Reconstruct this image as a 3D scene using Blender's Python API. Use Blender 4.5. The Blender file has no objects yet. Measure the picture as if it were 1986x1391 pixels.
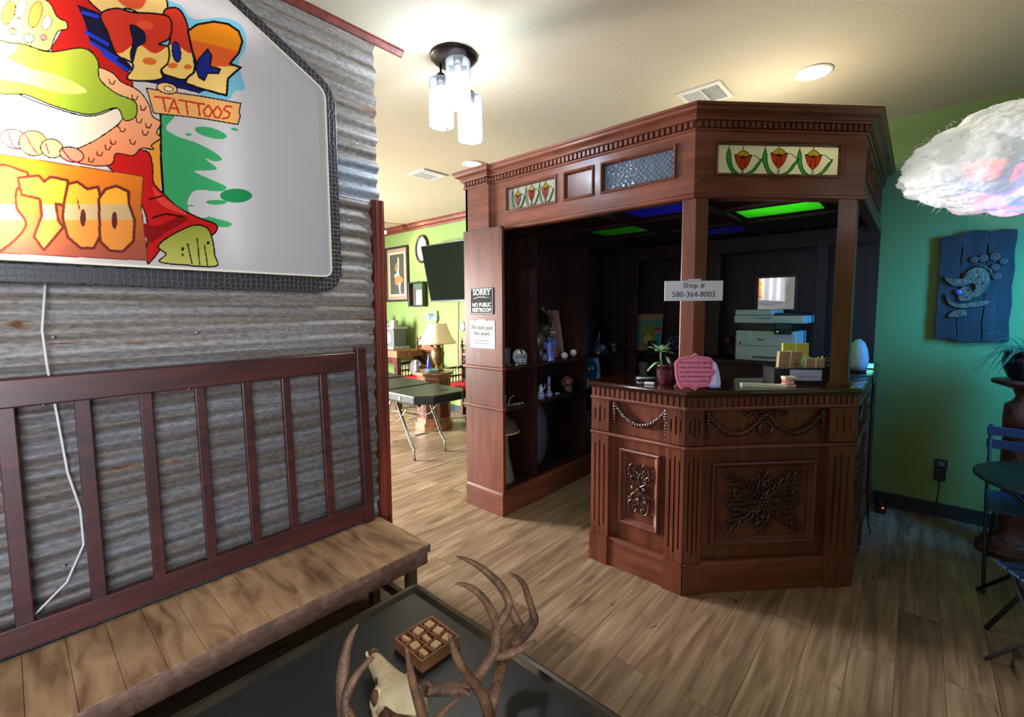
import bpy, bmesh, math, random
import numpy as np
from mathutils import Matrix, Vector
random.seed(7)
PI = math.pi
scene = bpy.context.scene
C = scene.collection

# ---------------------------------------------------------------- camera, world, exposure, large lights
cam_d = bpy.data.cameras.new('camera'); cam = bpy.data.objects.new('camera', cam_d); C.objects.link(cam)
cam_d.sensor_width = 36; cam_d.lens = 880 / 1986 * 36; cam_d.shift_y = -22 / 1986; cam_d.clip_start = .02
cam.matrix_world = Matrix(((0.745721, -0.049535, 0.664414, 0), (0.666236, 0.063547, -0.743028, 0), (-0.005416, 0.996749, 0.08039, 1.5), (0, 0, 0, 1)))
scene.camera = cam
scene.view_settings.view_transform = 'Standard'; scene.view_settings.look = 'None'
scene.view_settings.gamma = 1; scene.view_settings.exposure = 0.52
w = bpy.data.worlds.new('world'); scene.world = w; w.use_nodes = True
w.node_tree.nodes['Background'].inputs[0].default_value = (.75, .85, 1, 1)
w.node_tree.nodes['Background'].inputs[1].default_value = .6
scene.cycles.max_bounces = 8; scene.cycles.transparent_max_bounces = 12
scene.cycles.sample_clamp_indirect = 4; scene.cycles.blur_glossy = .5; scene.cycles.caustics_refractive = False; scene.cycles.caustics_reflective = False

def lamp(name, kind, loc, power, color, size=.1, size_y=None, aim=None, spot=None, blend=.5, spread=None):
    l = bpy.data.lights.new(name, kind); o = bpy.data.objects.new(name, l); C.objects.link(o)
    o.location = loc; l.energy = power; l.color = color
    if kind == 'AREA':
        l.size = size
        if size_y: l.shape = 'RECTANGLE'; l.size_y = size_y
        if spread: l.spread = spread
    else: l.shadow_soft_size = size
    if spot: l.spot_size = spot; l.spot_blend = blend
    if aim: o.rotation_euler = (Vector(aim) - Vector(loc)).to_track_quat('-Z', 'Y').to_euler()
    return o
CEIL = 2.875; BACK = 4.42
# daylight through the shop window behind the camera and the side window of the back room
lamp('shop_window_daylight', 'AREA', (-.75, -2.45, 1.75), 7, (.86, .93, 1), 1.5, 1.5, aim=(-1.6, 1.5, 1.0))
lamp('side_window_daylight', 'AREA', (2.1, -1.3, 1.6), 58, (.86, .91, 1), 1.9, 1.5, aim=(-2.1, -1.1, 1.4), spread=1.75)
lamp('back_room_daylight', 'AREA', (-7.2, .40, 1.45), 450, (1, .98, .95), 1.6, 1.4, aim=(-4.4, 3.4, .1), spread=2.3)
lamp('blue_strip_light', 'AREA', (1.05, 3.6, 1.65), 13, (.02, .36, 1), .3, .9, aim=(.25, 4.42, 1.3), spread=2.0)

# ---------------------------------------------------------------- helpers
ROOT = {}
class MB:
    """collects geometry for one mesh object"""
    def __init__(s): s.v = []; s.f = []; s.sm = []; s.mi = []; s.M = Matrix.Identity(4); s.k = 0; s.col = None
    def add(s, vs, fs, smooth=False):
        n = len(s.v); s.v += [tuple(s.M @ Vector(p)) for p in vs]
        for f in fs: s.f.append([n + i for i in f]); s.sm.append(smooth); s.mi.append(s.k)
        return s
    def box(s, x0, y0, z0, x1, y1, z1):
        if x0 > x1: x0, x1 = x1, x0
        if y0 > y1: y0, y1 = y1, y0
        if z0 > z1: z0, z1 = z1, z0
        return s.add([(x0,y0,z0),(x1,y0,z0),(x1,y1,z0),(x0,y1,z0),(x0,y0,z1),(x1,y0,z1),(x1,y1,z1),(x0,y1,z1)],
                     [(3,2,1,0),(4,5,6,7),(0,1,5,4),(1,2,6,5),(2,3,7,6),(3,0,4,7)])
    def prism(s, poly, z0, z1, smooth=False):
        a = sum(poly[i][0]*poly[(i+1)%len(poly)][1]-poly[(i+1)%len(poly)][0]*poly[i][1] for i in range(len(poly)))
        if a < 0: poly = poly[::-1]
        n = len(poly)
        s.add([(x, y, z0) for x, y in poly] + [(x, y, z1) for x, y in poly], [list(range(n))[::-1], list(range(n, 2*n))])
        return s.add([(x, y, z0) for x, y in poly] + [(x, y, z1) for x, y in poly], [(i, (i+1)%n, n+(i+1)%n, n+i) for i in range(n)], smooth)
    def tube(s, pts, r, seg=8, closed=False, flat=1.0):
        pts = [Vector(p) for p in pts]; n = len(pts)
        if not isinstance(r, (list, tuple)): r = [r]*n
        if len(r) != n: r = [r[0] + (r[-1]-r[0])*i/(n-1) for i in range(n)]
        up = None; vs = []
        for i in range(n):
            t = (pts[(i+1)%n if closed else min(i+1, n-1)] - pts[i-1 if closed else max(i-1, 0)])
            t = t.normalized() if t.length > 1e-9 else Vector((0,0,1))
            if up is None: up = Vector((0,0,1)) if abs(t.z) < .9 else Vector((1,0,0))
            a = t.cross(up)
            if a.length < 1e-6: a = t.orthogonal()
            a.normalize(); up = a.cross(t)
            for k in range(seg):
                an = 2*PI*k/seg; vs.append(pts[i] + a*math.cos(an)*r[i] + up*math.sin(an)*r[i]*flat)
        fs = [(i*seg+k, i*seg+(k+1)%seg, (i+1)*seg+(k+1)%seg, (i+1)*seg+k) for i in range(n-1) for k in range(seg)]
        if closed: fs += [((n-1)*seg+k, (n-1)*seg+(k+1)%seg, (k+1)%seg, k) for k in range(seg)]
        s.add(vs, fs, True)
        if not closed: s.add(vs[:seg], [list(range(seg))[::-1]]); s.add(vs[-seg:], [list(range(seg))])
        return s
    def lathe(s, prof, c=(0,0,0), seg=24, smooth=True, cap=True, arc=(0, 2*PI)):
        vs = []; n = len(prof)
        for rr, z in prof:
            for k in range(seg):
                a = 2*PI*k/seg; vs.append((c[0]+rr*math.cos(a), c[1]+rr*math.sin(a), c[2]+z))
        s.add(vs, [(i*seg+k, i*seg+(k+1)%seg, (i+1)*seg+(k+1)%seg, (i+1)*seg+k) for i in range(n-1) for k in range(seg)], smooth)
        if cap:
            s.add(vs[:seg], [list(range(seg))[::-1]]); s.add(vs[-seg:], [list(range(seg))])
        return s
    def ell(s, c, r, seg=16, ring=10, dist=None):
        if not isinstance(r, (list, tuple)): r = (r, r, r)
        vs = [(c[0], c[1], c[2]-r[2])]
        for i in range(1, ring):
            t = PI*i/ring
            for k in range(seg):
                a = 2*PI*k/seg; vs.append((c[0]+r[0]*math.sin(t)*math.cos(a), c[1]+r[1]*math.sin(t)*math.sin(a), c[2]-r[2]*math.cos(t)))
        vs.append((c[0], c[1], c[2]+r[2])); e = len(vs)-1
        fs = [(0, 1+(k+1)%seg, 1+k) for k in range(seg)] + [(e, e-seg+k, e-seg+(k+1)%seg) for k in range(seg)]
        fs += [(1+i*seg+k, 1+i*seg+(k+1)%seg, 1+(i+1)*seg+(k+1)%seg, 1+(i+1)*seg+k) for i in range(ring-2) for k in range(seg)]
        return s.add(vs, fs, True)
    def sweep(s, path, prof, closed=False):
        """moulding: path of (x, y), profile of (outward, z); outward is to the right of the path"""
        n = len(path); vs = []; m = len(prof)
        def nrm(a, b):
            d = Vector((b[0]-a[0], b[1]-a[1])).normalized(); return Vector((d.y, -d.x))
        for i in range(n):
            if closed: a, b = nrm(path[i-1], path[i]), nrm(path[i], path[(i+1)%n])
            else:
                a = nrm(path[max(i-1,0)], path[max(i,1)]); b = nrm(path[min(i,n-2)], path[min(i+1,n-1)])
            h = (a+b)/(1+a.dot(b))
            for o, z in prof: vs.append((path[i][0]+h.x*o, path[i][1]+h.y*o, z))
        N = n if closed else n-1
        s.add(vs, [(i*m+k, ((i+1)%n)*m+k, ((i+1)%n)*m+(k+1)%m, i*m+(k+1)%m) for i in range(N) for k in range(m)])
        if not closed: s.add(vs[:m], [list(range(m))]); s.add(vs[-m:], [list(range(m))[::-1]])
        return s
    def frame(s, o, d):
        """local axes: x along d, y outward (right of d), z up"""
        d = Vector((d[0], d[1], 0)).normalized()
        s.M = Matrix(((d.x, d.y, 0, o[0]), (d.y, -d.x, 0, o[1]), (0, 0, 1, o[2] if len(o) > 2 else 0), (0,0,0,1)))
        return s
def root_loc(p):
    while p.parent: p = p.parent
    return ROOT.get(p.name, Vector((0,0,0)))
def obj(name, mb, mat, parent=None, bevel=0, seg=2, mods=None, label=None, solid=0, sub=0):
    me = bpy.data.meshes.new(name)
    off = root_loc(parent) if parent else Vector((0,0,0))
    vs = [(p[0]-off.x, p[1]-off.y, p[2]-off.z) for p in mb.v]
    me.from_pydata(vs, [], mb.f); me.polygons.foreach_set('use_smooth', mb.sm); me.polygons.foreach_set('material_index', mb.mi)
    for m in (mat if isinstance(mat, list) else [mat]): me.materials.append(m)
    bm = bmesh.new(); bm.from_mesh(me); bmesh.ops.remove_doubles(bm, verts=bm.verts, dist=1e-5)
    bmesh.ops.recalc_face_normals(bm, faces=bm.faces); bm.to_mesh(me); bm.free()
    o = bpy.data.objects.new(name, me); C.objects.link(o)
    if parent: o.parent = parent
    if solid: m = o.modifiers.new('solid', 'SOLIDIFY'); m.thickness = solid; m.offset = 0
    if bevel:
        m = o.modifiers.new('bevel', 'BEVEL'); m.width = bevel; m.segments = seg; m.limit_method = 'ANGLE'; m.angle_limit = .6
    if sub: m = o.modifiers.new('sub', 'SUBSURF'); m.levels = sub; m.render_levels = sub
    if label: o['label'] = label
    return o
def tag(o, label, cat, group=None):
    o['label'] = label; o['category'] = cat
    if group: o['group'] = group
    return o
def thing(name, label, cat, loc=(0,0,0), group=None):
    o = bpy.data.objects.new(name, None); C.objects.link(o); o.location = loc; o.empty_display_size = .05
    ROOT[o.name] = Vector(loc); return tag(o, label, cat, group)
def solo(name, mb, mat, label, cat, group=None, **k):
    xs = [p[0] for p in mb.v]; ys = [p[1] for p in mb.v]; zs = [p[2] for p in mb.v]
    b = Vector(((min(xs)+max(xs))/2, (min(ys)+max(ys))/2, min(zs)))
    mb.v = [(p[0]-b.x, p[1]-b.y, p[2]-b.z) for p in mb.v]
    o = obj(name, mb, mat, **k); o.location = b; return tag(o, label, cat, group)
def struct(name, mb, mat, **k):
    o = obj(name, mb, mat, **k)
    if not k.get('parent'): o['kind'] = 'structure'
    return o
def dup(root, loc, rz, label, group=None):
    r = root.copy(); C.objects.link(r); r.location = loc; r.rotation_euler = (0, 0, rz); r['label'] = label
    if group: r['group'] = group
    for ch in list(root.children):
        c = ch.copy(); C.objects.link(c); c.parent = r
        for g in ch.children:
            d = g.copy(); C.objects.link(d); d.parent = c
    return r
def text(name, s, size, M4, mat, parent=None, align='CENTER', ext=.0006, shear=0, sx=1, bold=0, space=1, lsp=1):
    cu = bpy.data.curves.new(name, 'FONT'); cu.body = s; cu.size = size; cu.align_x = align; cu.align_y = 'CENTER'
    cu.extrude = ext; cu.shear = shear; cu.offset = bold; cu.space_character = space; cu.space_line = lsp; cu.resolution_u = 3
    t = bpy.data.objects.new(name, cu); C.objects.link(t); bpy.context.view_layer.update()
    me = bpy.data.meshes.new_from_object(t.evaluated_get(bpy.context.evaluated_depsgraph_get())); me.name = name
    bpy.data.objects.remove(t); bpy.data.curves.remove(cu)
    me.transform(M4 @ Matrix.Diagonal((sx, 1, 1, 1)))
    if parent: me.transform(Matrix.Translation(-root_loc(parent)))
    me.materials.clear(); me.materials.append(mat)
    o = bpy.data.objects.new(name, me); C.objects.link(o)
    if parent: o.parent = parent
    return o
def scribble(name, M4, rows, pitch, h, mat, parent, th=.0004, seed=1):
    """rows of small printed words too fine to read: short bars of uneven length, centred"""
    r_ = random.Random(seed); mb = MB(); mb.M = M4
    for k, wd in enumerate(rows):
        y = ((len(rows)-1)/2-k)*pitch; x = -wd/2
        while x < wd/2-h*.6:
            l = min(r_.uniform(1.2, 4.2)*h, wd/2-x); n = max(1, int(l/(h*.75)))
            for q in range(n):
                a = x+l*q/n; t = h*r_.uniform(.55, 1.0); mb.box(a, y-h/2, 0, a+l/n*.72, y-h/2+t*.30, th); mb.box(a, y-h/2, 0, a+l/n*.28, y-h/2+t, th)
            x += l+h*.8
    return obj(name, mb, mat, parent)
def face_m(o, right, up=(0,0,1)):
    """matrix for flat lettering: origin, reading direction, up; thickness towards the reader"""
    r = Vector(right).normalized(); u = Vector(up).normalized(); n = r.cross(u)
    return Matrix(((r.x,u.x,n.x,o[0]),(r.y,u.y,n.y,o[1]),(r.z,u.z,n.z,o[2]),(0,0,0,1)))

# ---------------------------------------------------------------- materials
def new_mat(name):
    m = bpy.data.materials.new(name); m.use_nodes = True; nt = m.node_tree
    return m, nt, nt.nodes['Principled BSDF']
def lin(c):
    return tuple((x/12.92 if x <= .04045 else ((x+.055)/1.055)**2.4) for x in (v/255 for v in c)) + (1,)
def N(nt, t, **k):
    n = nt.nodes.new(t)
    for a, b in k.items():
        if a.startswith('i_'): n.inputs[int(a[2:]) if a[2:].isdigit() else a[2:]].default_value = b
        else: setattr(n, a, b)
    return n
def ramp(nt, src, stops):
    r = nt.nodes.new('ShaderNodeValToRGB'); e = r.color_ramp.elements
    e[0].position, e[0].color = stops[0]; e[1].position, e[1].color = stops[-1]
    for p, c in stops[1:-1]: x = e.new(p); x.color = c
    nt.links.new(src, r.inputs[0]); return r.outputs[0]
def coords(nt, scale=(1,1,1), rot=(0,0,0), kind='Object'):
    tc = nt.nodes.new('ShaderNodeTexCoord'); mp = nt.nodes.new('ShaderNodeMapping')
    mp.inputs['Scale'].default_value = scale; mp.inputs['Rotation'].default_value = rot
    nt.links.new(tc.outputs[kind], mp.inputs[0]); return mp.outputs[0]
def mixc(nt, f, a, b, mode='MIX'):
    m = nt.nodes.new('ShaderNodeMix'); m.data_type = 'RGBA'; m.blend_type = mode
    for i, x in ((0, f), (6, a), (7, b)):
        if hasattr(x, 'links'): nt.links.new(x, m.inputs[i])
        else: m.inputs[i].default_value = x
    return m.outputs[2]
def P(name, c, rough=.5, metal=0, var=.0, vs=8, vstretch=(1,1,1), bump=0, bs=60, bstretch=(1,1,1), emis=None, es=0, trans=0, coat=0, spec=.5, alpha=1, c2=None, sheen=0):
    m, nt, b = new_mat(name); c = lin(c)
    b.inputs['Base Color'].default_value = c; b.inputs['Roughness'].default_value = rough; b.inputs['Metallic'].default_value = metal
    b.inputs['Specular IOR Level'].default_value = spec; b.inputs['Transmission Weight'].default_value = trans
    b.inputs['Coat Weight'].default_value = coat; b.inputs['Coat Roughness'].default_value = .12; b.inputs['Alpha'].default_value = alpha
    if var or c2:
        n = N(nt, 'ShaderNodeTexNoise'); n.inputs['Scale'].default_value = vs; n.inputs['Detail'].default_value = 5
        nt.links.new(coords(nt, vstretch), n.inputs['Vector'])
        d = tuple(x*(1-var) for x in c[:3])+(1,); e = tuple(min(1, x*(1+var)) for x in c[:3])+(1,)
        if c2: d, e = c, lin(c2)
        nt.links.new(ramp(nt, n.outputs[0], [(.35, d), (.65, e)]), b.inputs['Base Color'])
    if bump:
        n = N(nt, 'ShaderNodeTexNoise'); n.inputs['Scale'].default_value = bs; n.inputs['Detail'].default_value = 3
        nt.links.new(coords(nt, bstretch), n.inputs['Vector'])
        bp = N(nt, 'ShaderNodeBump'); bp.inputs['Strength'].default_value = bump; bp.inputs['Distance'].default_value = .01
        nt.links.new(n.outputs[0], bp.inputs['Height']); nt.links.new(bp.outputs[0], b.inputs['Normal'])
    if emis: b.inputs['Emission Color'].default_value = lin(emis); b.inputs['Emission Strength'].default_value = es
    return m
def wood(name, dark, mid, light, rough=.35, stretch=(14,14,1.2), coat=.25, scale=1.5, bump=.05):
    m, nt, b = new_mat(name); co = coords(nt, stretch)
    n = N(nt, 'ShaderNodeTexNoise'); n.inputs['Scale'].default_value = scale; n.inputs['Detail'].default_value = 8; n.inputs['Roughness'].default_value = .6; n.inputs['Distortion'].default_value = .6
    nt.links.new(co, n.inputs['Vector'])
    big = N(nt, 'ShaderNodeTexNoise'); big.inputs['Scale'].default_value = 2.5; nt.links.new(coords(nt), big.inputs['Vector'])
    a = ramp(nt, n.outputs[0], [(.3, lin(dark)), (.5, lin(mid)), (.72, lin(light))])
    v = ramp(nt, big.outputs[0], [(.3, (.75,.72,.7,1)), (.7, (1.15,1.12,1.1,1))])
    nt.links.new(mixc(nt, 1.0, a, v, 'MULTIPLY'), b.inputs['Base Color'])
    b.inputs['Roughness'].default_value = rough; b.inputs['Coat Weight'].default_value = coat; b.inputs['Coat Roughness'].default_value = .2
    if bump:
        bp = N(nt, 'ShaderNodeBump'); bp.inputs['Strength'].default_value = bump; bp.inputs['Distance'].default_value = .005
        nt.links.new(n.outputs[0], bp.inputs['Height']); nt.links.new(bp.outputs[0], b.inputs['Normal'])
    return m
def thin_glass(name, c, trans=.5, rough=.1, bump=0, bs=200, diff=.4):
    """coloured sheet glass or acrylic: part clear, part milky"""
    m, nt, b = new_mat(name); nt.nodes.remove(b); out = nt.nodes['Material Output']; c = lin(c)
    tr = N(nt, 'ShaderNodeBsdfTransparent'); tr.inputs[0].default_value = c
    tl = N(nt, 'ShaderNodeBsdfTranslucent'); tl.inputs[0].default_value = c
    df = N(nt, 'ShaderNodeBsdfDiffuse'); df.inputs[0].default_value = c
    gl = N(nt, 'ShaderNodeBsdfGlossy'); gl.inputs['Roughness'].default_value = rough
    m1 = N(nt, 'ShaderNodeMixShader'); m1.inputs[0].default_value = diff; nt.links.new(tl.outputs[0], m1.inputs[1]); nt.links.new(df.outputs[0], m1.inputs[2])
    m2 = N(nt, 'ShaderNodeMixShader'); m2.inputs[0].default_value = trans; nt.links.new(m1.outputs[0], m2.inputs[1]); nt.links.new(tr.outputs[0], m2.inputs[2])
    fr = N(nt, 'ShaderNodeFresnel'); fr.inputs[0].default_value = 1.45
    m3 = N(nt, 'ShaderNodeMixShader'); nt.links.new(fr.outputs[0], m3.inputs[0]); nt.links.new(m2.outputs[0], m3.inputs[1]); nt.links.new(gl.outputs[0], m3.inputs[2])
    if bump:
        n = N(nt, 'ShaderNodeTexVoronoi'); n.inputs['Scale'].default_value = bs; nt.links.new(coords(nt), n.inputs['Vector'])
        bp = N(nt, 'ShaderNodeBump'); bp.inputs['Strength'].default_value = bump; bp.inputs['Distance'].default_value = .004
        nt.links.new(n.outputs[0], bp.inputs['Height'])
        for s_ in (gl, df, fr): nt.links.new(bp.outputs[0], s_.inputs['Normal'])
    nt.links.new(m3.outputs[0], out.inputs[0]); return m
MAHO = wood('mahogany', (78,38,25), (104,54,37), (124,69,50), rough=.36, coat=.18)
MAHO_H = wood('mahogany_rail', (86,44,31), (112,61,44), (132,77,58), rough=.36, coat=.18, stretch=(1.6,1.6,14))
MAHO_SHADE = wood('mahogany_in_shade', (28,13,10), (46,22,16), (62,31,21), rough=.5, coat=0)  # same wood as the rest, interior shade put into its colour
CARVE = wood('carved_mahogany', (30,13,9), (58,26,17), (86,42,28), rough=.28, stretch=(6,6,6), coat=.5)
CHERRY = wood('cherry_rail', (44,17,18), (64,25,25), (86,36,34), rough=.42, stretch=(2,2,14))
REDBOARD = wood('red_painted_board', (78,26,16), (112,42,26), (140,62,40), rough=.55)
WORN = P('worn_wood', (140,104,80), .6, var=.25, vs=20)
BLACK = P('black_plastic', (16,16,18), .35)
BLACK_M = P('black_metal', (20,20,22), .3, metal=.6)
WHITE = P('white_plastic', (225,228,228), .35)
PAPER = P('paper', (206,208,204), .8, spec=.1)
INK = P('ink', (28,28,32), .7)
INK_G = P('grey_ink', (66,68,74), .8)
CHROME = P('chrome', (210,212,215), .12, metal=1)
LEAD = P('lead_came', (22,22,22), .4, metal=.5)
GREEN_L = P('leaf_green', (96,150,84), .45, var=.3, vs=30)

# ---------------------------------------------------------------- the room
def floor_mat():
    m, nt, b = new_mat('vinyl_planks'); L = nt.links
    tc = nt.nodes.new('ShaderNodeTexCoord')
    mp = N(nt, 'ShaderNodeMapping'); mp.inputs['Rotation'].default_value = (0, 0, PI/2); L.new(tc.outputs['Object'], mp.inputs[0])
    br = N(nt, 'ShaderNodeTexBrick'); br.offset = .37; br.offset_frequency = 2
    for k, v in (('Scale', 1), ('Brick Width', 1.22), ('Row Height', .152), ('Mortar Size', .0016), ('Mortar Smooth', .2), ('Color1', (0,0,0,1)), ('Color2', (1,1,1,1)), ('Mortar', (.5,.5,.5,1))): br.inputs[k].default_value = v
    L.new(mp.outputs[0], br.inputs['Vector'])
    # every plank shifts its own grain
    sep = N(nt, 'ShaderNodeSeparateColor'); L.new(br.outputs['Color'], sep.inputs[0])
    off = N(nt, 'ShaderNodeVectorMath', operation='SCALE'); off.inputs[0].default_value = (7, 13, 5); L.new(sep.outputs[0], off.inputs['Scale'])
    ad = N(nt, 'ShaderNodeVectorMath', operation='ADD'); L.new(tc.outputs['Object'], ad.inputs[0]); L.new(off.outputs[0], ad.inputs[1])
    def grain(sc, scale, det, dis):
        q = N(nt, 'ShaderNodeMapping'); q.inputs['Scale'].default_value = sc; L.new(ad.outputs[0], q.inputs[0])
        n = N(nt, 'ShaderNodeTexNoise'); n.inputs['Scale'].default_value = scale; n.inputs['Detail'].default_value = det; n.inputs['Distortion'].default_value = dis
        L.new(q.outputs[0], n.inputs['Vector']); return n.outputs[0]
    g1 = grain((9, .8, 1), 2.2, 8, .8); g2 = grain((38, 1.8, 1), 2, 5, .2); g3 = grain((5, 1.6, 1), 1.9, 3, .3); g4 = grain((9, 2.4, 1), 2.1, 3, .8)
    base = ramp(nt, g1, [(.25, lin((112,90,71))), (.42, lin((138,114,91))), (.55, lin((158,134,109))), (.75, lin((178,156,131)))])
    fine = ramp(nt, g2, [(.3, (.72,.7,.68,1)), (.6, (1.05,1.05,1.05,1))])
    c = mixc(nt, .75, base, fine, 'MULTIPLY')
    tone = ramp(nt, sep.outputs[0], [(0, (.80,.78,.75,1)), (1, (1.08,1.07,1.05,1))]); c = mixc(nt, 1., c, tone, 'MULTIPLY')
    dark = ramp(nt, g3, [(.60, (1,1,1,1)), (.72, (.50,.44,.40,1))]); c = mixc(nt, .8, c, dark, 'MULTIPLY')
    knot = ramp(nt, g4, [(.69, (1,1,1,1)), (.76, (.30,.24,.21,1))]); c = mixc(nt, 1., c, knot, 'MULTIPLY')
    seam = ramp(nt, br.outputs['Fac'], [(.0, (1,1,1,1)), (1, (.42,.38,.35,1))]); c = mixc(nt, .8, c, seam, 'MULTIPLY')
    L.new(c, b.inputs['Base Color']); b.inputs['Roughness'].default_value = .42; b.inputs['Specular IOR Level'].default_value = .4
    bp = N(nt, 'ShaderNodeBump'); bp.inputs['Strength'].default_value = .12; bp.inputs['Distance'].default_value = .003; L.new(g2, bp.inputs['Height']); L.new(bp.outputs[0], b.inputs['Normal'])
    return m
XL, XR, YF = -7.3, 2.2, -2.6
struct('floor', MB().box(XL, YF, -.08, XR, BACK+.1, 0), floor_mat())
def plaster(name, c, s=.35):
    m, nt, b = new_mat(name); co = coords(nt)
    n = N(nt, 'ShaderNodeTexNoise'); n.inputs['Scale'].default_value = 75; n.inputs['Detail'].default_value = 3; nt.links.new(co, n.inputs['Vector'])
    n2 = N(nt, 'ShaderNodeTexNoise'); n2.inputs['Scale'].default_value = 1.2; nt.links.new(co, n2.inputs['Vector'])
    h = ramp(nt, n.outputs[0], [(.52, (0,0,0,1)), (.64, (1,1,1,1))])
    bp = N(nt, 'ShaderNodeBump'); bp.inputs['Strength'].default_value = s; bp.inputs['Distance'].default_value = .0035
    nt.links.new(h, bp.inputs['Height']); nt.links.new(bp.outputs[0], b.inputs['Normal'])
    c = lin(c); nt.links.new(ramp(nt, n2.outputs[0], [(.3, tuple(x*.92 for x in c[:3])+(1,)), (.7, c)]), b.inputs['Base Color'])
    b.inputs['Roughness'].default_value = .75; return m
CEILM = plaster('orange_peel_ceiling', (208,197,172), .2); GREENW = plaster('green_paint', (124,150,84), .3); PALE = plaster('pale_paint', (190,190,182), .2)
struct('ceiling', MB().box(XL, YF, CEIL, XR, BACK+.1, CEIL+.08), CEILM)
struct('wall_back', MB().box(XL-.1, BACK, 0, XR, BACK+.1, CEIL), GREENW)
struct('wall_right', MB().box(XR, YF, 0, XR+.1, BACK+.1, .7).box(XR, YF, 2.4, XR+.1, BACK+.1, CEIL).box(XR, YF, .7, XR+.1, -2.0, 2.4).box(XR, 0, .7, XR+.1, BACK+.1, 2.4), GREENW)
# wall with the shop window behind the camera, and the far side wall of the back room
mb = MB(); mb.box(XL, YF-.1, 0, XR, YF, .5); mb.box(XL, YF-.1, 2.6, XR, YF, CEIL); mb.box(XL, YF-.1, .5, -1.7, YF, 2.6); mb.box(.2, YF-.1, .5, XR, YF, 2.6)
struct('wall_front', mb, PALE)
mb = MB(); mb.box(XL-.1, YF, 0, XL, BACK, .7); mb.box(XL-.1, YF, 2.6, XL, BACK, CEIL); mb.box(XL-.1, YF, .7, XL, -.5, 2.6); mb.box(XL-.1, 1.3, .7, XL, BACK, 2.6)
struct('wall_side', mb, GREENW)
# partition clad with corrugated sheets
part = struct('wall_left', MB().box(-2.29, YF, 0, -2.165, 1.30, CEIL), PALE)
def corr_mat(k, tones, rust):
    m, nt, b = new_mat('corrugated_tin_%s' % k); L = nt.links
    def nz(sc, scale, det, dis=0, seed=0):
        q = coords(nt, sc); n = N(nt, 'ShaderNodeTexNoise'); n.noise_dimensions = '4D'; n.inputs['W'].default_value = seed; n.inputs['Scale'].default_value = scale; n.inputs['Detail'].default_value = det; n.inputs['Distortion'].default_value = dis
        L.new(q, n.inputs['Vector']); return n.outputs[0]
    s = len(k)
    a = ramp(nt, nz((1, .5, 15), 1.9, 6, .2, s), [(.28, lin(tones[0])), (.45, lin(tones[1])), (.56, lin(tones[2])), (.74, lin(tones[3]))])
    f = ramp(nt, nz((1, 6, 14), 7, 8, .6, s+1), [(.3, (.55,.55,.56,1)), (.62, (1.18,1.18,1.2,1))])
    c = mixc(nt, .95, a, f, 'MULTIPLY')
    r = ramp(nt, nz((1, 1.3, 9), 2.2, 7, .8, s+2), [(rust, (0,0,0,1)), (rust+.05, (1,1,1,1))])
    rc = ramp(nt, nz((1, 4, 10), 5, 5, 0, s+3), [(.35, lin((84,52,34))), (.65, lin((140,94,62)))])
    c = mixc(nt, r, c, rc)
    L.new(c, b.inputs['Base Color']); b.inputs['Metallic'].default_value = .12
    L.new(ramp(nt, r, [(0, (.55,.55,.55,1)), (1, (.9,.9,.9,1))]), b.inputs['Roughness'])
    bp = N(nt, 'ShaderNodeBump'); bp.inputs['Strength'].default_value = .25; bp.inputs['Distance'].default_value = .004; L.new(nz((1,2,4), 26, 4), bp.inputs['Height']); L.new(bp.outputs[0], b.inputs['Normal'])
    return m
tin_a = corr_mat('brown', [(88,80,74), (128,118,106), (138,134,132), (172,166,156)], .66)
tin_b = corr_mat('weathered', [(70,62,60), (104,94,86), (108,108,112), (146,142,138)], .64)
tin_c = corr_mat('galvanised', [(92,100,110), (130,138,148), (160,168,176), (206,210,216)], .8)
def corr(z0, z1, y0, y1, x, mat, amp=.0078, lam=.0675, wob=.002):
    mb = MB(); nz = int((z1-z0)/.0055); ny = 60; vs = []
    for j in range(nz+1):
        z = z0+(z1-z0)*j/nz
        for i in range(ny+1):
            y = y0+(y1-y0)*i/ny
            vs.append((x+amp*math.sin(2*PI*z/lam)+wob*math.sin(y*3.1+z*2)*math.sin(z*5), y + (0 if i < ny else .006*math.sin(z*40)), z+.004*math.sin(y*2.3)))
    mb.add(vs, [(j*(ny+1)+i, j*(ny+1)+i+1, (j+1)*(ny+1)+i+1, (j+1)*(ny+1)+i) for j in range(nz) for i in range(ny)], True)
    return obj('corrugated_sheet', mb, mat, part)
corr(.02, .55, YF, 1.300, -2.146, tin_c); corr(.50, 1.36, YF, 1.300, -2.142, tin_b); corr(1.33, 2.10, YF, 1.300, -2.138, tin_a)
corr(2.06, 2.25, YF, 1.345, -2.134, tin_c); corr(2.22, 2.865, YF, 1.345, -2.137, tin_a)
# screws holding the sheets
mb = MB()
for z in (.64, 1.2, 1.42, 1.95, 2.33, 2.7):
    for y in (-.3, .1, .5, .85, 1.2): mb.ell((-2.124, y+.03*math.sin(z*9), z+.0), (.004, .006, .006), 8, 4)
obj('screws', mb, CHROME, part)
struct('trim_1', MB().box(-2.30, 1.302, 0, -2.115, 1.366, 2.075).box(-2.12, 1.312, 0, -2.108, 1.330, 2.075).box(-2.12, 1.344, 0, -2.108, 1.352, 2.075), REDBOARD, bevel=.003)
struct('wall_end_cap', MB().box(-2.29, 1.30, 2.076, -2.165, 1.335, CEIL), PALE)
struct('trim_2', MB().sweep([(-2.125, 1.50), (-2.125, YF)], [(0, 2.845), (.0, 2.874), (-.03, 2.874), (-.03, 2.862), (-.012, 2.845)]), REDBOARD)
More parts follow.
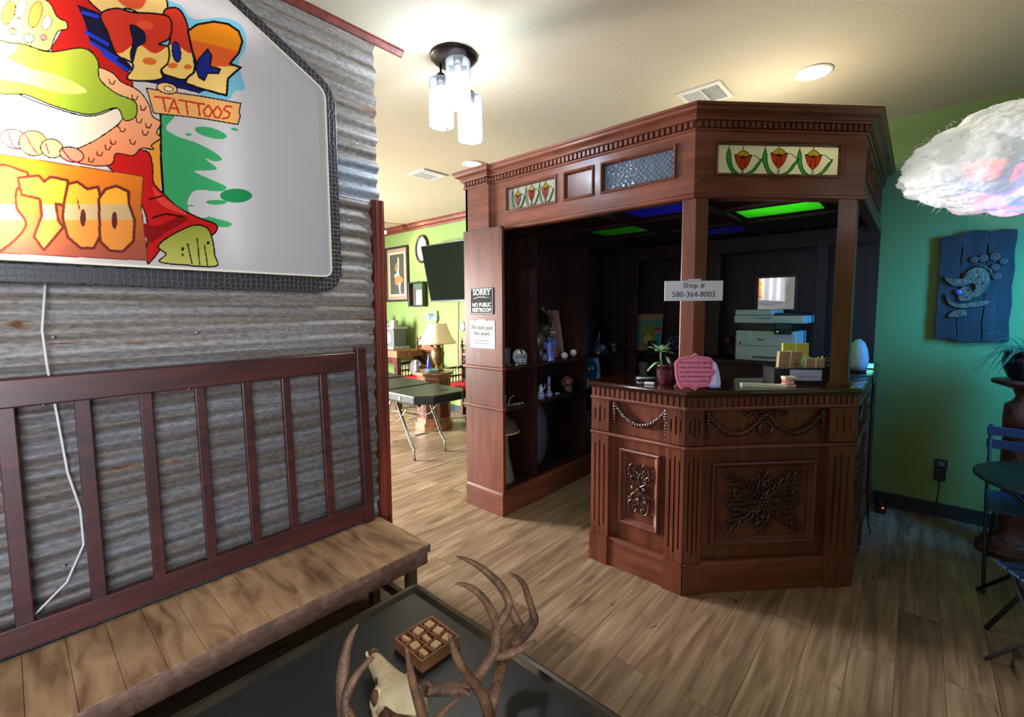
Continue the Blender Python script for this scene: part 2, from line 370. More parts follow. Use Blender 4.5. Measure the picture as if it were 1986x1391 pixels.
# crown moulding and baseboards on the back wall
CROWN = [(0, 2.775), (0, 2.874), (.085, 2.874), (.085, 2.86), (.07, 2.85), (.055, 2.815), (.025, 2.80), (.02, 2.775)]
struct('trim_3', MB().sweep([(XL, BACK-.001), (-2.6, BACK-.001)], CROWN), REDBOARD)
DARKB = P('dark_baseboard', (26,34,34), .6)
struct('baseboard_right', MB().box(-.19, BACK-.018, 0, XR, BACK-.001, .10), DARKB, bevel=.003)
struct('baseboard_left', MB().box(XL, BACK-.018, 0, -2.6, BACK-.001, .10), DARKB, bevel=.003)

# ---------------------------------------------------------------- reception counter
CA, SA = math.cos(.808), math.sin(.808)
X0, X1, Y1 = -1.42, -.86, 2.29
LC = .935; X2, Y2 = X1+LC*CA, Y1+LC*SA
YB = BACK-.004
FACES = [((X0, Y1), (1, 0), X1-X0), ((X1, Y1), (CA, SA), LC), ((X2, Y2), (0, 1), YB-Y2)]
OUT = [(X0, Y1+.37), (X0, Y1), (X1, Y1), (X2, Y2), (X2, YB)]
CT = 1.085
def offset_path(path, d):
    """d > 0 moves to the left of the path (inwards)"""
    res = []
    n = len(path)
    def nr(a, b): v = Vector((b[0]-a[0], b[1]-a[1])).normalized(); return Vector((-v.y, v.x))
    for i in range(n):
        a = nr(path[max(i-1,0)], path[max(i,1)]); b = nr(path[min(i,n-2)], path[min(i+1,n-1)]); h = (a+b)/(1+a.dot(b))
        res.append((path[i][0]+h.x*d, path[i][1]+h.y*d))
    return res
counter = thing('reception_counter', 'carved mahogany reception counter with angled front, garlands and scroll panels', 'counter', (-.9, 2.8, 0))
F3 = OUT[1:]
# core: carcass recessed behind the pilasters
mb = MB(); inn = offset_path(F3, .38); core = offset_path(F3, .035)
mb.prism(core+inn[::-1], .0, 1.0)
obj('carcass', mb, MAHO, counter)
# plinth
mb = MB(); mb.sweep(F3, [(-.30, 0), (.0, 0), (.0, .150), (-.006, .165), (-.03, .165), (-.30, .165)])
mb.sweep(offset_path(F3, .006), [(-.02, .148), (0, .15), (.004, .158), (0, .168), (-.02, .172)])
obj('plinth', mb, MAHO_H, counter, bevel=.002)
def fbox(mb, i, u0, u1, w0, w1, z0, z1):
    o, d, L = FACES[i]; mb.frame(o, d); mb.box(u0, w0, z0, u1, w1, z1); mb.M = Matrix.Identity(4)
# pilasters
def pilaster(i, u0, u1, nm='pilaster'):
    mb = MB(); w = u1-u0; g = .0085
    cs = [u0+w*f for f in (.24, .5, .76)]
    def zone(z0, z1, ins):
        xs = [u0]
        for c in cs: xs += [c-g/2, c+g/2]
        xs.append(u1)
        for k in range(0, len(xs)-1, 2): fbox(mb, i, xs[k], xs[k+1], -.05, 0, z0, z1)
        for n, c in enumerate(cs):
            e = ins*(0 if n == 1 else 1)
            fbox(mb, i, c-g/2, c+g/2, -.05, 0, z0, z0+.05+e); fbox(mb, i, c-g/2, c+g/2, -.05, 0, z1-.04-e, z1); fbox(mb, i, c-g/2, c+g/2, -.05, -.012, z0+.04, z1-.03)
    zone(.165, .778, .022); zone(.80, .985, .016)
    fbox(mb, i, u0-.004, u1+.004, -.04, .012, 0, .155); fbox(mb, i, u0-.002, u1+.002, -.04, .014, .155, .167)
    return obj(nm, mb, MAHO, counter, bevel=.0012, seg=1)
pilaster(0, 0.002, .118); pilaster(0, .462, .558)
pilaster(1, .002, .096); pilaster(1, .790, .933)
L3 = FACES[2][2]
pilaster(2, .002, .10); pilaster(2, .56, .66); pilaster(2, 1.10, 1.20); pilaster(2, L3-.12, L3-.004)
# beads and dentil course
mb = MB()
for z in (.776, .983):
    obj('bead_moulding', MB().sweep(F3, [(-.06, z), (.004, z), (.010, z+.006), (.010, z+.013), (.004, z+.019), (-.06, z+.019)]), MAHO_H, counter, bevel=.002)
mb = MB(); mb.sweep(F3, [(-.05, 1.0), (-.010, 1.0), (-.010, 1.052), (-.05, 1.052)])
for i, (o, d, L) in enumerate(FACES):
    n = int(L/.031)
    for k in range(n): c = (k+.5)*L/n; fbox(mb, i, c-.0105, c+.0105, -.03, .002, 1.002, 1.050)
obj('dentil_course', mb, MAHO, counter, bevel=.0012, seg=1)
# worktop: continuous board with moulded edge
mb = MB(); o2 = offset_path(F3, -.004); i2 = offset_path(F3, .40)
mb.prism([(o2[0][0]-.006, o2[0][1])]+o2[1:]+[(i2[3][0], i2[3][1])]+[i2[2], i2[1], (i2[0][0]-.006, i2[0][1])], 1.052, CT)
mb.sweep([(X0-.006, Y1+.37), (X0-.006, Y1-.004)]+o2[1:], [(-.01, 1.056), (.006, 1.058), (.014, 1.066), (.014, 1.074), (.008, 1.078), (.008, CT-.001), (-.01, CT-.001)])
obj('worktop', mb, P('polished_worktop', (52,22,13), .14, var=.25, vs=3, vstretch=(1,6,1), coat=.5), counter, bevel=.001)
# recessed panels with raised frames, carvings
def panel_frame(i, u0, u1, z0, z1, wd=.034, w0=-.035, parent=counter, name='panel_frame', mat=MAHO):
    mb = MB(); o, d, L = FACES[i]; mb.frame(o, d)
    prof = [(0, w0), (0, w0+.022), (.008, w0+.030), (.016, w0+.024), (.024, w0+.010), (wd, w0+.004), (wd, w0)]
    cs = [(u0, z0), (u1, z0), (u1, z1), (u0, z1)]; cx, cz = (u0+u1)/2, (z0+z1)/2; vs = []
    for (u, z) in cs:
        su, sz = (1 if u < cx else -1), (1 if z < cz else -1)
        for t, w_ in prof: vs.append((u+su*t, w_, z+sz*t))
    m = len(prof)
    mb.add(vs, [(a*m+k, ((a+1)%4)*m+k, ((a+1)%4)*m+k+1, a*m+k+1) for a in range(4) for k in range(m-1)])
    return obj(name, mb, mat, parent)
panel_frame(0, .182, .420, .275, .715); panel_frame(1, .160, .736, .252, .700)
panel_frame(2, .14, .52, .262, .705); panel_frame(2, .70, 1.06, .262, .705)
def stroke(mb, pts, r0, r1=None, n=5, base=-.033, hump=.016, blob=0):
    """a carved tendril in the local face frame: pts (u, z) smoothed, rounded relief standing off the panel"""
    P2 = [Vector((p[0], p[1])) for p in pts]
    out = []
    for i in range(len(P2)-1):
        a, b = P2[max(i-1,0)], P2[i]; c, d = P2[i+1], P2[min(i+2, len(P2)-1)]
        for k in range(n):
            t = k/n; out.append(.5*((2*b)+(-a+c)*t+(2*a-5*b+4*c-d)*t*t+(-a+3*b-3*c+d)*t**3))
    out.append(P2[-1]); m = len(out); r1 = r0 if r1 is None else r1
    rs = [r0+(r1-r0)*i/(m-1) for i in range(m)]
    mb.tube([(p.x, base+hump*(.35+.65*math.sin(PI*min(1, i/(m-1)+.1))), p.y) for i, p in enumerate(out)], rs, 7)
    if blob: mb.ell((out[-1].x, base+hump*.6, out[-1].y), (blob, blob*.9, blob), 8, 6)
def spiral(cx, cz, r, a0, turns, sgn=1, n=9, r_end=.25):
    return [(cx+r*(1-(1-r_end)*k/n)*math.cos(a0+sgn*turns*2*PI*k/n), cz+r*(1-(1-r_end)*k/n)*math.sin(a0+sgn*turns*2*PI*k/n)) for k in range(n+1)]
def leafy(mb, a, b, wd, k=4, base=-.033):
    """acanthus leaf: a midrib with curled lobes either side"""
    a, b = Vector(a), Vector(b); d = (b-a); nn = Vector((-d.y, d.x)).normalized(); L = d.length; d.normalize()
    stroke(mb, [a, a+d*L*.5+nn*.1*wd, b], wd*.20, wd*.08, base=base)
    for j in range(k):
        t = (j+.6)/(k+.4); s_ = wd*math.sin(PI*min(.95, t*.75+.22))
        for sg in (1, -1):
            p = a+d*L*t; q = p+d*L*.16+nn*sg*s_*.7; e = p+d*L*.30+nn*sg*s_; f = e+d*L*.03-nn*sg*s_*.28
            stroke(mb, [p, q, e, f], wd*.15, wd*.09, n=3, base=base, blob=wd*.12)
def rosette(i, cu, cz, W, H, parent=counter):
    mb = MB(); o, d, L = FACES[i]; mb.frame(o, d)
    for sx in (1, -1):
        for sz in (1, -1):
            q = lambda x, z: (cu+sx*x*W, cz+sz*z*H)
            leafy(mb, q(.08,.08), q(.94,.92), W*.20, 4)
            stroke(mb, [q(.06,.05), q(.30,.26), q(.55,.30), q(.74,.20), q(.80,.38), q(.66,.46), q(.58,.38)], .0085, .004, blob=.007)
            stroke(mb, [q(.05,.12), q(.18,.42), q(.12,.68), q(.26,.80), q(.34,.66), q(.25,.58)], .0075, .004, blob=.007)
            stroke(mb, [q(.12,.04), q(.42,.04), q(.66,.10), q(.86,.05), q(.96,.20), q(.84,.28), q(.76,.18)], .008, .004, blob=.007)
            stroke(mb, [q(.50,.44), q(.66,.60), q(.86,.62), q(.90,.50)], .006, .003, blob=.006)
            stroke(mb, [q(.36,.40), q(.46,.66), q(.62,.86), q(.72,.80)], .006, .003, blob=.006)
    for sz in (1, -1):
        leafy(mb, (cu, cz+sz*.10*H), (cu, cz+sz*.98*H), W*.20, 4)
        mb.ell((cu, -.018, cz+sz*.56*H), (.016, .012, .016), 10, 6)
    for sx in (1, -1): leafy(mb, (cu+sx*.12*W, cz), (cu+sx*.98*W, cz), H*.14, 4)
    for k in range(6):
        a = k*PI/3; mb.ell((cu+.020*math.cos(a), -.014, cz+.020*math.sin(a)), (.011, .009, .011), 8, 6)
    mb.ell((cu, -.008, cz), (.010, .009, .010), 10, 6)
    return obj('carved_rosette', mb, CARVE, parent)
rosette(1, .446, .484, .205, .158)
def narrow_carving(i, cu, cz, W, H, parent=counter):
    mb = MB(); o, d, L = FACES[i]; mb.frame(o, d)
    for sx in (1, -1):
        for sz in (1, -1):
            q = lambda x, z: (cu+sx*x*W, cz+sz*z*H)
            stroke(mb, [q(.1,.08), q(.55,.22), q(.75,.42), q(.35,.50), q(.2,.38), q(.45,.32)], .0065, .004, blob=.006)
            stroke(mb, [q(.45,.40), q(.95,.60), q(.85,.88), q(.45,.98), q(.25,.82), q(.5,.74)], .0065, .004, blob=.007)
            stroke(mb, [q(.05,.42), q(.12,.62), q(.35,.66)], .005, .003, blob=.006)
            stroke(mb, [q(.9,.34), q(1.,.5), q(.92,.66)], .004, .003, blob=.005)
        for t in (-.25, 0, .25): mb.ell((cu+sx*W*.55, -.02, cz+t*.14*H+.004), (.016, .008, .007), 8, 6)
    mb.ell((cu, -.014, cz), (.012, .011, .012), 10, 6)
    for sz in (1, -1): mb.ell((cu, -.020, cz+sz*H*.45), (.009, .008, .02), 8, 6)
    return obj('carved_scrollwork', mb, CARVE, parent)
narrow_carving(0, .301, .498, .062, .145); narrow_carving(2, .33, .485, .10, .155); narrow_carving(2, .88, .485, .10, .155)
def garland(i, spans, drops, bow=None, parent=counter):
    mb = MB(); o, d, L = FACES[i]; mb.frame(o, d)
    def husk(u, z, r, ang):
        for sg in (1, -1): mb.ell((u+sg*r*.45*math.sin(ang), -.016, z+sg*r*.45*math.cos(ang)*.6), (r*1.05, r*.95, r*1.05), 8, 6)
    for (u0, u1, zt, zb) in spans:
        n = int((u1-u0)/.0125)+5
        for k in range(n+1):
            t = k/n; u = u0+(u1-u0)*t; z = zb+(zt-zb)*(2*t-1)**2; husk(u, z, .0085+.004*math.sin(PI*t), k)
    for (u, zt, zb) in drops:
        for k in range(9): t = k/8; husk(u+.002*math.sin(k*2), zt+(zb-zt)*t, .0115*(1-.45*t), k*.8)
        for k in range(5): a = k*2*PI/5; mb.ell((u+.010*math.cos(a), -.016, zt+.010*math.sin(a)), (.008, .008, .008), 8, 6)
        mb.ell((u, -.008, zt), (.006, .006, .006), 8, 6)
    if bow:
        u, z = bow
        stroke(mb, spiral(u, z-.075, .036, PI/2, 1, n=16, r_end=1.0), .010, .010, base=-.030)
        for sx in (1, -1):
            stroke(mb, [(u, z), (u+sx*.035, z+.022), (u+sx*.065, z+.008), (u+sx*.04, z-.012), (u, z-.004)], .008, .007, base=-.030)
            stroke(mb, [(u+sx*.055, z+.006), (u+sx*.085, z+.010), (u+sx*.10, z-.006), (u+sx*.118, z+.010)], .007, .008, base=-.030, blob=.008)
        mb.ell((u, -.012, z), (.014, .011, .012), 10, 6)
    return obj('carved_garland', mb, CARVE, parent)
garland(0, [(.160, .440, .952, .862)], [(.145, .965, .845), (.452, .965, .838)])
garland(1, [(.145, .425, .945, .850), (.462, .750, .945, .850)], [(.133, .962, .825), (.762, .960, .825)], bow=(.444, .952))
garland(2, [(.15, .51, .945, .855)], [(.135, .962, .835), (.525, .962, .835)]); garland(2, [(.71, 1.05, .945, .855)], [(.69, .962, .835), (1.07, .962, .835)])

# ---------------------------------------------------------------- display cabinets
def shelf_unit():
    t = thing('display_cabinet', 'tall open mahogany display cabinet with end panel facing the shop and open shelves', 'cabinet', (-2.37, 3.3, 0))
    xa, xb, ya, yb = -2.57, -2.18, 2.33, BACK-.004; xf = -2.2
    obj('end_panel', MB().box(xa, ya+.008, .17, xb, ya+.034, 2.07).box(xa, ya+.004, 2.02, xb+.003, ya+.03, 2.07), MAHO, t, bevel=.002)
    obj('back_panel', MB().box(xa, ya+.034, .0, xa+.015, yb, 2.075), MAHO_SHADE, t)
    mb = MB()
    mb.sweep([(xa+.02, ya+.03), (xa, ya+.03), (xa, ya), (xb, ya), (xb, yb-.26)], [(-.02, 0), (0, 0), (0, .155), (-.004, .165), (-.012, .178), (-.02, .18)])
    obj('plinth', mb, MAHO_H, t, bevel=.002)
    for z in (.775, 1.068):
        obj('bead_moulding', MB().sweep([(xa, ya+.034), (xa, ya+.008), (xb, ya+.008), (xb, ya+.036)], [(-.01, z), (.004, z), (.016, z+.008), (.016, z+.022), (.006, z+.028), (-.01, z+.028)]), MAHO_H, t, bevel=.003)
    for z in (.765, 1.062): obj('shelf', MB().box(xa+.015, ya+.034, z, xf+.006, yb-.02, z+.022), MAHO_SHADE, t, bevel=.002)
    obj('floor_board', MB().box(xa+.015, ya+.034, .16, xf, yb, .185), MAHO_SHADE, t)
    obj('top_board', MB().box(xa, ya+.008, 2.07, xf+.01, yb, 2.085), MAHO_SHADE, t)
    obj('side_panel', MB().box(xa+.015, 4.17, .185, xf, 4.19, 2.07), MAHO_SHADE, t)
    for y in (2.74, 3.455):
        for z0, z1 in ((.185, .765), (.787, 1.062), (1.084, 2.07)): obj('divider', MB().box(xa+.015, y, z0, xf, y+.018, z1), MAHO_SHADE, t)
    return t
shelf_unit()
bk = thing('back_cabinet', 'low mahogany wall cabinet behind the counter with printer shelf', 'cabinet', (-1.2, 4.3, 0))
yf = 4.17; xr = X2-.42
obj('back_panel', MB().box(-2.178, BACK-.02, 0, -.24, BACK-.004, 2.10), MAHO_SHADE, bk)
obj('shelf', MB().box(-2.178, yf, 1.072, -1.42, BACK-.02, 1.095), MAHO_SHADE, bk, bevel=.002)
obj('shelf', MB().box(-1.40, 3.86, 1.070, xr, BACK-.02, 1.095), MAHO_SHADE, bk, bevel=.002)
obj('shelf', MB().box(-2.178, yf, .765, -1.42, BACK-.02, .787), MAHO_SHADE, bk, bevel=.002)
obj('plinth', MB().box(-2.178, yf, 0, -1.38, yf+.02, .17), MAHO_SHADE, bk)
for x in (-2.176, -1.40, -.60): obj('stile', MB().box(x, yf, .0 if x < -1.3 else 1.095, x+(.10 if x < -2 else .07 if x > -1 else .10), yf+.025, 1.979), MAHO_SHADE, bk, bevel=.002)
obj('front_panel', MB().box(-1.30, 3.90, 0, xr, 3.92, 1.07), MAHO_SHADE, bk)
obj('head_rail', MB().box(-2.178, yf, 1.98, -.24, yf+.025, 2.10), MAHO_SHADE, bk)

# ---------------------------------------------------------------- canopy over the kiosk
can = thing('kiosk_canopy', 'mahogany canopy over the counter with dentil cornice, stained glass and two posts', 'canopy', (-1.2, 3.2, 2.08))
K1 = (-.885, 2.39); KL = .925; K2 = (K1[0]+KL*CA, K1[1]+KL*SA)
KP = [(-2.345, 2.39), K1, K2, (K2[0], YB)]
KF = [((-2.345, 2.39), (1, 0), K1[0]+2.345), (K1, (CA, SA), KL), (K2, (0, 1), YB-K2[1])]
ZB, ZT = 2.085, 2.405
wins = [[(.155, .595, 'tulip'), (.648, .868, 'blank'), (.915, 1.364, 'diamond')], [(.108, .800, 'tulip')], [(.10, .55, 'diamond'), (.62, 1.10, 'tulip')]]
WZ0, WZ1 = 2.182, 2.358
mb = MB()
for (o, d, L), ws in zip(KF, wins):
    mb.frame(o, d); mb.box(0, -.03, ZB, L, 0, WZ0+.012); mb.box(0, -.03, WZ1-.012, L, 0, ZT)
    x = 0
    for (a, b, k) in ws: mb.box(x, -.03, WZ0+.012, a+.012, 0, WZ1-.012); x = b-.012
    mb.box(x, -.03, WZ0+.012, L, 0, WZ1-.012)
mb.M = Matrix.Identity(4)
mb.box(-2.57, 2.362, 2.085, -2.345, 2.385, ZT); mb.box(-2.345, 2.362, 2.085, -2.33, 2.40, ZT); mb.box(-2.57, 2.362, 2.085, -2.55, YB, ZT)
obj('fascia', mb, MAHO_H, can)
full = [(-2.572, YB), (-2.572, 2.36), (-2.345, 2.36), (-2.345, 2.39), K1, K2, (K2[0], YB)]
obj('bottom_bead', MB().sweep(full, [(-.045, 2.066), (.006, 2.066), (.014, 2.074), (.014, 2.086), (.004, 2.094), (-.02, 2.094)]), MAHO_H, can, bevel=.002)
mb = MB().sweep(full, [(-.03, 2.400), (.008, 2.400), (.014, 2.407), (.008, 2.414), (.002, 2.414), (.002, 2.448), (.022, 2.450), (.026, 2.457), (.022, 2.464), (.034, 2.474), (.058, 2.486), (.062, 2.500), (.070, 2.504), (.070, 2.518), (-.03, 2.518)])
obj('cornice', mb, MAHO_H, can, bevel=.0015, seg=1)
mb = MB()
for (o, d, L) in KF+[((-2.572, 2.36), (1, 0), .227)]:
    mb.frame(o, d); n = max(1, int(L/.030))
    for k in range(n): c = (k+.5)*L/n; mb.box(c-.0095, 0, 2.416, c+.0095, .018, 2.446)
mb.M = Matrix.Identity(4); obj('dentil_course', mb, MAHO, can, bevel=.001, seg=1)
G_CLEAR = thin_glass('rippled_clear_glass', (228,230,208), .25, .12, .35, 160)
G_RED = thin_glass('red_glass', (226,70,30), .35, .1); G_GREEN = thin_glass('green_glass', (70,178,92), .35, .1, .3, 300); G_YEL = thin_glass('yellow_glass', (222,184,40), .35, .1)
G_BLUE = thin_glass('bevelled_glass', (150,166,190), .3, .12, .9, 46)
def catm(pts, n=6):
    P2 = [Vector((p[0], p[1])) for p in pts]; out = []
    for i in range(len(P2)-1):
        a, b, c, d = P2[max(i-1,0)], P2[i], P2[i+1], P2[min(i+2, len(P2)-1)]
        for k in range(n):
            t = k/n; out.append(.5*((2*b)+(-a+c)*t+(2*a-5*b+4*c-d)*t*t+(-a+3*b-3*c+d)*t**3))
    return out+[P2[-1]]
def glaze(i, a, b, kind):
    o, d, L = KF[i]; fr = MB(); fr.frame(o, d); z0, z1 = WZ0, WZ1
    prof = [(0, 0), (0, .010), (.006, .012), (.012, .006), (.016, -.006), (.018, -.014)]
    cx, cz = (a+b)/2, (z0+z1)/2; vs = []
    for (u, z) in ((a, z0), (b, z0), (b, z1), (a, z1)):
        for t, w_ in prof: vs.append((u+(t if u < cx else -t), w_, z+(t if z < cz else -t)))
    m = len(prof); fr.add(vs, [(q*m+k, ((q+1)%4)*m+k, ((q+1)%4)*m+k+1, q*m+k+1) for q in range(4) for k in range(m-1)])
    f = obj('window_frame', fr, MAHO, can)
    g = MB(); g.frame(o, d); w_ = -.016
    if kind == 'blank': g.box(a+.016, w_-.004, z0+.016, b-.016, w_, z1-.016); obj('panel', g, MAHO, f); return
    a += .016; b -= .016; z0 += .016; z1 -= .016; W = b-a; H = z1-z0
    g.box(a, w_-.003, z0, b, w_, z1)
    if kind == 'diamond':
        lines = MB(); lines.frame(o, d); s_ = .030
        obj('glass_pane', g, G_BLUE, f)
        n = int((W+H)/s_)
        for k in range(n+1):
            for sg in (1, -1):
                c = k*s_; p = []
                x0 = a+c if sg == 1 else a+c-H
                x1 = x0-H*sg if sg == 1 else x0+H
                # clip the diagonal to the pane
                (ua, za), (ub, zb) = (x0, z0), (x1, z1)
                def cl(u, ua=ua, za=za, ub=ub, zb=zb): return za+(zb-za)*(u-ua)/(ub-ua)
                lo, hi = min(ua, ub), max(ua, ub); l2, h2 = max(lo, a), min(hi, b)
                if h2-l2 > .004: lines.tube([(l2, w_+.0005, cl(l2)), (h2, w_+.0005, cl(h2))], .0011, 4)
        obj('glazing_ridges', lines, G_BLUE, f); return
    g.k = 1; q = lambda x, z: (a+x*W, z0+z*H); polys = []; leads = []
    def shape(pts, k, n=6):
        p = catm([q(*c) for c in pts], n); g.k = k
        g.add([(c.x, w_+.0012, c.y) for c in p[:-1]], [list(range(len(p)-1))]); leads.append([(c.x, c.y) for c in p])
    for cx_, s_ in ((.21, .85), (.505, 1.0), (.79, .95)):
        top = .12+.62*s_; 
        shape([(cx_-.055, top), (cx_, top+.17), (cx_+.055, top), (cx_, top-.1), (cx_-.055, top)], 3, 3)
        shape([(cx_-.070, top+.02), (cx_-.03, top-.06), (cx_, top-.02), (cx_+.03, top-.06), (cx_+.070, top+.02), (cx_+.050, top-.28), (cx_+.02, top-.46), (cx_, top-.50), (cx_-.02, top-.46), (cx_-.050, top-.28), (cx_-.070, top+.02)], 1, 3)
        leads.append([q(cx_, top-.02), q(cx_-.02, top-.25), q(cx_-.015, top-.42)]); leads.append([q(cx_, top-.02), q(cx_+.02, top-.25), q(cx_+.015, top-.42)])
        leads.append([q(cx_, top+.17), q(cx_, 1)]); leads.append([q(cx_-.006, top-.5), q(cx_-.006, 0)]); leads.append([q(cx_+.006, top-.5), q(cx_+.006, 0)])
        shape([(cx_-.03, .0), (cx_-.075, .18), (cx_-.095, .45), (cx_-.10, .70), (cx_-.118, .88), (cx_-.135, .55), (cx_-.115, .25), (cx_-.075, .0), (cx_-.03, 0)], 2, 3)
        shape([(cx_+.02, .0), (cx_+.075, .12), (cx_+.12, .38), (cx_+.165, .56), (cx_+.12, .22), (cx_+.085, .06), (cx_+.06, 0), (cx_+.02, 0)], 2, 3)
        leads.append([q(cx_-.118, .88), q(cx_-.11, 1)]); leads.append([q(cx_+.055, top-.02), q(cx_+.10, top), q(cx_+.14, top-.15), q(cx_+.165, .56)])
    obj('stained_glass', g, [G_CLEAR, G_RED, G_GREEN, G_YEL], f)
    ln = MB(); ln.frame(o, d)
    for l in leads: ln.tube([(u, w_+.0022, z) for u, z in l], .0017, 5)
    ln.tube([(a+.001, w_+.002, z0+.001), (b-.001, w_+.002, z0+.001), (b-.001, w_+.002, z1-.001), (a+.001, w_+.002, z1-.001)], .002, 5, closed=True)
    obj('lead_lines', ln, LEAD, f)
for i, ws in enumerate(wins):
    for a, b, k in ws: glaze(i, a, b, k)
# coffered ceiling of the canopy with coloured acrylic panels
cz = 2.115
cols = [(-1.98, -1.56), (-1.43, -1.0), (-.90, -.46)]; rows = [(2.50, 2.91), (3.03, 3.42), (3.55, 3.94)]
poly_end = K2[0]-.032
mb = MB(); ys = [2.43]+[v for r_ in rows for v in r_]+[YB-.25]
def clip45(poly, d=.038):
    # keep the part of a polygon on the inner side of the angled corner
    n = (-SA, CA); f = lambda p: (p[0]-K1[0])*n[0]+(p[1]-K1[1])*n[1]-d; out = []
    for i, p in enumerate(poly):
        q = poly[i-1]; a, b = f(q), f(p)
        if (a < 0) != (b < 0): t = a/(a-b); out.append((q[0]+(p[0]-q[0])*t, q[1]+(p[1]-q[1])*t))
        if b >= 0: out.append(p)
    return out
def board(x0, y0, x1, y1):
    # keep clear of the angled corner
    x1 = min(x1, poly_end)
    def lim(x): return max(y0, K1[1]+.05+(x-K1[0])*SA/CA) if x > K1[0] else max(y0, 2.425)
    xs = [x0]+[x for x in [K1[0]] if x0 < x < x1]+[x1]; low = [(x, min(lim(x), y1)) for x in xs]
    if len(clip45([(x0, y0), (x1, y0), (x1, y1), (x0, y1)])) < 3: return
    mb.prism(clip45([(x0, y0), (x1, y0), (x1, y1), (x0, y1)]), cz, cz+.015)
xs = [-2.545]+[v for c_ in cols for v in c_]+[poly_end]
panels = {(1,0): 'blue', (0,1): 'green', (2,1): 'green', (1,2): 'blue'}
for a in range(len(xs)-1):
    for b_ in range(len(ys)-1):
        if a % 2 == 1 and b_ % 2 == 1 and ((a-1)//2, (b_-1)//2) in panels: continue
        board(xs[a], ys[b_], xs[a+1], ys[b_+1])
board(-2.545, ys[-1], poly_end, YB)
obj('ceiling_board', mb, MAHO_SHADE, can)
mb = MB()
for x in (-1.495, -.95): mb.prism(clip45([(x-.03, 2.43), (x+.03, 2.43), (x+.03, 4.16), (x-.03, 4.16)]), cz-.028, cz)
for y, xe in ((2.97, -.43), (3.485, -.30)): mb.prism(clip45([(-2.12, y-.03), (-.29, y-.03), (-.29, y+.03), (-2.12, y+.03)], .045), cz-.026, cz)
mb.box(-2.2, 2.425, cz-.028, -2.12, 4.16, cz)
obj('ceiling_rails', mb, MAHO_SHADE, can, bevel=.004)
A_G = thin_glass('green_acrylic', (120,240,90), .6, .3, diff=.1); A_B = thin_glass('blue_acrylic', (20,80,230), .25, .3, diff=.1)
for (c_, r_), k in panels.items():
    (x0, x1), (y0, y1) = cols[c_], rows[r_]
    pg = [(x0, y0), (x1, y0), (x1, y1), (x0, y1)]
    if c_ == 2: pg = [(x0, y0+.0), (x1-.13, y0), (x1, y0+.13), (x1, y1), (x0, y1)]
    obj('coloured_panel', MB().prism(pg, cz+.004, cz+.009), A_G if k == 'green' else A_B, can, label=k+' translucent panel')
# posts
def post(p, d1, d2, w1, w2):
    """two-faced post: nearest edge at p, faces running along d1 (left) and d2 (right)"""
    d1, d2 = Vector(d1).normalized(), Vector(d2).normalized(); p = Vector(p)
    def ring(e):
        n = -(d1+d2).normalized()*e; q = p+n
        a = q+d1*(w1+e); b = q+d2*(w2+e); c = a+d2*(w2+e)*.9+(b-q)*.1*0; return [tuple(q), tuple(b), tuple(b+d1*(w1+e)*.8), tuple(a+d2*(w2+e)*.8), tuple(a)]
    def hull(r): return [r[0], r[1], r[2], r[4]] if abs(d1.cross(d2)) > .98 else r
    return ring
def build_post(pts, name='post'):
    c = (sum(p[0] for p in pts)/len(pts), sum(p[1] for p in pts)/len(pts))
    sc = lambda k: [(c[0]+(x-c[0])*k, c[1]+(y-c[1])*k) for x, y in pts]
    o = obj(name, MB().prism(pts, CT+.012, 2.09), MAHO, can, bevel=.003)
    obj('post_base', MB().prism(sc(1.32), CT, CT+.010).prism(sc(1.18), CT+.010, CT+.022), MAHO, o, bevel=.002)
q1 = (-.875, 2.395)
build_post([q1, (q1[0]+.066*CA, q1[1]+.066*SA), (q1[0]+.066*CA-.045, q1[1]+.066*SA+.05), (q1[0]-.07, q1[1]+.06), (q1[0]-.07, q1[1])])
q2 = (-.268, 3.02)
build_post([q2, (q2[0]+.0, q2[1]+.10), (q2[0]-.09, q2[1]+.10), (q2[0]-.105*CA, q2[1]-.105*SA)])

# unseen lights added above the canopy boards to brighten the coloured panels and ceiling
for x, y, e in ((-.66, 3.20, 9), (-1.10, 3.15, 4)):
    lamp('added_canopy_light', 'POINT', (x, y, 2.42), e, (1, .92, .72), .10)
# ceiling fixtures
def recessed(x, y, label):
    t = thing('recessed_light', label, 'ceiling light', (x, y, CEIL), 'recessed ceiling lights')
    obj('trim_ring', MB().lathe([(.098, -.001), (.098, -.006), (.086, -.010), (.070, -.005), (.070, -.001)], (x, y, CEIL), 32), WHITE, t)
    obj('lens', MB().lathe([(.001, -.004), (.069, -.004), (.069, -.001)], (x, y, CEIL), 28), P('lamp_lens', (255,250,235), .5, emis=(255,250,238), es=14), t)
    lamp('recessed_light_beam', 'SPOT', (x, y, CEIL-.016), 22, (1, .90, .70), .05, aim=(x, y, 0), spot=3.0, blend=.6)
recessed(-.525, 3.235, 'round recessed ceiling light glowing above the angled corner of the canopy')
recessed(-3.19, 3.03, 'round recessed ceiling light glowing above the left end of the canopy')

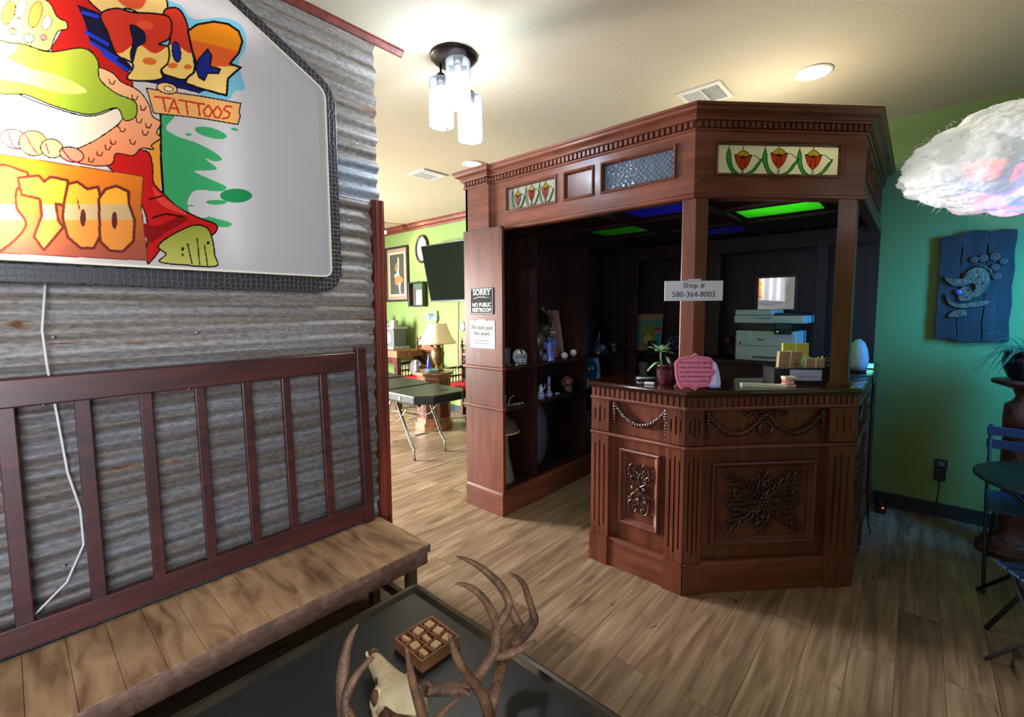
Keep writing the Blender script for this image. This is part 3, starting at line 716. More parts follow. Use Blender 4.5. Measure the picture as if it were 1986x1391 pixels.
# ---------------------------------------------------------------- light box sign on the partition
def poly_mask(pts, X, Y):
    pts = np.array(pts, float); ins = np.zeros(X.shape, bool); j = len(pts)-1
    for i in range(len(pts)):
        xi, yi, xj, yj = *pts[i], *pts[j]
        if yi != yj: ins ^= ((yi > Y) != (yj > Y)) & (X < (xj-xi)*(Y-yi)/(yj-yi)+xi)
        j = i
    return ins
def line_mask(pts, wd, X, Y, closed=False):
    m = np.zeros(X.shape, bool); pts = list(pts)+([pts[0]] if closed else [])
    for (x0, y0), (x1, y1) in zip(pts[:-1], pts[1:]):
        lo, hi = (min(x0,x1)-wd, max(x0,x1)+wd), (min(y0,y1)-wd, max(y0,y1)+wd)
        s = (X > lo[0])&(X < lo[1])&(Y > hi[0])&(Y < hi[1])
        if not s.any(): continue
        a, b = X[s]-x0, Y[s]-y0; dx, dy = x1-x0, y1-y0; t = np.clip((a*dx+b*dy)/(dx*dx+dy*dy+1e-9), 0, 1)
        m[s] |= (a-t*dx)**2+(b-t*dy)**2 < (wd/2)**2
    return m
def smooth(pts, n=5, closed=True):
    P2 = np.array(pts, float); k = len(P2); out = []
    for i in range(k if closed else k-1):
        a, b, c, d = [P2[q % k] if closed else P2[min(max(q,0),k-1)] for q in (i-1, i, i+1, i+2)]
        for j in range(n):
            t = j/n; out.append(tuple(.5*(2*b+(c-a)*t+(2*a-5*b+4*c-d)*t*t+(3*b-3*c+d-a)*t**3)))
    if not closed: out.append(tuple(P2[-1]))
    return out
def lettering_art(X, Y):
    """printed artwork of the sign: graffiti letters, plank, banner and colour splashes; coordinates of the printed sheet"""
    img = np.zeros(X.shape+(3,)); img[:] = (.80, .79, .80)
    def fill(pts, c, sm=True, line=0, lc=(.03,.02,.05)):
        p = smooth(pts) if sm else pts
        m = poly_mask(p, X, Y)
        if callable(c): img[m] = c(X[m], Y[m])
        else: img[m] = [v/255 for v in c]
        if line: img[line_mask(p, line, X, Y, True)] = lc
        return m
    def ell_(cx, cy, a, b, c, rot=0, line=0):
        fill([(cx+a*math.cos(t)*math.cos(rot)-b*math.sin(t)*math.sin(rot), cy+a*math.cos(t)*math.sin(rot)+b*math.sin(t)*math.cos(rot)) for t in np.linspace(0, 2*PI, 24)[:-1]], c, False, line)
    grad = lambda c0, c1, y0, y1: (lambda x, y: np.array(c0)[None]/255*(1-np.clip((y-y0)/(y1-y0),0,1)[:,None])+np.array(c1)[None]/255*np.clip((y-y0)/(y1-y0),0,1)[:,None])
    # pale blue halo behind the letters
    fill([(700,0),(860,20),(930,90),(1080,85),(1170,130),(1185,230),(1150,300),(1170,380),(1180,430),(1130,440),(1100,480),(1000,470),(880,420),(760,380),(600,200)], (120,190,215))
    # green splashes
    GR = (62,166,106)
    fill([(770,550),(840,560),(800,615),(850,655),(950,690),(1035,735),(1070,768),(1035,778),(990,765),(1045,812),(1000,822),(935,825),(1010,862),(1090,900),(1060,922),(960,915),(920,935),(903,985),(930,990),(1000,1040),(1110,1072),(1100,1093),(1040,1090),(960,1060),(850,1000),(785,920)], GR)
    ell_(1137,943,78,34,(36,140,84)); ell_(1042,975,50,12,GR); ell_(1015,640,80,24,GR,.25); ell_(908,648,15,7,GR); ell_(1130,624,18,7,GR,.2)
    fill([(905,1000),(950,1000),(1010,1040),(940,1050)], (205,205,205))
    fill([(712,640),(772,640),(776,915),(735,905)], (236,160,52), False); img[line_mask([(773,545),(776,780),(786,930)], 11, X, Y)] = (.03,.02,.05)
    # red cloth, top and right
    fill([(200,-20),(560,-20),(520,60),(470,130),(560,240),(640,400),(600,420),(480,330),(430,240),(250,250),(300,120)], (186,30,24), True, 5)
    fill([(430,700),(560,735),(650,720),(715,735),(735,800),(740,880),(790,935),(860,1000),(960,1050),(1035,1078),(1045,1108),(1010,1135),(930,1098),(850,1135),(790,1180),(735,1250),(705,1250),(690,1000)], (196,26,26), True, 7)
    fill([(690,1080),(760,1090),(870,1040),(900,1060),(800,1120),(720,1170)], (140,12,18)); fill([(735,900),(800,960),(900,1030),(850,1020),(770,980)], (226,70,56))
    img[line_mask([(735,1050),(800,1030),(880,1045)], 9, X, Y)] = (.2,.01,.02); img[line_mask([(720,960),(780,945)], 8, X, Y)] = (.2,.01,.02)
    # pale ruffled trim with small curls
    fz = [(470,330),(540,350),(585,395),(650,425),(690,460),(720,510),(735,560),(775,590),(755,640),(775,665),(730,700),(740,720),(680,715),(640,750),(560,740),(540,790),(470,800),(400,790),(300,760),(330,720),(480,650),(560,560),(600,500),(480,420)]
    fill(fz, grad((250,196,150),(236,140,96),350,800), True, 6)
    for cx, cy in ((590,625),(640,685),(545,685),(670,580),(520,710),(610,560),(480,740),(700,640),(560,600),(540,395),(650,470),(690,520),(440,770),(715,605)): img[line_mask([(cx-14,cy-12),(cx-10,cy+8),(cx+6,cy+12),(cx+14,cy-6)], 6, X, Y)] = (.35,.10,.05)
    # white and lime sweeping shapes
    fill([(-20,430),(200,500),(420,560),(560,520),(600,505),(585,580),(500,650),(400,705),(310,725),(200,670),(100,640),(-20,650)], (238,226,206), True, 6)
    fill([(-20,180),(120,215),(240,250),(400,232),(470,290),(480,380),(560,450),(650,490),(655,560),(600,580),(560,520),(430,552),(260,510),(120,455),(-20,430)], grad((190,200,70),(148,176,50),200,560), True, 6)
    fill([(-20,270),(150,330),(300,370),(420,440),(300,450),(120,400),(-20,370)], (222,220,120)); fill([(-20,180),(80,205),(60,260),(-20,290)], (212,222,120))
    # bright warm forms above the banner
    for cx, cy, a, b, c in ((70,670,70,45,(250,190,120)),(160,690,70,60,(252,170,90)),(250,715,55,45,(250,196,120)),(345,745,60,35,(244,150,120))): ell_(cx, cy, a, b, c, .25, 6)
    for p in ([(40,640),(60,700),(90,720)],[(120,640),(150,700),(180,740)],[(220,690),(235,740)],[(300,720),(340,770),(390,790)]): img[line_mask(p, 7, X, Y)] = (.55,.10,.22)
    # golden shapes top left
    fill([(-20,-20),(150,-20),(235,10),(275,80),(320,105),(322,140),(280,150),(255,200),(230,245),(120,215),(-20,175)], (246,196,110), True, 6)
    for cx, cy, a, b, c in ((40,60,30,60,(226,120,60)),(100,40,24,50,(252,226,170)),(170,70,30,66,(240,150,70)),(225,110,22,36,(252,230,190)),(140,185,24,22,(120,190,160)),(210,180,16,14,(235,120,130)),(60,150,20,14,(240,130,90))): ell_(cx, cy, a, b, c, .3, 4)
    # blue streaks behind the letters
    fill([(370,20),(480,60),(540,200),(640,330),(610,350),(520,280),(430,190),(410,110)], (20,14,52), False)
    for p in ([(400,60),(470,80)],[(415,155),(520,215)],[(440,205),(560,280)],[(500,260),(610,335)],[(460,180),(500,200)]): img[line_mask(p, 16, X, Y)] = (.10,.22,.80)
    fill([(640,385),(780,350),(930,390),(1000,430),(960,450),(840,420)], (18,20,90), False)
    # letters
    RC = lambda x, y: np.where((y < 235+22*np.sin(x/28))[:,None], np.array([[206,54,34]])/255, np.array([[240,206,112]])/255)
    GC = lambda x, y: np.where((y < 210+.25*(x-1000))[:,None], np.array([[232,140,22]])/255, np.where((y < 320)[:,None], np.array([[226,96,40]])/255, np.array([[244,206,120]])/255))
    fill([(430,-30),(760,-30),(800,60),(700,70),(600,40),(540,90),(500,70)], (236,200,120), True, 8); fill([(560,-30),(700,-30),(680,40),(600,30)], (214,84,44))
    fill([(792,50),(850,38),(888,80),(915,170),(930,260),(937,330),(915,372),(880,384),(830,372),(780,345),(800,260),(820,180),(800,110)], RC, True, 9)
    fill([(485,70),(560,40),(640,60),(740,65),(812,82),(828,140),(810,190),(765,212),(812,228),(810,300),(775,338),(785,372),(740,388),(640,388),(612,372),(640,330),(632,300),(570,270),(545,230),(520,160)], RC, True, 9)
    fill([(628,120),(690,150),(700,200),(660,230),(640,300),(628,260),(640,200)], (16,14,60), True, 5); ell_(850,250,20,50,(20,40,140),-.15,6)
    ell_(720,295,34,18,(222,110,50),.1); ell_(832,316,24,14,(222,110,50)); ell_(905,322,20,12,(222,110,50)); ell_(700,120,40,22,(224,84,44),.2)
    fill([(905,150),(950,118),(1030,104),(1100,116),(1150,150),(1168,200),(1150,256),(1108,306),(1160,325),(1130,350),(1098,380),(1092,460),(1050,450),(960,425),(892,400),(905,372),(935,350),(945,300),(925,240)], GC, False, 11)
    fill([(1000,236),(958,285),(945,330),(958,372),(984,388),(1000,352),(1052,354),(1062,334),(1012,318),(1020,268)], (20,34,130), False, 8)
    # plank with the second word
    fill([(705,425),(800,440),(960,462),(1160,498),(1152,540),(1158,560),(1146,600),(1000,575),(900,562),(740,545),(722,480)], (240,178,108), False, 6); ell_(805,425,50,26,(244,196,130),.2,6); ell_(812,428,22,12,(250,226,190),.2,4)
    RL = (.80,.22,.12)
    for p in ([(745,466),(825,474)],[(785,470),(798,535)],[(812,540),(838,478),(862,545)],[(820,520),(858,524)],[(862,482),(925,492)],[(895,487),(905,550)],[(925,494),(985,502)],[(955,498),(962,556)],
              [(1000,510),(980,535),(990,560),(1010,562),(1022,535),(1005,508)],[(1045,515),(1026,540),(1036,565),(1056,568),(1068,540),(1050,513)],[(1115,515),(1090,510),(1078,528),(1108,545),(1100,566),(1072,572)]): img[line_mask(p, 9, X, Y)] = RL
    # orange banner with large letters
    fill([(-30,738),(690,850),(680,990),(712,1255),(-30,1218)], grad((232,132,28),(160,84,64),800,1230), False, 5, (.45,.2,.12))
    GOLD = lambda x, y: np.where((y < 985)[:,None], np.array([[244,176,52]])/255, np.where((y < 1060)[:,None], np.array([[196,176,130]])/255, np.array([[226,148,64]])/255))
    for L_ in ([(-30,822),(110,828),(132,850),(128,905),(80,905),(75,1000),(122,1085),(30,1185),(-30,1180)],
               [(90,860),(185,850),(212,880),(245,856),(322,872),(320,988),(265,978),(276,1060),(300,1095),(212,1200),(168,1140),(205,1040),(196,955),(108,935)],
               [(330,890),(372,880),(420,915),(470,905),(482,960),(486,1120),(450,1192),(390,1192),(330,1140),(306,1050),(312,980)],
               [(480,960),(510,915),(560,900),(616,926),(618,985),(645,1060),(640,1160),(590,1208),(530,1204),(486,1160)]):
        m = line_mask(smooth(L_, 3) if len(L_) < 10 else L_, 22, X, Y, True); img[m] = (.42,.16,.11)
        fill(L_, GOLD, len(L_) < 10, 6, (.36,.13,.09))
    ell_(400,1050,14,42,(86,34,26)); ell_(552,1062,14,42,(86,34,26)); img[line_mask([(372,960),(384,1010)], 6, X, Y)] = (.36,.13,.09); img[line_mask([(470,970),(482,1010)], 6, X, Y)] = (.36,.13,.09)
    # lime rounded form at the foot
    fill([(762,1190),(800,1150),(870,1110),(940,1085),(1000,1100),(1025,1160),(1035,1230),(1042,1282),(900,1278),(770,1262),(800,1225)], grad((150,160,60),(206,206,110),1090,1280), True, 7)
    for cx, cy, a, b in ((880,1200,7,10),(905,1180,6,8),(1003,1170,8,8),(880,1228,6,6)): ell_(cx, cy, a, b, (40,36,20))
    for p in ([(905,1180),(925,1270)],[(950,1150),(962,1275)],[(985,1180),(1000,1278)]): img[line_mask(p, 7, X, Y)] = (.25,.24,.10)
    return img
sg = thing('lightbox_sign', 'large backlit shop sign with red graffiti lettering and orange banner on corrugated tin', 'sign', (-2.08, .1, 1.66))
YS, ZS0 = 1.018, 1.664
corner = [(-1.75, ZS0), (YS, ZS0), (YS, 2.478), (.43, 2.800), (-1.16, 2.800), (-1.75, 2.478)]
def rnd(poly, r, n=5):
    out = []
    for i, p in enumerate(poly):
        a, b = Vector(poly[i-1])-Vector(p), Vector(poly[(i+1)%len(poly)])-Vector(p); p = Vector(p); rr = min(r, a.length/3, b.length/3)
        s, e = p+a.normalized()*rr, p+b.normalized()*rr
        for k in range(n+1): t = k/n; q = s*(1-t)**2+p*2*t*(1-t)+e*t*t; out.append((q.x, q.y))
    return out
def yz_prism(mb, poly, x0, x1):
    """prism of a (y, z) outline between two x values"""
    old = mb.M; mb.M = old @ Matrix(((0,0,1,0),(1,0,0,0),(0,1,0,0),(0,0,0,1))); mb.prism(poly, x0, x1); mb.M = old; return mb
outl = rnd(corner, .035)
# front sheet carrying the print
Hs = np.array(((2.23866958e+03, -1.43021124e+02, 2.26641966e+02), (7.51526356e+02, -1.57450988e+03, 3.74796430e+03), (5.05686477e-01, -5.47116100e-02, 1.0)))
def grid_sheet(y0, y1, z0, z1, st, art):
    ny, nz = int((y1-y0)/st), int((z1-z0)/st); yy = y0+(y1-y0)*np.arange(ny+1)/ny; zz = z0+(z1-z0)*np.arange(nz+1)/nz
    Yg, Zg = np.meshgrid(yy, zz); me = bpy.data.meshes.new('face_panel')
    # inside of the rounded outline
    cy, cz_ = (Yg[:-1,:-1]+Yg[1:,1:])/2, (Zg[:-1,:-1]+Zg[1:,1:])/2; keep = poly_mask([(a, b) for a, b in rnd(corner, .035)], cy, cz_)
    idx = np.arange((ny+1)*(nz+1)).reshape(nz+1, ny+1)
    F = np.stack([idx[:-1,:-1], idx[:-1,1:], idx[1:,1:], idx[1:,:-1]], -1)[keep]
    V = np.stack([np.full(Yg.size, -2.030), Yg.ravel(), Zg.ravel()], 1); off = root_loc(sg)
    me.vertices.add(len(V)); me.vertices.foreach_set('co', (V-np.array(off)).ravel().astype(np.float32))
    me.loops.add(F.size); me.loops.foreach_set('vertex_index', F.ravel()); me.polygons.add(len(F))
    me.polygons.foreach_set('loop_start', np.arange(0, F.size, 4)); me.polygons.foreach_set('loop_total', np.full(len(F), 4)); me.update(); me.validate()
    col = me.color_attributes.new('print', 'FLOAT_COLOR', 'POINT')
    if art:
        W_ = Yg*Hs[2,0]+Zg*Hs[2,1]+Hs[2,2]; X_ = (Yg*Hs[0,0]+Zg*Hs[0,1]+Hs[0,2])/W_; Y_ = (Yg*Hs[1,0]+Zg*Hs[1,1]+Hs[1,2])/W_
        im = lettering_art(X_, Y_)
    else: im = np.zeros(Yg.shape+(3,)); im[:] = (.80,.79,.80)
    im = np.where(im <= .04045, im/12.92, ((im+.055)/1.055)**2.4)
    col.data.foreach_set('color', np.concatenate([im.reshape(-1, 3), np.ones((im.size//3, 1))], 1).ravel().astype(np.float32))
    o = bpy.data.objects.new('face_panel', me); C.objects.link(o); o.parent = sg; return o
def print_mat():
    m, nt, b = new_mat('printed_acrylic'); nt.nodes.remove(b); L = nt.links
    at = N(nt, 'ShaderNodeAttribute', attribute_name='print')
    df = N(nt, 'ShaderNodeBsdfDiffuse'); tl = N(nt, 'ShaderNodeBsdfTranslucent'); gl = N(nt, 'ShaderNodeBsdfGlossy'); gl.inputs['Roughness'].default_value = .25
    for s in (df, tl): L.new(at.outputs['Color'], s.inputs[0])
    m1 = N(nt, 'ShaderNodeMixShader'); m1.inputs[0].default_value = .5; L.new(df.outputs[0], m1.inputs[1]); L.new(tl.outputs[0], m1.inputs[2])
    m2 = N(nt, 'ShaderNodeMixShader'); m2.inputs[0].default_value = .03; L.new(m1.outputs[0], m2.inputs[1]); L.new(gl.outputs[0], m2.inputs[2])
    L.new(m2.outputs[0], nt.nodes['Material Output'].inputs[0]); return m
PM = print_mat()
for a in ((-.10, YS, ZS0, 2.80, .0018, True), (-1.75, -.10, ZS0, 2.80, .03, False)):
    fp = grid_sheet(*a); fp.data.materials.append(PM)
# rim, casing and hexagonal mesh surround
mb = MB(); ring = outl; n_ = len(ring)
def band(mb, poly, x0, x1, grow0, grow1):
    cyz = (.02, 2.2)
    a = [(y+(0), z) for y, z in poly]
    def gr(p, g):
        out = []
        for i in range(len(p)):
            q = Vector(p[i]); t = (Vector(p[(i+1)%len(p)])-Vector(p[i-1])).normalized(); out.append((q.x+t.y*g, q.y-t.x*g))
        return out
    A, B = gr(poly, grow0), gr(poly, grow1); n = len(poly)
    vs = [(x0, y, z) for y, z in A]+[(x0, y, z) for y, z in B]+[(x1, y, z) for y, z in A]+[(x1, y, z) for y, z in B]
    fs = []
    for i in range(n):
        j = (i+1)%n; fs += [(i, j, n+j, n+i), (2*n+i, 3*n+i, 3*n+j, 2*n+j), (i, 2*n+i, 2*n+j, j), (n+i, n+j, 3*n+j, 3*n+i)]
    mb.add(vs, fs)
band(mb, outl, -2.105, -2.024, 0, .007); obj('rim', mb, P('sign_rim', (222,214,196), .4), sg)
def hexmat():
    m, nt, b = new_mat('black_hexagon_vinyl'); L = nt.links
    q = coords(nt, (1, 1, 1)); v = N(nt, 'ShaderNodeTexVoronoi', feature='DISTANCE_TO_EDGE'); v.inputs['Scale'].default_value = 52; v.inputs['Randomness'].default_value = .35; L.new(q, v.inputs['Vector'])
    f = ramp(nt, v.outputs[0], [(.02, (0,0,0,1)), (.09, (1,1,1,1))])
    L.new(mixc(nt, f, lin((92,92,94)), lin((38,38,41))), b.inputs['Base Color']); b.inputs['Roughness'].default_value = .4
    bp = N(nt, 'ShaderNodeBump'); bp.inputs['Strength'].default_value = .5; bp.inputs['Distance'].default_value = .003; L.new(f, bp.inputs['Height']); L.new(bp.outputs[0], b.inputs['Normal']); return m
mb = MB(); band(mb, outl, -2.120, -2.058, .008, .072); obj('mesh_surround', mb, hexmat(), sg, bevel=.006)
obj('back_box', yz_prism(MB(), outl, -2.124, -2.112), P('white_casing', (235,235,235), .6), sg)
# the tubes inside the box
for (y, z, e, s1, s2) in ((.03, 2.12, 13, .05, .85), (.62, 2.05, .35, .05, .7), (-.60, 2.1, 4, .05, .8), (-1.2, 2.1, 4, .05, .8)):
    lamp('lightbox_tube', 'AREA', (-2.106, y, z), e*.45, (1, .97, .93), s1, s2, aim=(0, y, z))
lamp('lightbox_fill_tube', 'AREA', (-2.104, .30, 2.62), .35, (1, .97, .93), .05, .9, aim=(0, .30, 2.62)).rotation_euler.rotate_axis('Z', PI/2)
mb = MB().tube([(-2.112,.103,1.64),(-2.098,.081,1.446),(-2.098,.085,1.33),(-2.120,.09,1.27),(-2.120,.098,1.174),(-2.120,.112,.962),(-2.118,.135,.829),(-2.118,.136,.7),(-2.105,.087,.592),(-2.09,-.02,.50),(-2.075,-.10,.435)], .0038, 8)
solo('hanging_cord', mb, P('white_cord', (206,206,206), .5), 'white power cord hanging from the backlit sign down the tin wall', 'cord')

# ---------------------------------------------------------------- bench and slatted rail
def plankmat():
    m, nt, b = new_mat('worn_bench_boards'); L = nt.links
    n = N(nt, 'ShaderNodeTexNoise'); n.inputs['Scale'].default_value = 3; n.inputs['Detail'].default_value = 6; n.inputs['Distortion'].default_value = .5; L.new(coords(nt, (1.6, 7, 1)), n.inputs['Vector'])
    n2 = N(nt, 'ShaderNodeTexNoise'); n2.inputs['Scale'].default_value = 1.6; n2.inputs['Detail'].default_value = 3; L.new(coords(nt, (1, 3, 1)), n2.inputs['Vector'])
    c = ramp(nt, n.outputs[0], [(.30, lin((118,86,62))), (.45, lin((164,128,94))), (.62, lin((192,156,118)))])
    v = ramp(nt, n2.outputs[0], [(.35, (.78,.74,.72,1)), (.6, (1.05,1.03,1,1))]); L.new(mixc(nt, 1., c, v, 'MULTIPLY'), b.inputs['Base Color'])
    b.inputs['Roughness'].default_value = .55; return m
PLK = plankmat()
bench = thing('bench', 'low wooden bench with worn cross boards standing against the tin partition', 'bench', (-1.87, .3, 0))
mb = MB(); y = 1.258; k = 0
BX0, BX1 = -2.070, -1.657
while y > -1.2:
    mb.box(BX0, y-.0985, .398, BX1+.012, y-.0005, .420); y -= .099; k += 1
obj('seat_boards', mb, PLK, bench, bevel=.0012, seg=1)
APR = wood('bench_apron', (92,70,62), (120,92,80), (150,120,104), .6, (2,14,14), 0)
mb = MB().box(BX1-.022, -1.2, .325, BX1+.004, 1.25, .397).box(BX0, 1.228, .325, BX1-.022, 1.25, .397).box(BX0, -1.2, .325, BX0+.022, 1.228, .397)
obj('apron', mb, APR, bench, bevel=.002)
obj('edge_strip', MB().box(BX1+.012, -1.2, .385, BX1+.018, 1.258, .419), APR, bench, bevel=.002)
for x in (BX0+.024, BX1-.066):
    for yy in (1.165, -.3, -1.19): obj('leg', MB().box(x, yy, 0, x+.044, yy+.044, .397), APR, bench, bevel=.003)
obj('stretcher', MB().box(BX0+.06, 1.174, .12, BX1-.07, 1.20, .165), APR, bench, bevel=.002); obj('lower_rail', MB().box(BX1-.056, -1.15, .12, BX1-.036, 1.17, .165), APR, bench, bevel=.002)
rail = thing('slatted_headboard', 'dark cherry slatted headboard leaning on the tin wall behind the bench', 'headboard', (-2.07, .5, .422))
xb_, xt_ = -2.048, -2.088
def lean(z): return xb_+(xt_-xb_)*(z-.422)/(1.3-.422)
def rb(y0, y1, z0, z1, w0=0, w1=.03):
    m = MB(); vs = []
    for z in (z0, z1):
        x = lean(z); vs += [(x-w1, y0, z), (x-w0, y0, z), (x-w0, y1, z), (x-w1, y1, z)]
    return m.add(vs, [(3,2,1,0),(4,5,6,7),(0,1,5,4),(1,2,6,5),(2,3,7,6),(3,0,4,7)])
obj('top_rail', rb(-1.2, 1.168, 1.205, 1.297), CHERRY, rail, bevel=.006, seg=3)
obj('bottom_rail', rb(-1.2, 1.168, .440, .520), CHERRY, rail, bevel=.003)
obj('stile', rb(1.166, 1.216, .424, 1.318, -.005, .033), CHERRY, rail, bevel=.004)
for y0, y1 in ((-.036,.006),(.140,.180),(.311,.347),(.480,.514),(.646,.681),(.805,.838),(.976,1.012)): obj('slat', rb(y0, y1, .515, 1.21, .004, .026), CHERRY, rail, bevel=.003)
for k in range(1, 7): y = -.036-.168*k; obj('slat', rb(y, y+.036, .515, 1.21, .004, .026), CHERRY, rail, bevel=.003)

# ---------------------------------------------------------------- coffee table, puzzle box, antlered skull
TZ = .44
ct = thing('coffee_table', 'black coffee table with raised rounded rim in front of the bench', 'table', (-.93, .4, 0))
TB = P('black_painted_top', (30,35,34), .34, var=.25, vs=6, bump=.03, bs=14)
RIM = P('worn_black_rim', (50,47,42), .2, metal=.5, c2=(64,56,44), vs=9)
tx0, tx1, ty0, ty1 = -1.425, -.36, -.75, 1.018
obj('tabletop', MB().box(tx0+.03, ty0+.03, TZ-.04, tx1-.03, ty1-.03, TZ-.014), TB, ct, bevel=.002)
rp = [(0, TZ-.055), (-.006, TZ-.03), (.002, TZ-.008), (-.010, TZ+.000), (-.024, TZ-.002), (-.034, TZ-.009), (-.040, TZ-.0135), (-.040, TZ-.055)]
obj('rim', MB().sweep([(x, y) for x, y in rnd([(tx0, ty0), (tx1, ty0), (tx1, ty1), (tx0, ty1)], .035, 4)], rp, closed=True), RIM, ct, bevel=.003)
obj('apron', MB().box(tx0+.05, ty0+.05, TZ-.12, tx1-.05, ty0+.07, TZ-.042).box(tx0+.05, ty1-.07, TZ-.12, tx1-.05, ty1-.05, TZ-.042).box(tx0+.05, ty0+.07, TZ-.12, tx0+.07, ty1-.07, TZ-.042).box(tx1-.07, ty0+.07, TZ-.12, tx1-.05, ty1-.07, TZ-.042), BLACK, ct, bevel=.002)
for x in (tx0+.05, tx1-.10):
    for y in (ty0+.05, ty1-.10): obj('leg', MB().box(x, y, 0, x+.05, y+.05, TZ-.042), BLACK, ct, bevel=.003)
TS = TZ-.0135
OAK = wood('puzzle_box_wood', (126,82,54), (160,110,76), (184,136,98), .5, (6,6,6), 0); BLK = P('beech_block', (214,170,122), .5, var=.12, vs=14)
BT = Matrix.Translation((-1.118, .836, TS)) @ Matrix.Rotation(math.radians(-1), 4, 'Z')
pb = thing('puzzle_box', 'small square wooden puzzle box holding nine loose blocks on the black table', 'box', (-1.118, .836, TS))
mb = MB(); mb.M = BT; h = .073; t_ = .005
mb.box(-h,-h,0,h,h,.006); mb.box(-h,-h,.006,-h+t_,h,.038); mb.box(h-t_,-h,.006,h,h,.038); mb.box(-h+t_,-h,.006,h-t_,-h+t_,.038); mb.box(-h+t_,h-t_,.006,h-t_,h,.038)
obj('box_frame', mb, OAK, pb, bevel=.0008, seg=1)
for k in (-1, 1):
    for ax in (0, 1):
        mb = MB(); mb.M = BT; c = k*.0227
        if ax == 0: mb.box(c-.0014, -h+t_, .006, c+.0014, h-t_, .036)
        else: mb.box(-h+t_, c-.0014, .006, h-t_, c+.0014, .036)
        obj('partition', mb, OAK, pb)
rn = random.Random(3); names9 = ['near the left rim, back row', 'in the middle of the left side', 'in the front left corner', 'at the back of the middle column', 'in the centre', 'at the front of the middle column', 'in the back right corner', 'in the middle of the right side', 'in the front right corner']
for i in range(3):
    for j in range(3):
        c = BT @ Vector(((i-1)*.0455, (j-1)*.0455, .0065)); mb = MB()
        mb.M = Matrix.Translation(c) @ Matrix.Rotation(rn.choice([0, .12, .08, -.10, .2, -.1]), 4, 'Z')
        a, b_ = rn.choice([(.0145,.0145),(.0185,.0085),(.018,.0105),(.0165,.014),(.0185,.007)]); zt = rn.uniform(.028,.033); sk = rn.uniform(-.004,.004)
        mb.add([(-a,-b_,0),(a,-b_,0),(a,b_,0),(-a,b_,0),(-a+.002,-b_+.001,zt),(a-.002+sk*.3,-b_+.001,zt),(a-.004,b_-.001,zt),(-a+.001+sk*.5,b_-.001,zt)], [(3,2,1,0),(4,5,6,7),(0,1,5,4),(1,2,6,5),(2,3,7,6),(3,0,4,7)])
        col_ = ['western', 'middle', 'eastern'][i]
        rowl = {0: 'on the bench side', 1: 'in the middle', 2: 'on the open floor side'}[i]; coll = {0: 'nearest the skull', 1: 'in the middle row', 2: 'farthest from the skull'}[j]
        solo('puzzle_block', mb, BLK, 'pale wooden block in the puzzle box, %s, %s' % (coll, rowl), 'block', 'blocks in the puzzle box', bevel=.001)
BONE = P('bone', (222,200,156), .5, var=.12, vs=22, bump=.12, bs=60, c2=(236,220,182)); BONE_D = P('bone_hollow', (104,72,40), .7, c2=(60,38,22), vs=30)
ANT = P('antler', (74,50,36), .5, c2=(130,94,66), vs=24, vstretch=(1,1,.5), bump=.5, bs=110); TIPC = P('antler_polished', (150,122,96), .4, c2=(186,160,132), vs=20)
sk = thing('deer_skull', 'pale deer skull with large brown antlers lying on the black table', 'skull', (-.95, .62, TS))
Nn, Ee = Vector((-1.172, .672, .468)), Vector((-.835, .585, .500))
ax_ = (Ee-Nn).normalized(); lat = Vector((0,0,1)).cross(ax_).normalized(); upv = ax_.cross(lat)
secs = [(0,.012,.010,.0),(.03,.019,.016,.002),(.08,.021,.022,.004),(.16,.0225,.027,.007),(.30,.026,.031,.011),(.44,.033,.035,.014),(.54,.046,.038,.016),(.62,.060,.041,.018),(.72,.062,.044,.018),(.80,.054,.046,.014),(.90,.046,.046,.006),(.97,.033,.036,-.002),(1.0,.014,.018,-.006)]
mb = MB(); vs = []; S = 20; Ls = (Ee-Nn).length
for t, wx, hz, up_ in secs:
    c = Nn+ax_*Ls*t+upv*up_
    for k in range(S):
        a = 2*PI*k/S; ww = wx*(abs(math.cos(a))**.85)*(1 if math.cos(a) > 0 else -1); hh = hz*math.sin(a)*(1 if math.sin(a) > 0 else .9)
        if .5 < t < .68 and abs(math.cos(a)) > .75: ww *= .86
        vs.append(c+lat*ww+upv*hh)
mb.add(vs, [(i*S+k, i*S+(k+1)%S, (i+1)*S+(k+1)%S, (i+1)*S+k) for i in range(len(secs)-1) for k in range(S)], True)
mb.add(vs[:S], [list(range(S))]); mb.add(vs[-S:], [list(range(S))])
zmin = min(v[2] for v in mb.v)
obj('cranium', mb, BONE, sk, sub=1)
def on(t, l, u_): return Nn+ax_*Ls*t+lat*l+upv*u_
AXM = Matrix(((ax_.x,lat.x,upv.x,0),(ax_.y,lat.y,upv.y,0),(ax_.z,lat.z,upv.z,0),(0,0,0,1)))
def at(c): m = MB(); m.M = Matrix.Translation(c) @ AXM; return m
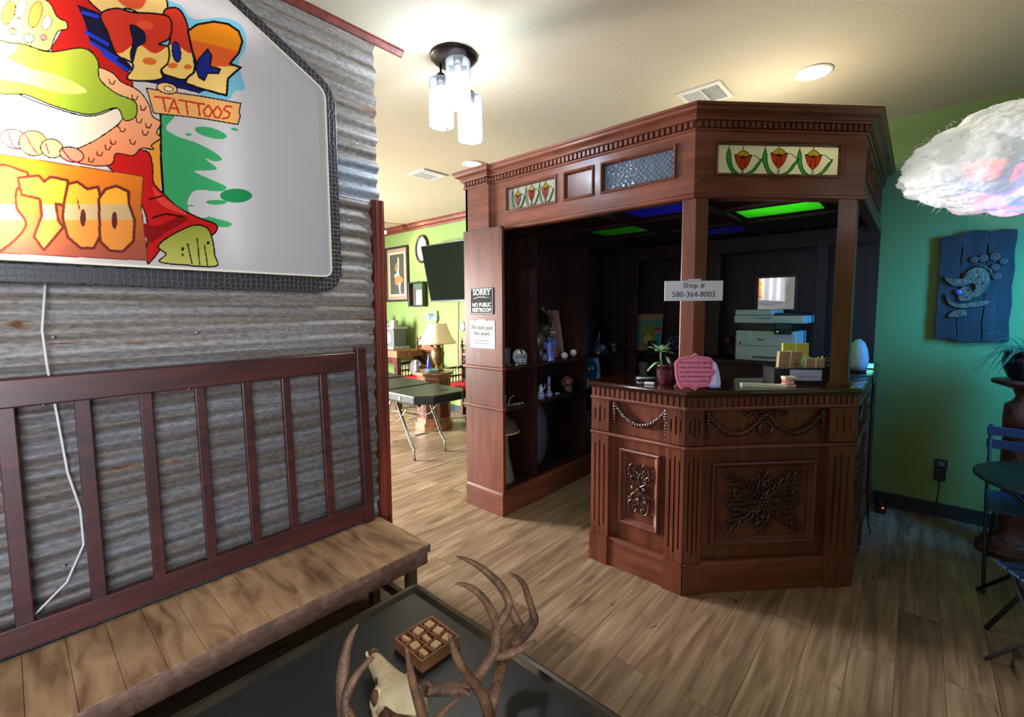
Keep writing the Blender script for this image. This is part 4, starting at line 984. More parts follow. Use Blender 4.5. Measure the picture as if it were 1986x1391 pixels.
for s in (1, -1):
    obj('eye_rim', MB().tube([on(.60, s*.049, .026)+ax_*.022*math.cos(a)+upv*.018*math.sin(a)-lat*s*.010*math.sin(a) for a in np.linspace(0, 2*PI, 15)[:-1]], .0055, 7, closed=True), BONE, sk)
    obj('cheekbone', MB().tube([on(.48, s*.036, .0), on(.60, s*.056, .004), on(.72, s*.062, .004), on(.84, s*.052, .002)], [.006,.007,.007,.006], 7), BONE, sk)
    obj('premaxilla', MB().tube([on(.02, s*.012, .014), on(-.03, s*.011, .010), on(-.055, s*.006, .004)], [.006,.005,.003], 7), BONE, sk)
    obj('eye_hollow', at(on(.60, s*.050, .028)).ell((0,0,0), (.022,.013,.018), 14, 8), BONE_D, sk)
    obj('cheek_hollow', at(on(.44, s*.030, .028)).ell((0,0,0), (.016,.006,.007), 10, 6), BONE_D, sk)
    obj('nose_hollow', at(on(.055, 0, .021)).ell((0,s*.0075,0), (.017,.0062,.006), 12, 6), BONE_D, sk)
    m = MB()
    for k in range(6): m.ell(on(.38+k*.026, s*.020, -.026), (.006,.005,.007), 8, 5)
    obj('tooth_row', m, BONE, sk)
AC = {
  'beam1': ([(-0.889, 0.662, 0.537), (-0.864, 0.697, 0.526), (-0.839, 0.732, 0.523), (-0.819, 0.765, 0.536), (-0.803, 0.797, 0.575), (-0.798, 0.818, 0.601), (-0.804, 0.829, 0.633), (-0.802, 0.834, 0.664)], [0.0155, 0.0145, 0.015, 0.0135, 0.0135, 0.0145, 0.014, 0.014]),
  'tine_a': ([(-0.803, 0.832, 0.657), (-0.809, 0.818, 0.698), (-0.819, 0.801, 0.738), (-0.834, 0.777, 0.771), (-0.846, 0.755, 0.79), (-0.856, 0.733, 0.799)], [0.0125, 0.0115, 0.01, 0.0085, 0.006, 0.002]),
  'tine_b': ([(-0.803, 0.832, 0.657), (-0.796, 0.854, 0.675), (-0.796, 0.87, 0.693), (-0.804, 0.877, 0.708), (-0.817, 0.869, 0.736), (-0.837, 0.854, 0.766), (-0.862, 0.823, 0.804), (-0.879, 0.796, 0.827), (-0.894, 0.771, 0.842)], [0.0125, 0.0115, 0.011, 0.0125, 0.012, 0.0105, 0.0085, 0.0055, 0.002]),
  'tine_e': ([(-0.798, 0.816, 0.584), (-0.782, 0.837, 0.58), (-0.763, 0.867, 0.585), (-0.748, 0.895, 0.592), (-0.735, 0.914, 0.6)], [0.013, 0.0125, 0.01, 0.0075, 0.004]),
  'tine_g': ([(-0.846, 0.719, 0.525), (-0.821, 0.728, 0.526), (-0.802, 0.731, 0.521)], [0.01, 0.007, 0.002]),
  'beam2': ([(-0.727, 0.721, 0.49), (-0.74, 0.739, 0.516), (-0.747, 0.763, 0.544), (-0.767, 0.8, 0.557), (-0.799, 0.852, 0.554), (-0.832, 0.902, 0.544), (-0.839, 0.938, 0.552), (-0.838, 0.966, 0.561)], [0.0165, 0.0165, 0.015, 0.014, 0.0145, 0.018, 0.019, 0.017]),
  'palm': ([(-0.834, 0.901, 0.545), (-0.822, 0.931, 0.546), (-0.814, 0.967, 0.561), (-0.811, 0.998, 0.577), (-0.816, 1.003, 0.595)], [0.012, 0.017, 0.018, 0.015, 0.011]),
  'tine_c': ([(-0.838, 0.966, 0.559), (-0.853, 0.962, 0.585), (-0.868, 0.959, 0.614), (-0.877, 0.953, 0.647)], [0.017, 0.013, 0.01, 0.006]),
  'tine_d': ([(-0.816, 1.002, 0.587), (-0.823, 0.999, 0.619), (-0.83, 0.99, 0.655), (-0.834, 0.983, 0.683), (-0.843, 0.964, 0.713), (-0.856, 0.941, 0.732)], [0.012, 0.0105, 0.01, 0.0085, 0.006, 0.002]),
  'tine_f': ([(-0.735, 0.73, 0.518), (-0.729, 0.703, 0.586), (-0.727, 0.67, 0.645), (-0.725, 0.638, 0.7), (-0.723, 0.617, 0.746), (-0.723, 0.607, 0.777), (-0.722, 0.598, 0.804)], [0.0145, 0.013, 0.0115, 0.01, 0.009, 0.007, 0.003]),
  'tine_h': ([(-0.797, 0.61, 0.54), (-0.798, 0.637, 0.547), (-0.794, 0.668, 0.554), (-0.791, 0.691, 0.556)], [0.009, 0.0075, 0.005, 0.002]),
  'beamL': ([(-0.874, 0.439, 0.594), (-0.89, 0.443, 0.632), (-0.904, 0.447, 0.667), (-0.916, 0.454, 0.703), (-0.921, 0.467, 0.744), (-0.923, 0.481, 0.767), (-0.923, 0.497, 0.785)], [0.0165, 0.0175, 0.016, 0.0135, 0.0105, 0.0075, 0.003]),
  'tineL': ([(-0.839, 0.434, 0.629), (-0.862, 0.435, 0.642), (-0.876, 0.438, 0.667), (-0.879, 0.452, 0.691), (-0.876, 0.47, 0.711), (-0.869, 0.485, 0.727), (-0.866, 0.502, 0.734)], [0.0145, 0.0145, 0.01, 0.009, 0.008, 0.0065, 0.0035]),
  'tineM': ([(-0.706, 0.517, 0.663), (-0.704, 0.508, 0.701), (-0.707, 0.498, 0.746), (-0.707, 0.489, 0.786), (-0.704, 0.482, 0.823), (-0.7, 0.475, 0.855)], [0.011, 0.0105, 0.009, 0.0075, 0.006, 0.003]),
}
AC['beam_right'] = AC.pop('beam1')
def antler(keys, nm):
    root = None
    for k in keys:
        pts, rr = AC[k]; P3 = [Vector(p) for p in pts]; out = []; ro = []
        for i in range(len(P3)-1):
            a, b, c, d = P3[max(i-1,0)], P3[i], P3[i+1], P3[min(i+2, len(P3)-1)]
            for q in range(4):
                t = q/4; out.append(.5*((2*b)+(-a+c)*t+(2*a-5*b+4*c-d)*t*t+(-a+3*b-3*c+d)*t**3)); ro.append(rr[i]*(1-t)+rr[i+1]*t)
        out.append(P3[-1]); ro.append(rr[-1])
        yield k, out, ro
tgt = None
for side, keys in (('far', ['beam_right','tine_a','tine_b','tine_e','tine_g']), ('near', ['beam2','palm','tine_c','tine_d','tine_f','tine_h']), ('left', ['beamL','tineL','tineM'])):
    mb = MB(); tip = MB()
    for k, pts, rr in antler(keys, side): mb.tube(pts, rr, 12)
    if side == 'near':
        mb.tube([on(.78, -.045, .03), (-.76,.60,.53), (-.728,.66,.505), (-.727,.721,.490)], [.015,.015,.016,.0165], 12)
    if side == 'left':
        mb.tube([on(.80, -.05, .03), (-.80,.50,.53), (-.82,.44,.54), (-.874,.439,.594)], [.015,.016,.017,.0165], 12)
        mb.tube([(-.80,.50,.53), (-.74,.50,.58), (-.706,.517,.663)], [.014,.012,.011], 10); mb.tube([(-.82,.44,.54), (-.825,.434,.60), (-.839,.434,.629)], [.015,.015,.0145], 10)
    o = obj('antler', mb, ANT, sk)
mb = MB()
for k in range(14): a = 2*PI*k/14; p = Vector((-.889,.662,.537)); mb.ell(p+Vector((.0, .014*math.cos(a)*.5, 0))+Vector((.012*math.cos(a), 0, .017*math.sin(a))), (.0055,.007,.0055), 7, 5)
obj('burr', mb, ANT, sk)

# ---------------------------------------------------------------- ceiling fixtures
fx = (-1.945, 1.715)
cf = thing('cluster_ceiling_light', 'dark bronze ceiling light with three frosted glass cylinder shades, lit', 'ceiling light', (fx[0], fx[1], CEIL))
BRONZE = P('oil_rubbed_bronze', (38,30,28), .35, metal=.8)
obj('ceiling_plate', MB().lathe([(.128, -.001), (.128, -.010), (.120, -.020), (.106, -.026), (.100, -.034), (.02, -.040), (.001, -.042)], (fx[0], fx[1], CEIL), 40), BRONZE, cf)
FROST = thin_glass('frosted_shade', (232,244,255), .93, .25, diff=.0)
BULB = P('lit_bulb', (255,255,255), .4, emis=(236,246,255), es=5)
for (x, y, zt, zb) in ((-2.008, 1.675, 2.758, 2.515), (-1.885, 1.690, 2.822, 2.588), (-1.880, 1.768, 2.660, 2.432)):
    st = obj('stem', MB().tube([(x, y, CEIL-.03), (x, y, zt-.012)], .0065, 10).lathe([(.020, .0), (.026, -.012), (.026, -.05), (.001, -.052)], (x, y, zt+.03), 20), BRONZE, cf)
    R_ = .066
    obj('glass_shade', MB().lathe([(.026, zt-.001), (R_-.004, zt-.002), (R_, zt-.010), (R_, zb)], (x, y, 0), 36, cap=False), FROST, st)
    obj('shade_rim', MB().tube([(x+R_*math.cos(a), y+R_*math.sin(a), zb) for a in np.linspace(0, 2*PI, 33)[:-1]], .0018, 6, closed=True), FROST, st)
    obj('bulb', MB().lathe([(.012, zt-.03), (.013, zt-.06), (.024, zt-.095), (.026, zt-.12), (.018, zt-.142), (.001, zt-.150)], (x, y, 0), 16), BULB, st)
    lamp('ceiling_bulb', 'POINT', (x, y, zt-.175), 7.2, (.93, .96, 1), .022)
VENT = P('white_vent', (214,214,208), .45); VD = P('vent_gap', (60,58,54), .7)
def vent(x0, y0, x1, y1, label, split='y'):
    t = thing('ceiling_vent', label, 'vent', ((x0+x1)/2, (y0+y1)/2, CEIL), 'white ceiling vents')
    z = CEIL; f = .028
    obj('backing', MB().box(x0+f, y0+f, z-.003, x1-f, y1-f, z-.001), VD, t)
    mb = MB().box(x0, y0, z-.010, x1, y0+f, z-.001).box(x0, y1-f, z-.010, x1, y1, z-.001).box(x0, y0+f, z-.010, x0+f, y1-f, z-.001).box(x1-f, y0+f, z-.010, x1, y1-f, z-.001)
    mb.box((x0+x1)/2-.005, y0+f, z-.011, (x0+x1)/2+.005, y1-f, z-.003); obj('frame', mb, VENT, t, bevel=.002)
    mb = MB(); n = 9; 
    for k in range(n):
        y = y0+f+(y1-y0-2*f)*(k+.5)/n; xm = (x0+x1)/2; mb.box(x0+f+.004, y-.0065, z-.0085, xm-.008, y+.0065, z-.0075); mb.box(xm+.008, y-.0025, z-.010, x1-f-.004, y+.0025, z-.004)
    o = obj('louvres', mb, VENT, t, solid=.001); return t
vent(-1.225, 2.955, -.955, 3.225, 'white louvred ceiling vent above the angled corner of the canopy')
vent(-3.90, 2.80, -3.64, 3.10, 'white louvred ceiling vent left of the canopy, beyond the cluster light')
tl = thing('track_spotlight', 'small spotlight on the ceiling of the back room beside the partition', 'spotlight', (-6.28, 3.98, CEIL))
obj('base', MB().lathe([(.05, -.001), (.05, -.02), (.001, -.022)], (-6.28, 3.98, CEIL), 20).tube([(-6.28, 3.98, CEIL-.02), (-6.28, 3.98, CEIL-.06)], .01, 8), BRONZE, tl)
mb = MB().tube([(-6.28, 3.98, CEIL-.06), (-6.24, 4.01, CEIL-.15)], [.035, .05], 16); obj('head', mb, BRONZE, tl)
mb = MB().ell((-6.237, 4.013, CEIL-.155), (.042, .042, .03), 16, 8); obj('bulb', mb, P('warm_bulb', (255,230,180), .4, emis=(255,214,150), es=18), tl)
lamp('track_spot_beam', 'SPOT', (-6.2, 4.0, CEIL-.2), 12, (1, .82, .5), .04, aim=(-5.6, 4.42, 2.3), spot=2.0, blend=.9)

# ---------------------------------------------------------------- back room
W4 = BACK-.002
def picture(name, x0, x1, z0, z1, dep, fw, label, fm, cat='picture', y=W4):
    t = thing(name, label, cat, ((x0+x1)/2, y, z0))
    mb = MB().box(x0, y-dep, z0, x1, y, z0+fw).box(x0, y-dep, z1-fw, x1, y, z1).box(x0, y-dep, z0+fw, x0+fw, y, z1-fw).box(x1-fw, y-dep, z0+fw, x1, y, z1-fw)
    obj('frame', mb, fm, t, bevel=.003); return t
FDARK = P('dark_frame', (40,34,32), .35)
t = picture('framed_dancer_print', -6.80, -6.17, 1.66, 2.56, .035, .030, 'tall framed print of a leaping dancer in orange on a dark ground', FDARK)
obj('mat_board', MB().box(-6.77, W4-.016, 1.69, -6.20, W4-.012, 2.53), P('taupe_mat', (150,124,106), .8), t)
obj('inner_border', MB().box(-6.715, W4-.018, 1.752, -6.255, W4-.016, 2.468), P('cream_border', (226,196,150), .8), t)
obj('print', MB().box(-6.685, W4-.020, 1.782, -6.285, W4-.018, 2.438), P('print_ground', (62,66,60), .6), t)
def flat(mb, pts, y): return mb.add([(p[0], y, p[1]) for p in pts]+[(p[0], y+.001, p[1]) for p in pts], [list(range(len(pts))), list(range(len(pts), 2*len(pts)))[::-1]]+[(i, (i+1)%len(pts), len(pts)+(i+1)%len(pts), len(pts)+i) for i in range(len(pts))])
cx = -6.50
fig = MB(); flat(fig, smooth([(cx+.02,2.15),(cx+.05,2.25),(cx+.045,2.37),(cx+.075,2.375),(cx+.085,2.25),(cx+.07,2.13),(cx+.11,2.06),(cx+.12,1.98),(cx+.10,1.86),(cx+.115,1.80),(cx+.085,1.79),(cx+.06,1.90),(cx+.03,1.99),(cx-.02,2.02),(cx-.015,2.10)], 3), W4-.0215)
fig.tube([(cx-.0, W4-.021, 2.12), (cx-.05, W4-.021, 2.08), (cx-.02, W4-.021, 2.05)], .010, 6)
obj('figure', fig, P('print_skin', (246,206,164), .7), t)
mb = MB(); flat(mb, smooth([(cx-.02,2.24),(cx+.02,2.30),(cx+.055,2.27),(cx+.05,2.20),(cx+.0,2.16),(cx-.035,2.18)], 3), W4-.0225); flat(mb, smooth([(cx-.03,2.04),(cx+.07,2.09),(cx+.19,2.02),(cx+.15,1.97),(cx+.07,1.98),(cx+.02,1.93),(cx-.035,1.96)], 3), W4-.0235)
obj('costume', mb, P('print_orange', (232,112,62), .7), t)
t = picture('shadow_box', -6.10, -5.72, 1.57, 1.955, .085, .022, 'small deep black shadow box on the green wall below the clock', FDARK)
obj('backing', MB().box(-6.078, W4-.010, 1.592, -5.742, W4-.004, 1.933), P('box_backing', (62,92,70), .7), t)
obj('paper_note', MB().box(-5.98, W4-.014, 1.60, -5.76, W4-.011, 1.83), P('yellowed_paper', (232,220,160), .7), t)
obj('photo', MB().box(-6.07, W4-.014, 1.64, -6.0, W4-.011, 1.87), P('dim_photo', (74,60,58), .6), t)
obj('hanger', MB().tube([(-5.93, W4-.03, 1.955), (-5.91, W4-.02, 1.975), (-5.89, W4-.03, 1.955)], .004, 6), BLACK, t)
t = thing('wall_clock', 'oval wall clock with white face and dark wooden frame partly behind the television', 'clock', (-5.80, W4, 2.27))
ov = lambda r0, z0, n=40, s=1: [(-5.80+.155*r0*math.cos(2*PI*k/n), 2.46+.215*r0*math.sin(2*PI*k/n)) for k in range(n)]
def ring_y(mb, A, B, y0, y1):
    n = len(A); vs = [(x, y0, z) for x, z in A]+[(x, y0, z) for x, z in B]+[(x, y1, z) for x, z in A]+[(x, y1, z) for x, z in B]
    return mb.add(vs, [q for i in range(n) for j in [(i+1)%n] for q in ((i, j, n+j, n+i), (2*n+i, 3*n+i, 3*n+j, 2*n+j), (i, 2*n+i, 2*n+j, j), (n+i, n+j, 3*n+j, 3*n+i))], True)
obj('frame', ring_y(MB(), ov(1.0, 0), ov(.84, 0), W4-.035, W4), FDARK, t)
mb = MB(); flat(mb, ov(.86, 0), W4-.014); obj('dial', mb, P('clock_dial', (232,230,222), .5), t)
mb = MB()
for k in range(12):
    a = k*PI/6; mb.box(-5.80+.105*math.sin(a)-.005, W4-.016, 2.46+.145*math.cos(a)-.008, -5.80+.105*math.sin(a)+.005, W4-.0145, 2.46+.145*math.cos(a)+.008)
obj('hour_marks', mb, INK_G, t); obj('hands', MB().tube([(-5.80, W4-.017, 2.46), (-5.86, W4-.017, 2.50)], .003, 5).tube([(-5.80, W4-.018, 2.46), (-5.77, W4-.018, 2.36)], .003, 5), INK, t)
# television leaning forward from its bracket
t = thing('television', 'large black flat television tilted forward on the green wall', 'television', (-4.9, 4.25, 1.64))
def tvb(x0, x1, w0, w1, z0, z1):
    m = MB(); sl = (4.13-4.298)/(2.442-1.642); yb = lambda z: 4.298+sl*(z-1.642); vs = []
    for z in (z0, z1): vs += [(x0, yb(z)+w0, z), (x1, yb(z)+w0, z), (x1, yb(z)+w1, z), (x0, yb(z)+w1, z)]
    return m.add(vs, [(3,2,1,0),(4,5,6,7),(0,1,5,4),(1,2,6,5),(2,3,7,6),(3,0,4,7)])
obj('casing', tvb(-5.475, -4.05, 0, .035, 1.642, 2.445), BLACK, t, bevel=.004)
obj('screen', tvb(-5.462, -4.063, -.0015, 0, 1.662, 2.432), P('dark_screen', (14,20,18), .06, spec=.25), t)
obj('bottom_edge', tvb(-5.475, -4.05, -.003, .012, 1.636, 1.652), P('tv_edge', (120,120,120), .3, metal=.8), t)
obj('wall_bracket', MB().box(-5.0, 4.27, 1.85, -4.5, W4, 2.2), BLACK_M, t)
solo('television_cable', MB().tube([(-4.96, 4.36, 1.70), (-4.985, W4-.005, 1.6), (-4.99, W4-.005, 1.3), (-5.01, W4-.005, 1.0), (-5.0, W4-.005, .45)], .004, 6), BLACK, 'thin dark cable hanging down the green wall below the television', 'cable')
solo('wall_disc', MB().add([], []).lathe([(.001, 0), (.05, 0), (.055, .006), (.05, .012), (.001, .014)], (0, 0, 0), 28), P('grey_disc', (118,132,124), .5), 'round grey cover plate on the green wall beside the hanging cable', 'cover plate')
d_ = bpy.data.objects['wall_disc']; d_.rotation_euler = (PI/2, 0, 0); d_.scale = (1, 1.3, 1); d_.location = (-4.90, W4, 1.275)
t = thing('small_canvas', 'small landscape painting in yellow and blue on the green wall above the lamp', 'painting', (-5.585, W4, 1.355))
obj('canvas', MB().box(-5.72, W4-.035, 1.34, -5.455, W4, 1.50), P('canvas_yellow', (206,216,86), .7, c2=(120,190,120), vs=9), t)
mb = MB(); flat(mb, smooth([(-5.72,1.43),(-5.66,1.455),(-5.60,1.44),(-5.55,1.47),(-5.458,1.45),(-5.458,1.345),(-5.60,1.36),(-5.70,1.345)], 3), W4-.037); obj('painted_water', mb, P('canvas_blue', (44,104,180), .7, c2=(150,190,220), vs=26), t)
mb = MB().tube([(-5.62, W4-.038, 1.355), (-5.60, W4-.038, 1.40), (-5.57, W4-.038, 1.43)], .005, 5).tube([(-5.60, W4-.038, 1.40), (-5.65, W4-.038, 1.43)], .004, 5).tube([(-5.64, W4-.038, 1.45), (-5.53, W4-.038, 1.44)], .010, 5); obj('painted_tree', mb, P('canvas_dark', (46,60,60), .7), t)

# thrones with carved backs
TW = wood('throne_wood', (38,16,10), (76,34,22), (116,58,36), .35, (8,8,3), .3); REDC = P('red_cushion', (196,26,40), .7, var=.15, vs=14)
def turned(mb, x, y, z0, z1, r):
    H_ = z1-z0; pr = [(.9,0),(1,.03),(.6,.06),(.75,.10),(1.15,.22),(.9,.32),(.5,.37),(.95,.42),(.95,.47),(.55,.52),(.7,.60),(.7,.92),(.95,.95),(.95,1)]
    return mb.lathe([(r*a, z0+H_*b) for a, b in pr], (x, y, 0), 14)
def finial(mb, x, y, z, s=1):
    return mb.lathe([(a*s, z+b*s) for a, b in [(.026,0),(.014,.012),(.030,.035),(.034,.055),(.020,.075),(.012,.085),(.024,.105),(.016,.125),(.008,.135),(.012,.150),(.001,.175)]], (x, y, 0), 12)
def make_throne():
    t = thing('throne_chair', '', 'armchair', (0, 0, 0)); w, d = .27, .36
    mb = MB()
    for s in (-1, 1): mb.box(s*w-.024, .0, 0, s*w+.024, .048, .97)
    for s in (-1, 1):
        m = MB(); m.box(s*w-.022, .0, 0, s*w+.022, .045, .96); o = obj('back_post', m, TW, t, bevel=.004)
        obj('finial', finial(MB(), s*w, .022, .955, .95), TW, o)
        obj('front_leg', turned(MB(), s*w, -d, 0, .40, .042), TW, t)
    obj('seat_frame', MB().box(-w-.03, -d-.03, .36, w+.03, .04, .44), TW, t, bevel=.005)
    obj('cushion', MB().box(-w+.0, -d-.02, .44, w-.0, -.01, .50), REDC, t, bevel=.02, seg=3)
    for s in (-1, 1):
        m = MB(); m.tube([(s*w, .0, .70), (s*w, -.15, .695), (s*w, -.30, .690), (s*w, -.38, .672), (s*w, -.40, .64), (s*w, -.375, .615)], [.020,.021,.023,.025,.024,.018], 10)
        o = obj('arm', m, TW, t)
        m = MB(); 
        for y in np.linspace(-.32, -.05, 6): m.lathe([(.007,.465),(.013,.50),(.006,.53),(.014,.57),(.007,.61),(.007,.685)], (s*w, y, 0), 8)
        m.box(s*w-.012, -.35, .575, s*w+.012, .0, .595)
        obj('arm_spindles', m, TW, o)
    m = MB(); m.box(-w+.02, .010, .50, w-.02, .036, .54); m.box(-w+.02, .010, .86, w-.02, .036, .90); m.box(-w+.02, .010, .70, w-.02, .036, .725)
    obj('back_rails', m, TW, t, bevel=.003)
    m = MB()
    for k in range(9): x = -w+.05+k*(2*w-.10)/8; m.lathe([(.006,.54),(.012,.58),(.006,.62),(.012,.66),(.006,.70)], (x, .022, 0), 8); m.lathe([(.006,.725),(.012,.76),(.006,.79),(.012,.83),(.006,.86)], (x, .022, 0), 8)
    obj('back_spindles', m, TW, t)
    m = MB(); poly = smooth([(-.15,.90),(-.14,.94),(-.09,.95),(-.06,.985),(0,1.03),(.06,.985),(.09,.95),(.14,.94),(.15,.90)], 4)
    m.add([(x, .010, z) for x, z in poly]+[(x, .034, z) for x, z in poly], [list(range(len(poly))), list(range(len(poly), 2*len(poly)))[::-1]]+[(i, (i+1)%len(poly), len(poly)+(i+1)%len(poly), len(poly)+i) for i in range(len(poly))])
    for s in (-1, 1): finial(m, s*.15, .022, .895, .45)
    obj('crest', m, P('carved_crest', (150,72,44), .45), t)
    return t
th = make_throne(); th.location = (-5.66, 4.345, 0); th['label'] = 'carved dark throne chair left of the lamp table with a grey pillow'
dup(th, (-4.60, 4.345, 0), 0, 'carved dark throne chair with red seat cushion right of the lamp table')
mb = MB().ell((-5.70, 4.17, .64), (.17, .06, .13), 20, 12); solo('throw_pillow', mb, P('grey_pillow', (98,86,88), .9, bump=.2), 'grey-brown throw pillow on the seat of the left throne chair', 'pillow')
bpy.data.objects['throw_pillow'].location.z = .503
# side table, lamp and things on it
sx, sy = -4.60, 3.63; STZ = .735
t = thing('octagonal_side_table', 'octagonal wooden side table holding a lamp between the throne chairs', 'side table', (sx, sy, 0))
TW2 = wood('side_table_wood', (92,56,40), (140,92,66), (176,124,92), .35, (3,10,10), .2)
octa = lambda r: [(sx+r*math.cos(PI/8+k*PI/4), sy+r*math.sin(PI/8+k*PI/4)) for k in range(8)]
obj('tabletop', MB().prism(octa(.275), STZ-.025, STZ).prism(octa(.26), STZ-.04, STZ-.025), TW2, t, bevel=.004)
obj('body', MB().prism(octa(.22), .10, STZ-.04), TW2, t, bevel=.003); obj('base', MB().prism(octa(.25), 0, .10), TW2, t, bevel=.004)
for k in range(8):
    a = PI/8+k*PI/4+PI/8; c = (sx+.2033*math.cos(a), sy+.2033*math.sin(a)); m = MB(); m.M = Matrix.Translation((c[0], c[1], 0)) @ Matrix.Rotation(a, 4, 'Z'); m.box(0, -.062, .16, .006, .062, STZ-.09); obj('panel', m, TW, t, bevel=.002)
lx, ly = -4.545, 3.66
t = thing('table_lamp', 'ornate table lamp with flared cream fabric shade and gilded vase base', 'lamp', (lx, ly, STZ+.012))
GILT = P('gilded_vase', (150,116,60), .35, metal=.4, c2=(70,52,34), vs=60, bump=.5, bs=80)
obj('base', MB().lathe([(.001,.012),(.075,.012),(.078,.025),(.05,.04),(.03,.055),(.03,.07),(.045,.09),(.075,.16),(.088,.22),(.08,.265),(.05,.30),(.034,.315),(.06,.33),(.03,.345),(.014,.36),(.001,.362)], (lx, ly, STZ), 28), GILT, t)
obj('stem', MB().tube([(lx, ly, STZ+.35), (lx, ly, STZ+.63)], .006, 8).lathe([(.012,.62),(.016,.63),(.005,.65),(.001,.655)], (lx, ly, STZ), 12), GILT, t)
m = MB(); S = 48; vs = []
for r0, z in ((.115,.61),(.122,.585),(.150,.50),(.185,.43),(.225,.375),(.235,.355)):
    for k in range(S): a = 2*PI*k/S; rr = r0*(1+.018*abs(math.cos(4*a))); vs.append((lx+rr*math.cos(a), ly+rr*math.sin(a), STZ+z))
m.add(vs, [(i*S+k, i*S+(k+1)%S, (i+1)*S+(k+1)%S, (i+1)*S+k) for i in range(5) for k in range(S)], True)
obj('lamp_shade', m, P('cream_shade', (232,214,172), .85, emis=(255,226,170), es=.05), t, solid=.003)
obj('power_cable', MB().tube([(lx+.07, ly+.02, STZ+.02), (lx+.20, ly+.12, STZ+.03), (lx+.30, ly+.30, STZ+.22), (lx+.34, 4.2, STZ+.36), (lx+.42, W4-.01, STZ+.46)], .0035, 6), P('pale_cord', (206,216,196), .5), t)
solo('glass_dish', MB().lathe([(.001,0),(.05,.0),(.075,.020),(.090,.042),(.086,.042),(.072,.022),(.048,.006),(.001,.006)], (-4.47, 3.50, STZ+.0005), 32), thin_glass('pale_aqua_glass', (200,240,232), .55, .06), 'shallow clear glass dish in front of the lamp on the side table', 'dish')
solo('blue_glass_figurine', MB().lathe([(.05,0),(.055,.008),(.03,.03),(.022,.07),(.026,.10),(.016,.13),(.012,.16),(.004,.20),(.001,.21)], (-4.73, 3.66, STZ+.0005), 18), P('cobalt_glass', (24,44,210), .12, coat=.6), 'slender cobalt blue glass figurine on the side table', 'figurine')
solo('grey_bust', MB().lathe([(.04,0),(.042,.012),(.03,.02),(.036,.06),(.03,.075),(.018,.082),(.026,.10),(.030,.12),(.024,.142),(.001,.150)], (-4.72, 3.46, STZ+.0005), 18), P('grey_stone_figure', (132,138,142), .6, bump=.3, bs=120), 'small grey bust figurine at the near corner of the side table', 'figurine')
# heavy slab desk with clock model
t = thing('slab_desk', 'thick wooden slab desk on dark legs against the green wall', 'desk', (-6.5, 4.1, 0))
SLAB = wood('slab_wood', (86,54,34), (126,84,54), (160,114,78), .5, (1.5,10,10), 0)
obj('desktop', MB().box(-7.2, 3.88, .80, -5.78, 4.40, .905), SLAB, t, bevel=.01, seg=3); obj('apron', MB().box(-7.1, 3.93, .70, -5.86, 3.97, .80), TW, t, bevel=.003)
for x in (-7.1, -5.95):
    for y in (3.94, 4.30): obj('leg', MB().box(x, y, 0, x+.08, y+.08, .80), TW, t, bevel=.005)
STO = P('model_stone', (196,190,176), .6, c2=(140,136,128), vs=30, bump=.3)
t = thing('castle_model', 'grey and white castle-like clock model with turrets on the slab desk', 'ornament', (-6.42, 4.15, .905))
obj('body', MB().box(-6.74, 4.05, .905, -6.10, 4.28, 1.22), P('model_grey', (92,98,102), .5), t, bevel=.006)
obj('base', MB().box(-6.78, 4.01, .905, -6.06, 4.32, .945), STO, t, bevel=.004); obj('ledge', MB().box(-6.76, 4.03, 1.22, -6.08, 4.30, 1.25), STO, t, bevel=.004)
for x in (-6.70, -6.42, -6.13):
    o = obj('turret', MB().box(x-.04, 4.05, 1.25, x+.04, 4.13, 1.36), STO, t, bevel=.004); obj('finial', finial(MB(), x, 4.09, 1.355, .5), P('model_dark', (70,62,56), .5), o)
m = MB()
for k in range(9): m.ell((-6.62+k*.05, 4.1+.02*math.sin(k*2), 1.275+.02*(k%2)), (.04,.035,.03), 10, 6)
obj('carved_figures', m, STO, t)
for x in (-6.58, -6.26):
    m = MB(); n = 24; A = [(x+.10*math.cos(2*PI*k/n), 1.08+.085*math.sin(2*PI*k/n)) for k in range(n)]; flat(m, A, 4.046); o = obj('dial', m, P('model_dial', (150,156,156), .3), t)
    m = MB().tube([(x-.06, 4.043, 1.05), (x, 4.040, 1.11), (x+.06, 4.043, 1.07)], .010, 7); obj('dial_relief', m, P('relief_cream', (226,200,170), .5), o)
solo('leaning_figurine', MB().lathe([(.05,0),(.06,.05),(.05,.12),(.07,.2),(.05,.27),(.02,.33),(.001,.34)], (-6.86, 4.15, .9055), 18), STO, 'tall pale figurine at the left end of the slab desk beside the castle model', 'figurine')
# tattoo bed on tubular legs
VIN = P('black_vinyl', (28,32,33), .38, bump=.05, bs=40)
bed = thing('tattoo_bed', 'black padded folding treatment bed on chrome tubular legs', 'treatment bed', (-4.2, 2.85, 0))
bx = -3.36
def pad(x0, x1, z0a, z0b, ch0=0, ch1=0, th_=.085, y0=2.52, y1=3.14):
    p = [(x0, y0+ch0), (x0+ch0, y0), (x1-ch1, y0), (x1, y0+ch1), (x1, y1-ch1), (x1-ch1, y1), (x0+ch0, y1), (x0, y1-ch0)]
    q = []; [q.append(a) for a in p if a not in q]
    n = len(q); zz = lambda x: z0a+(z0b-z0a)*(x-x0)/(x1-x0)
    vs = [(x, y, zz(x)) for x, y in q]+[(x, y, zz(x)+th_) for x, y in q]
    return MB().add(vs, [list(range(n))[::-1], list(range(n, 2*n))]+[(i, (i+1)%n, n+(i+1)%n, n+i) for i in range(n)])
obj('foot_pad', pad(-3.98, bx, .617, .617, 0, .13), VIN, bed, bevel=.014, seg=3)
obj('seat_pad', pad(-4.55, -4.0, .635, .622), VIN, bed, bevel=.014, seg=3)
obj('back_pad', pad(-5.35, -4.57, .70, .645), VIN, bed, bevel=.014, seg=3)
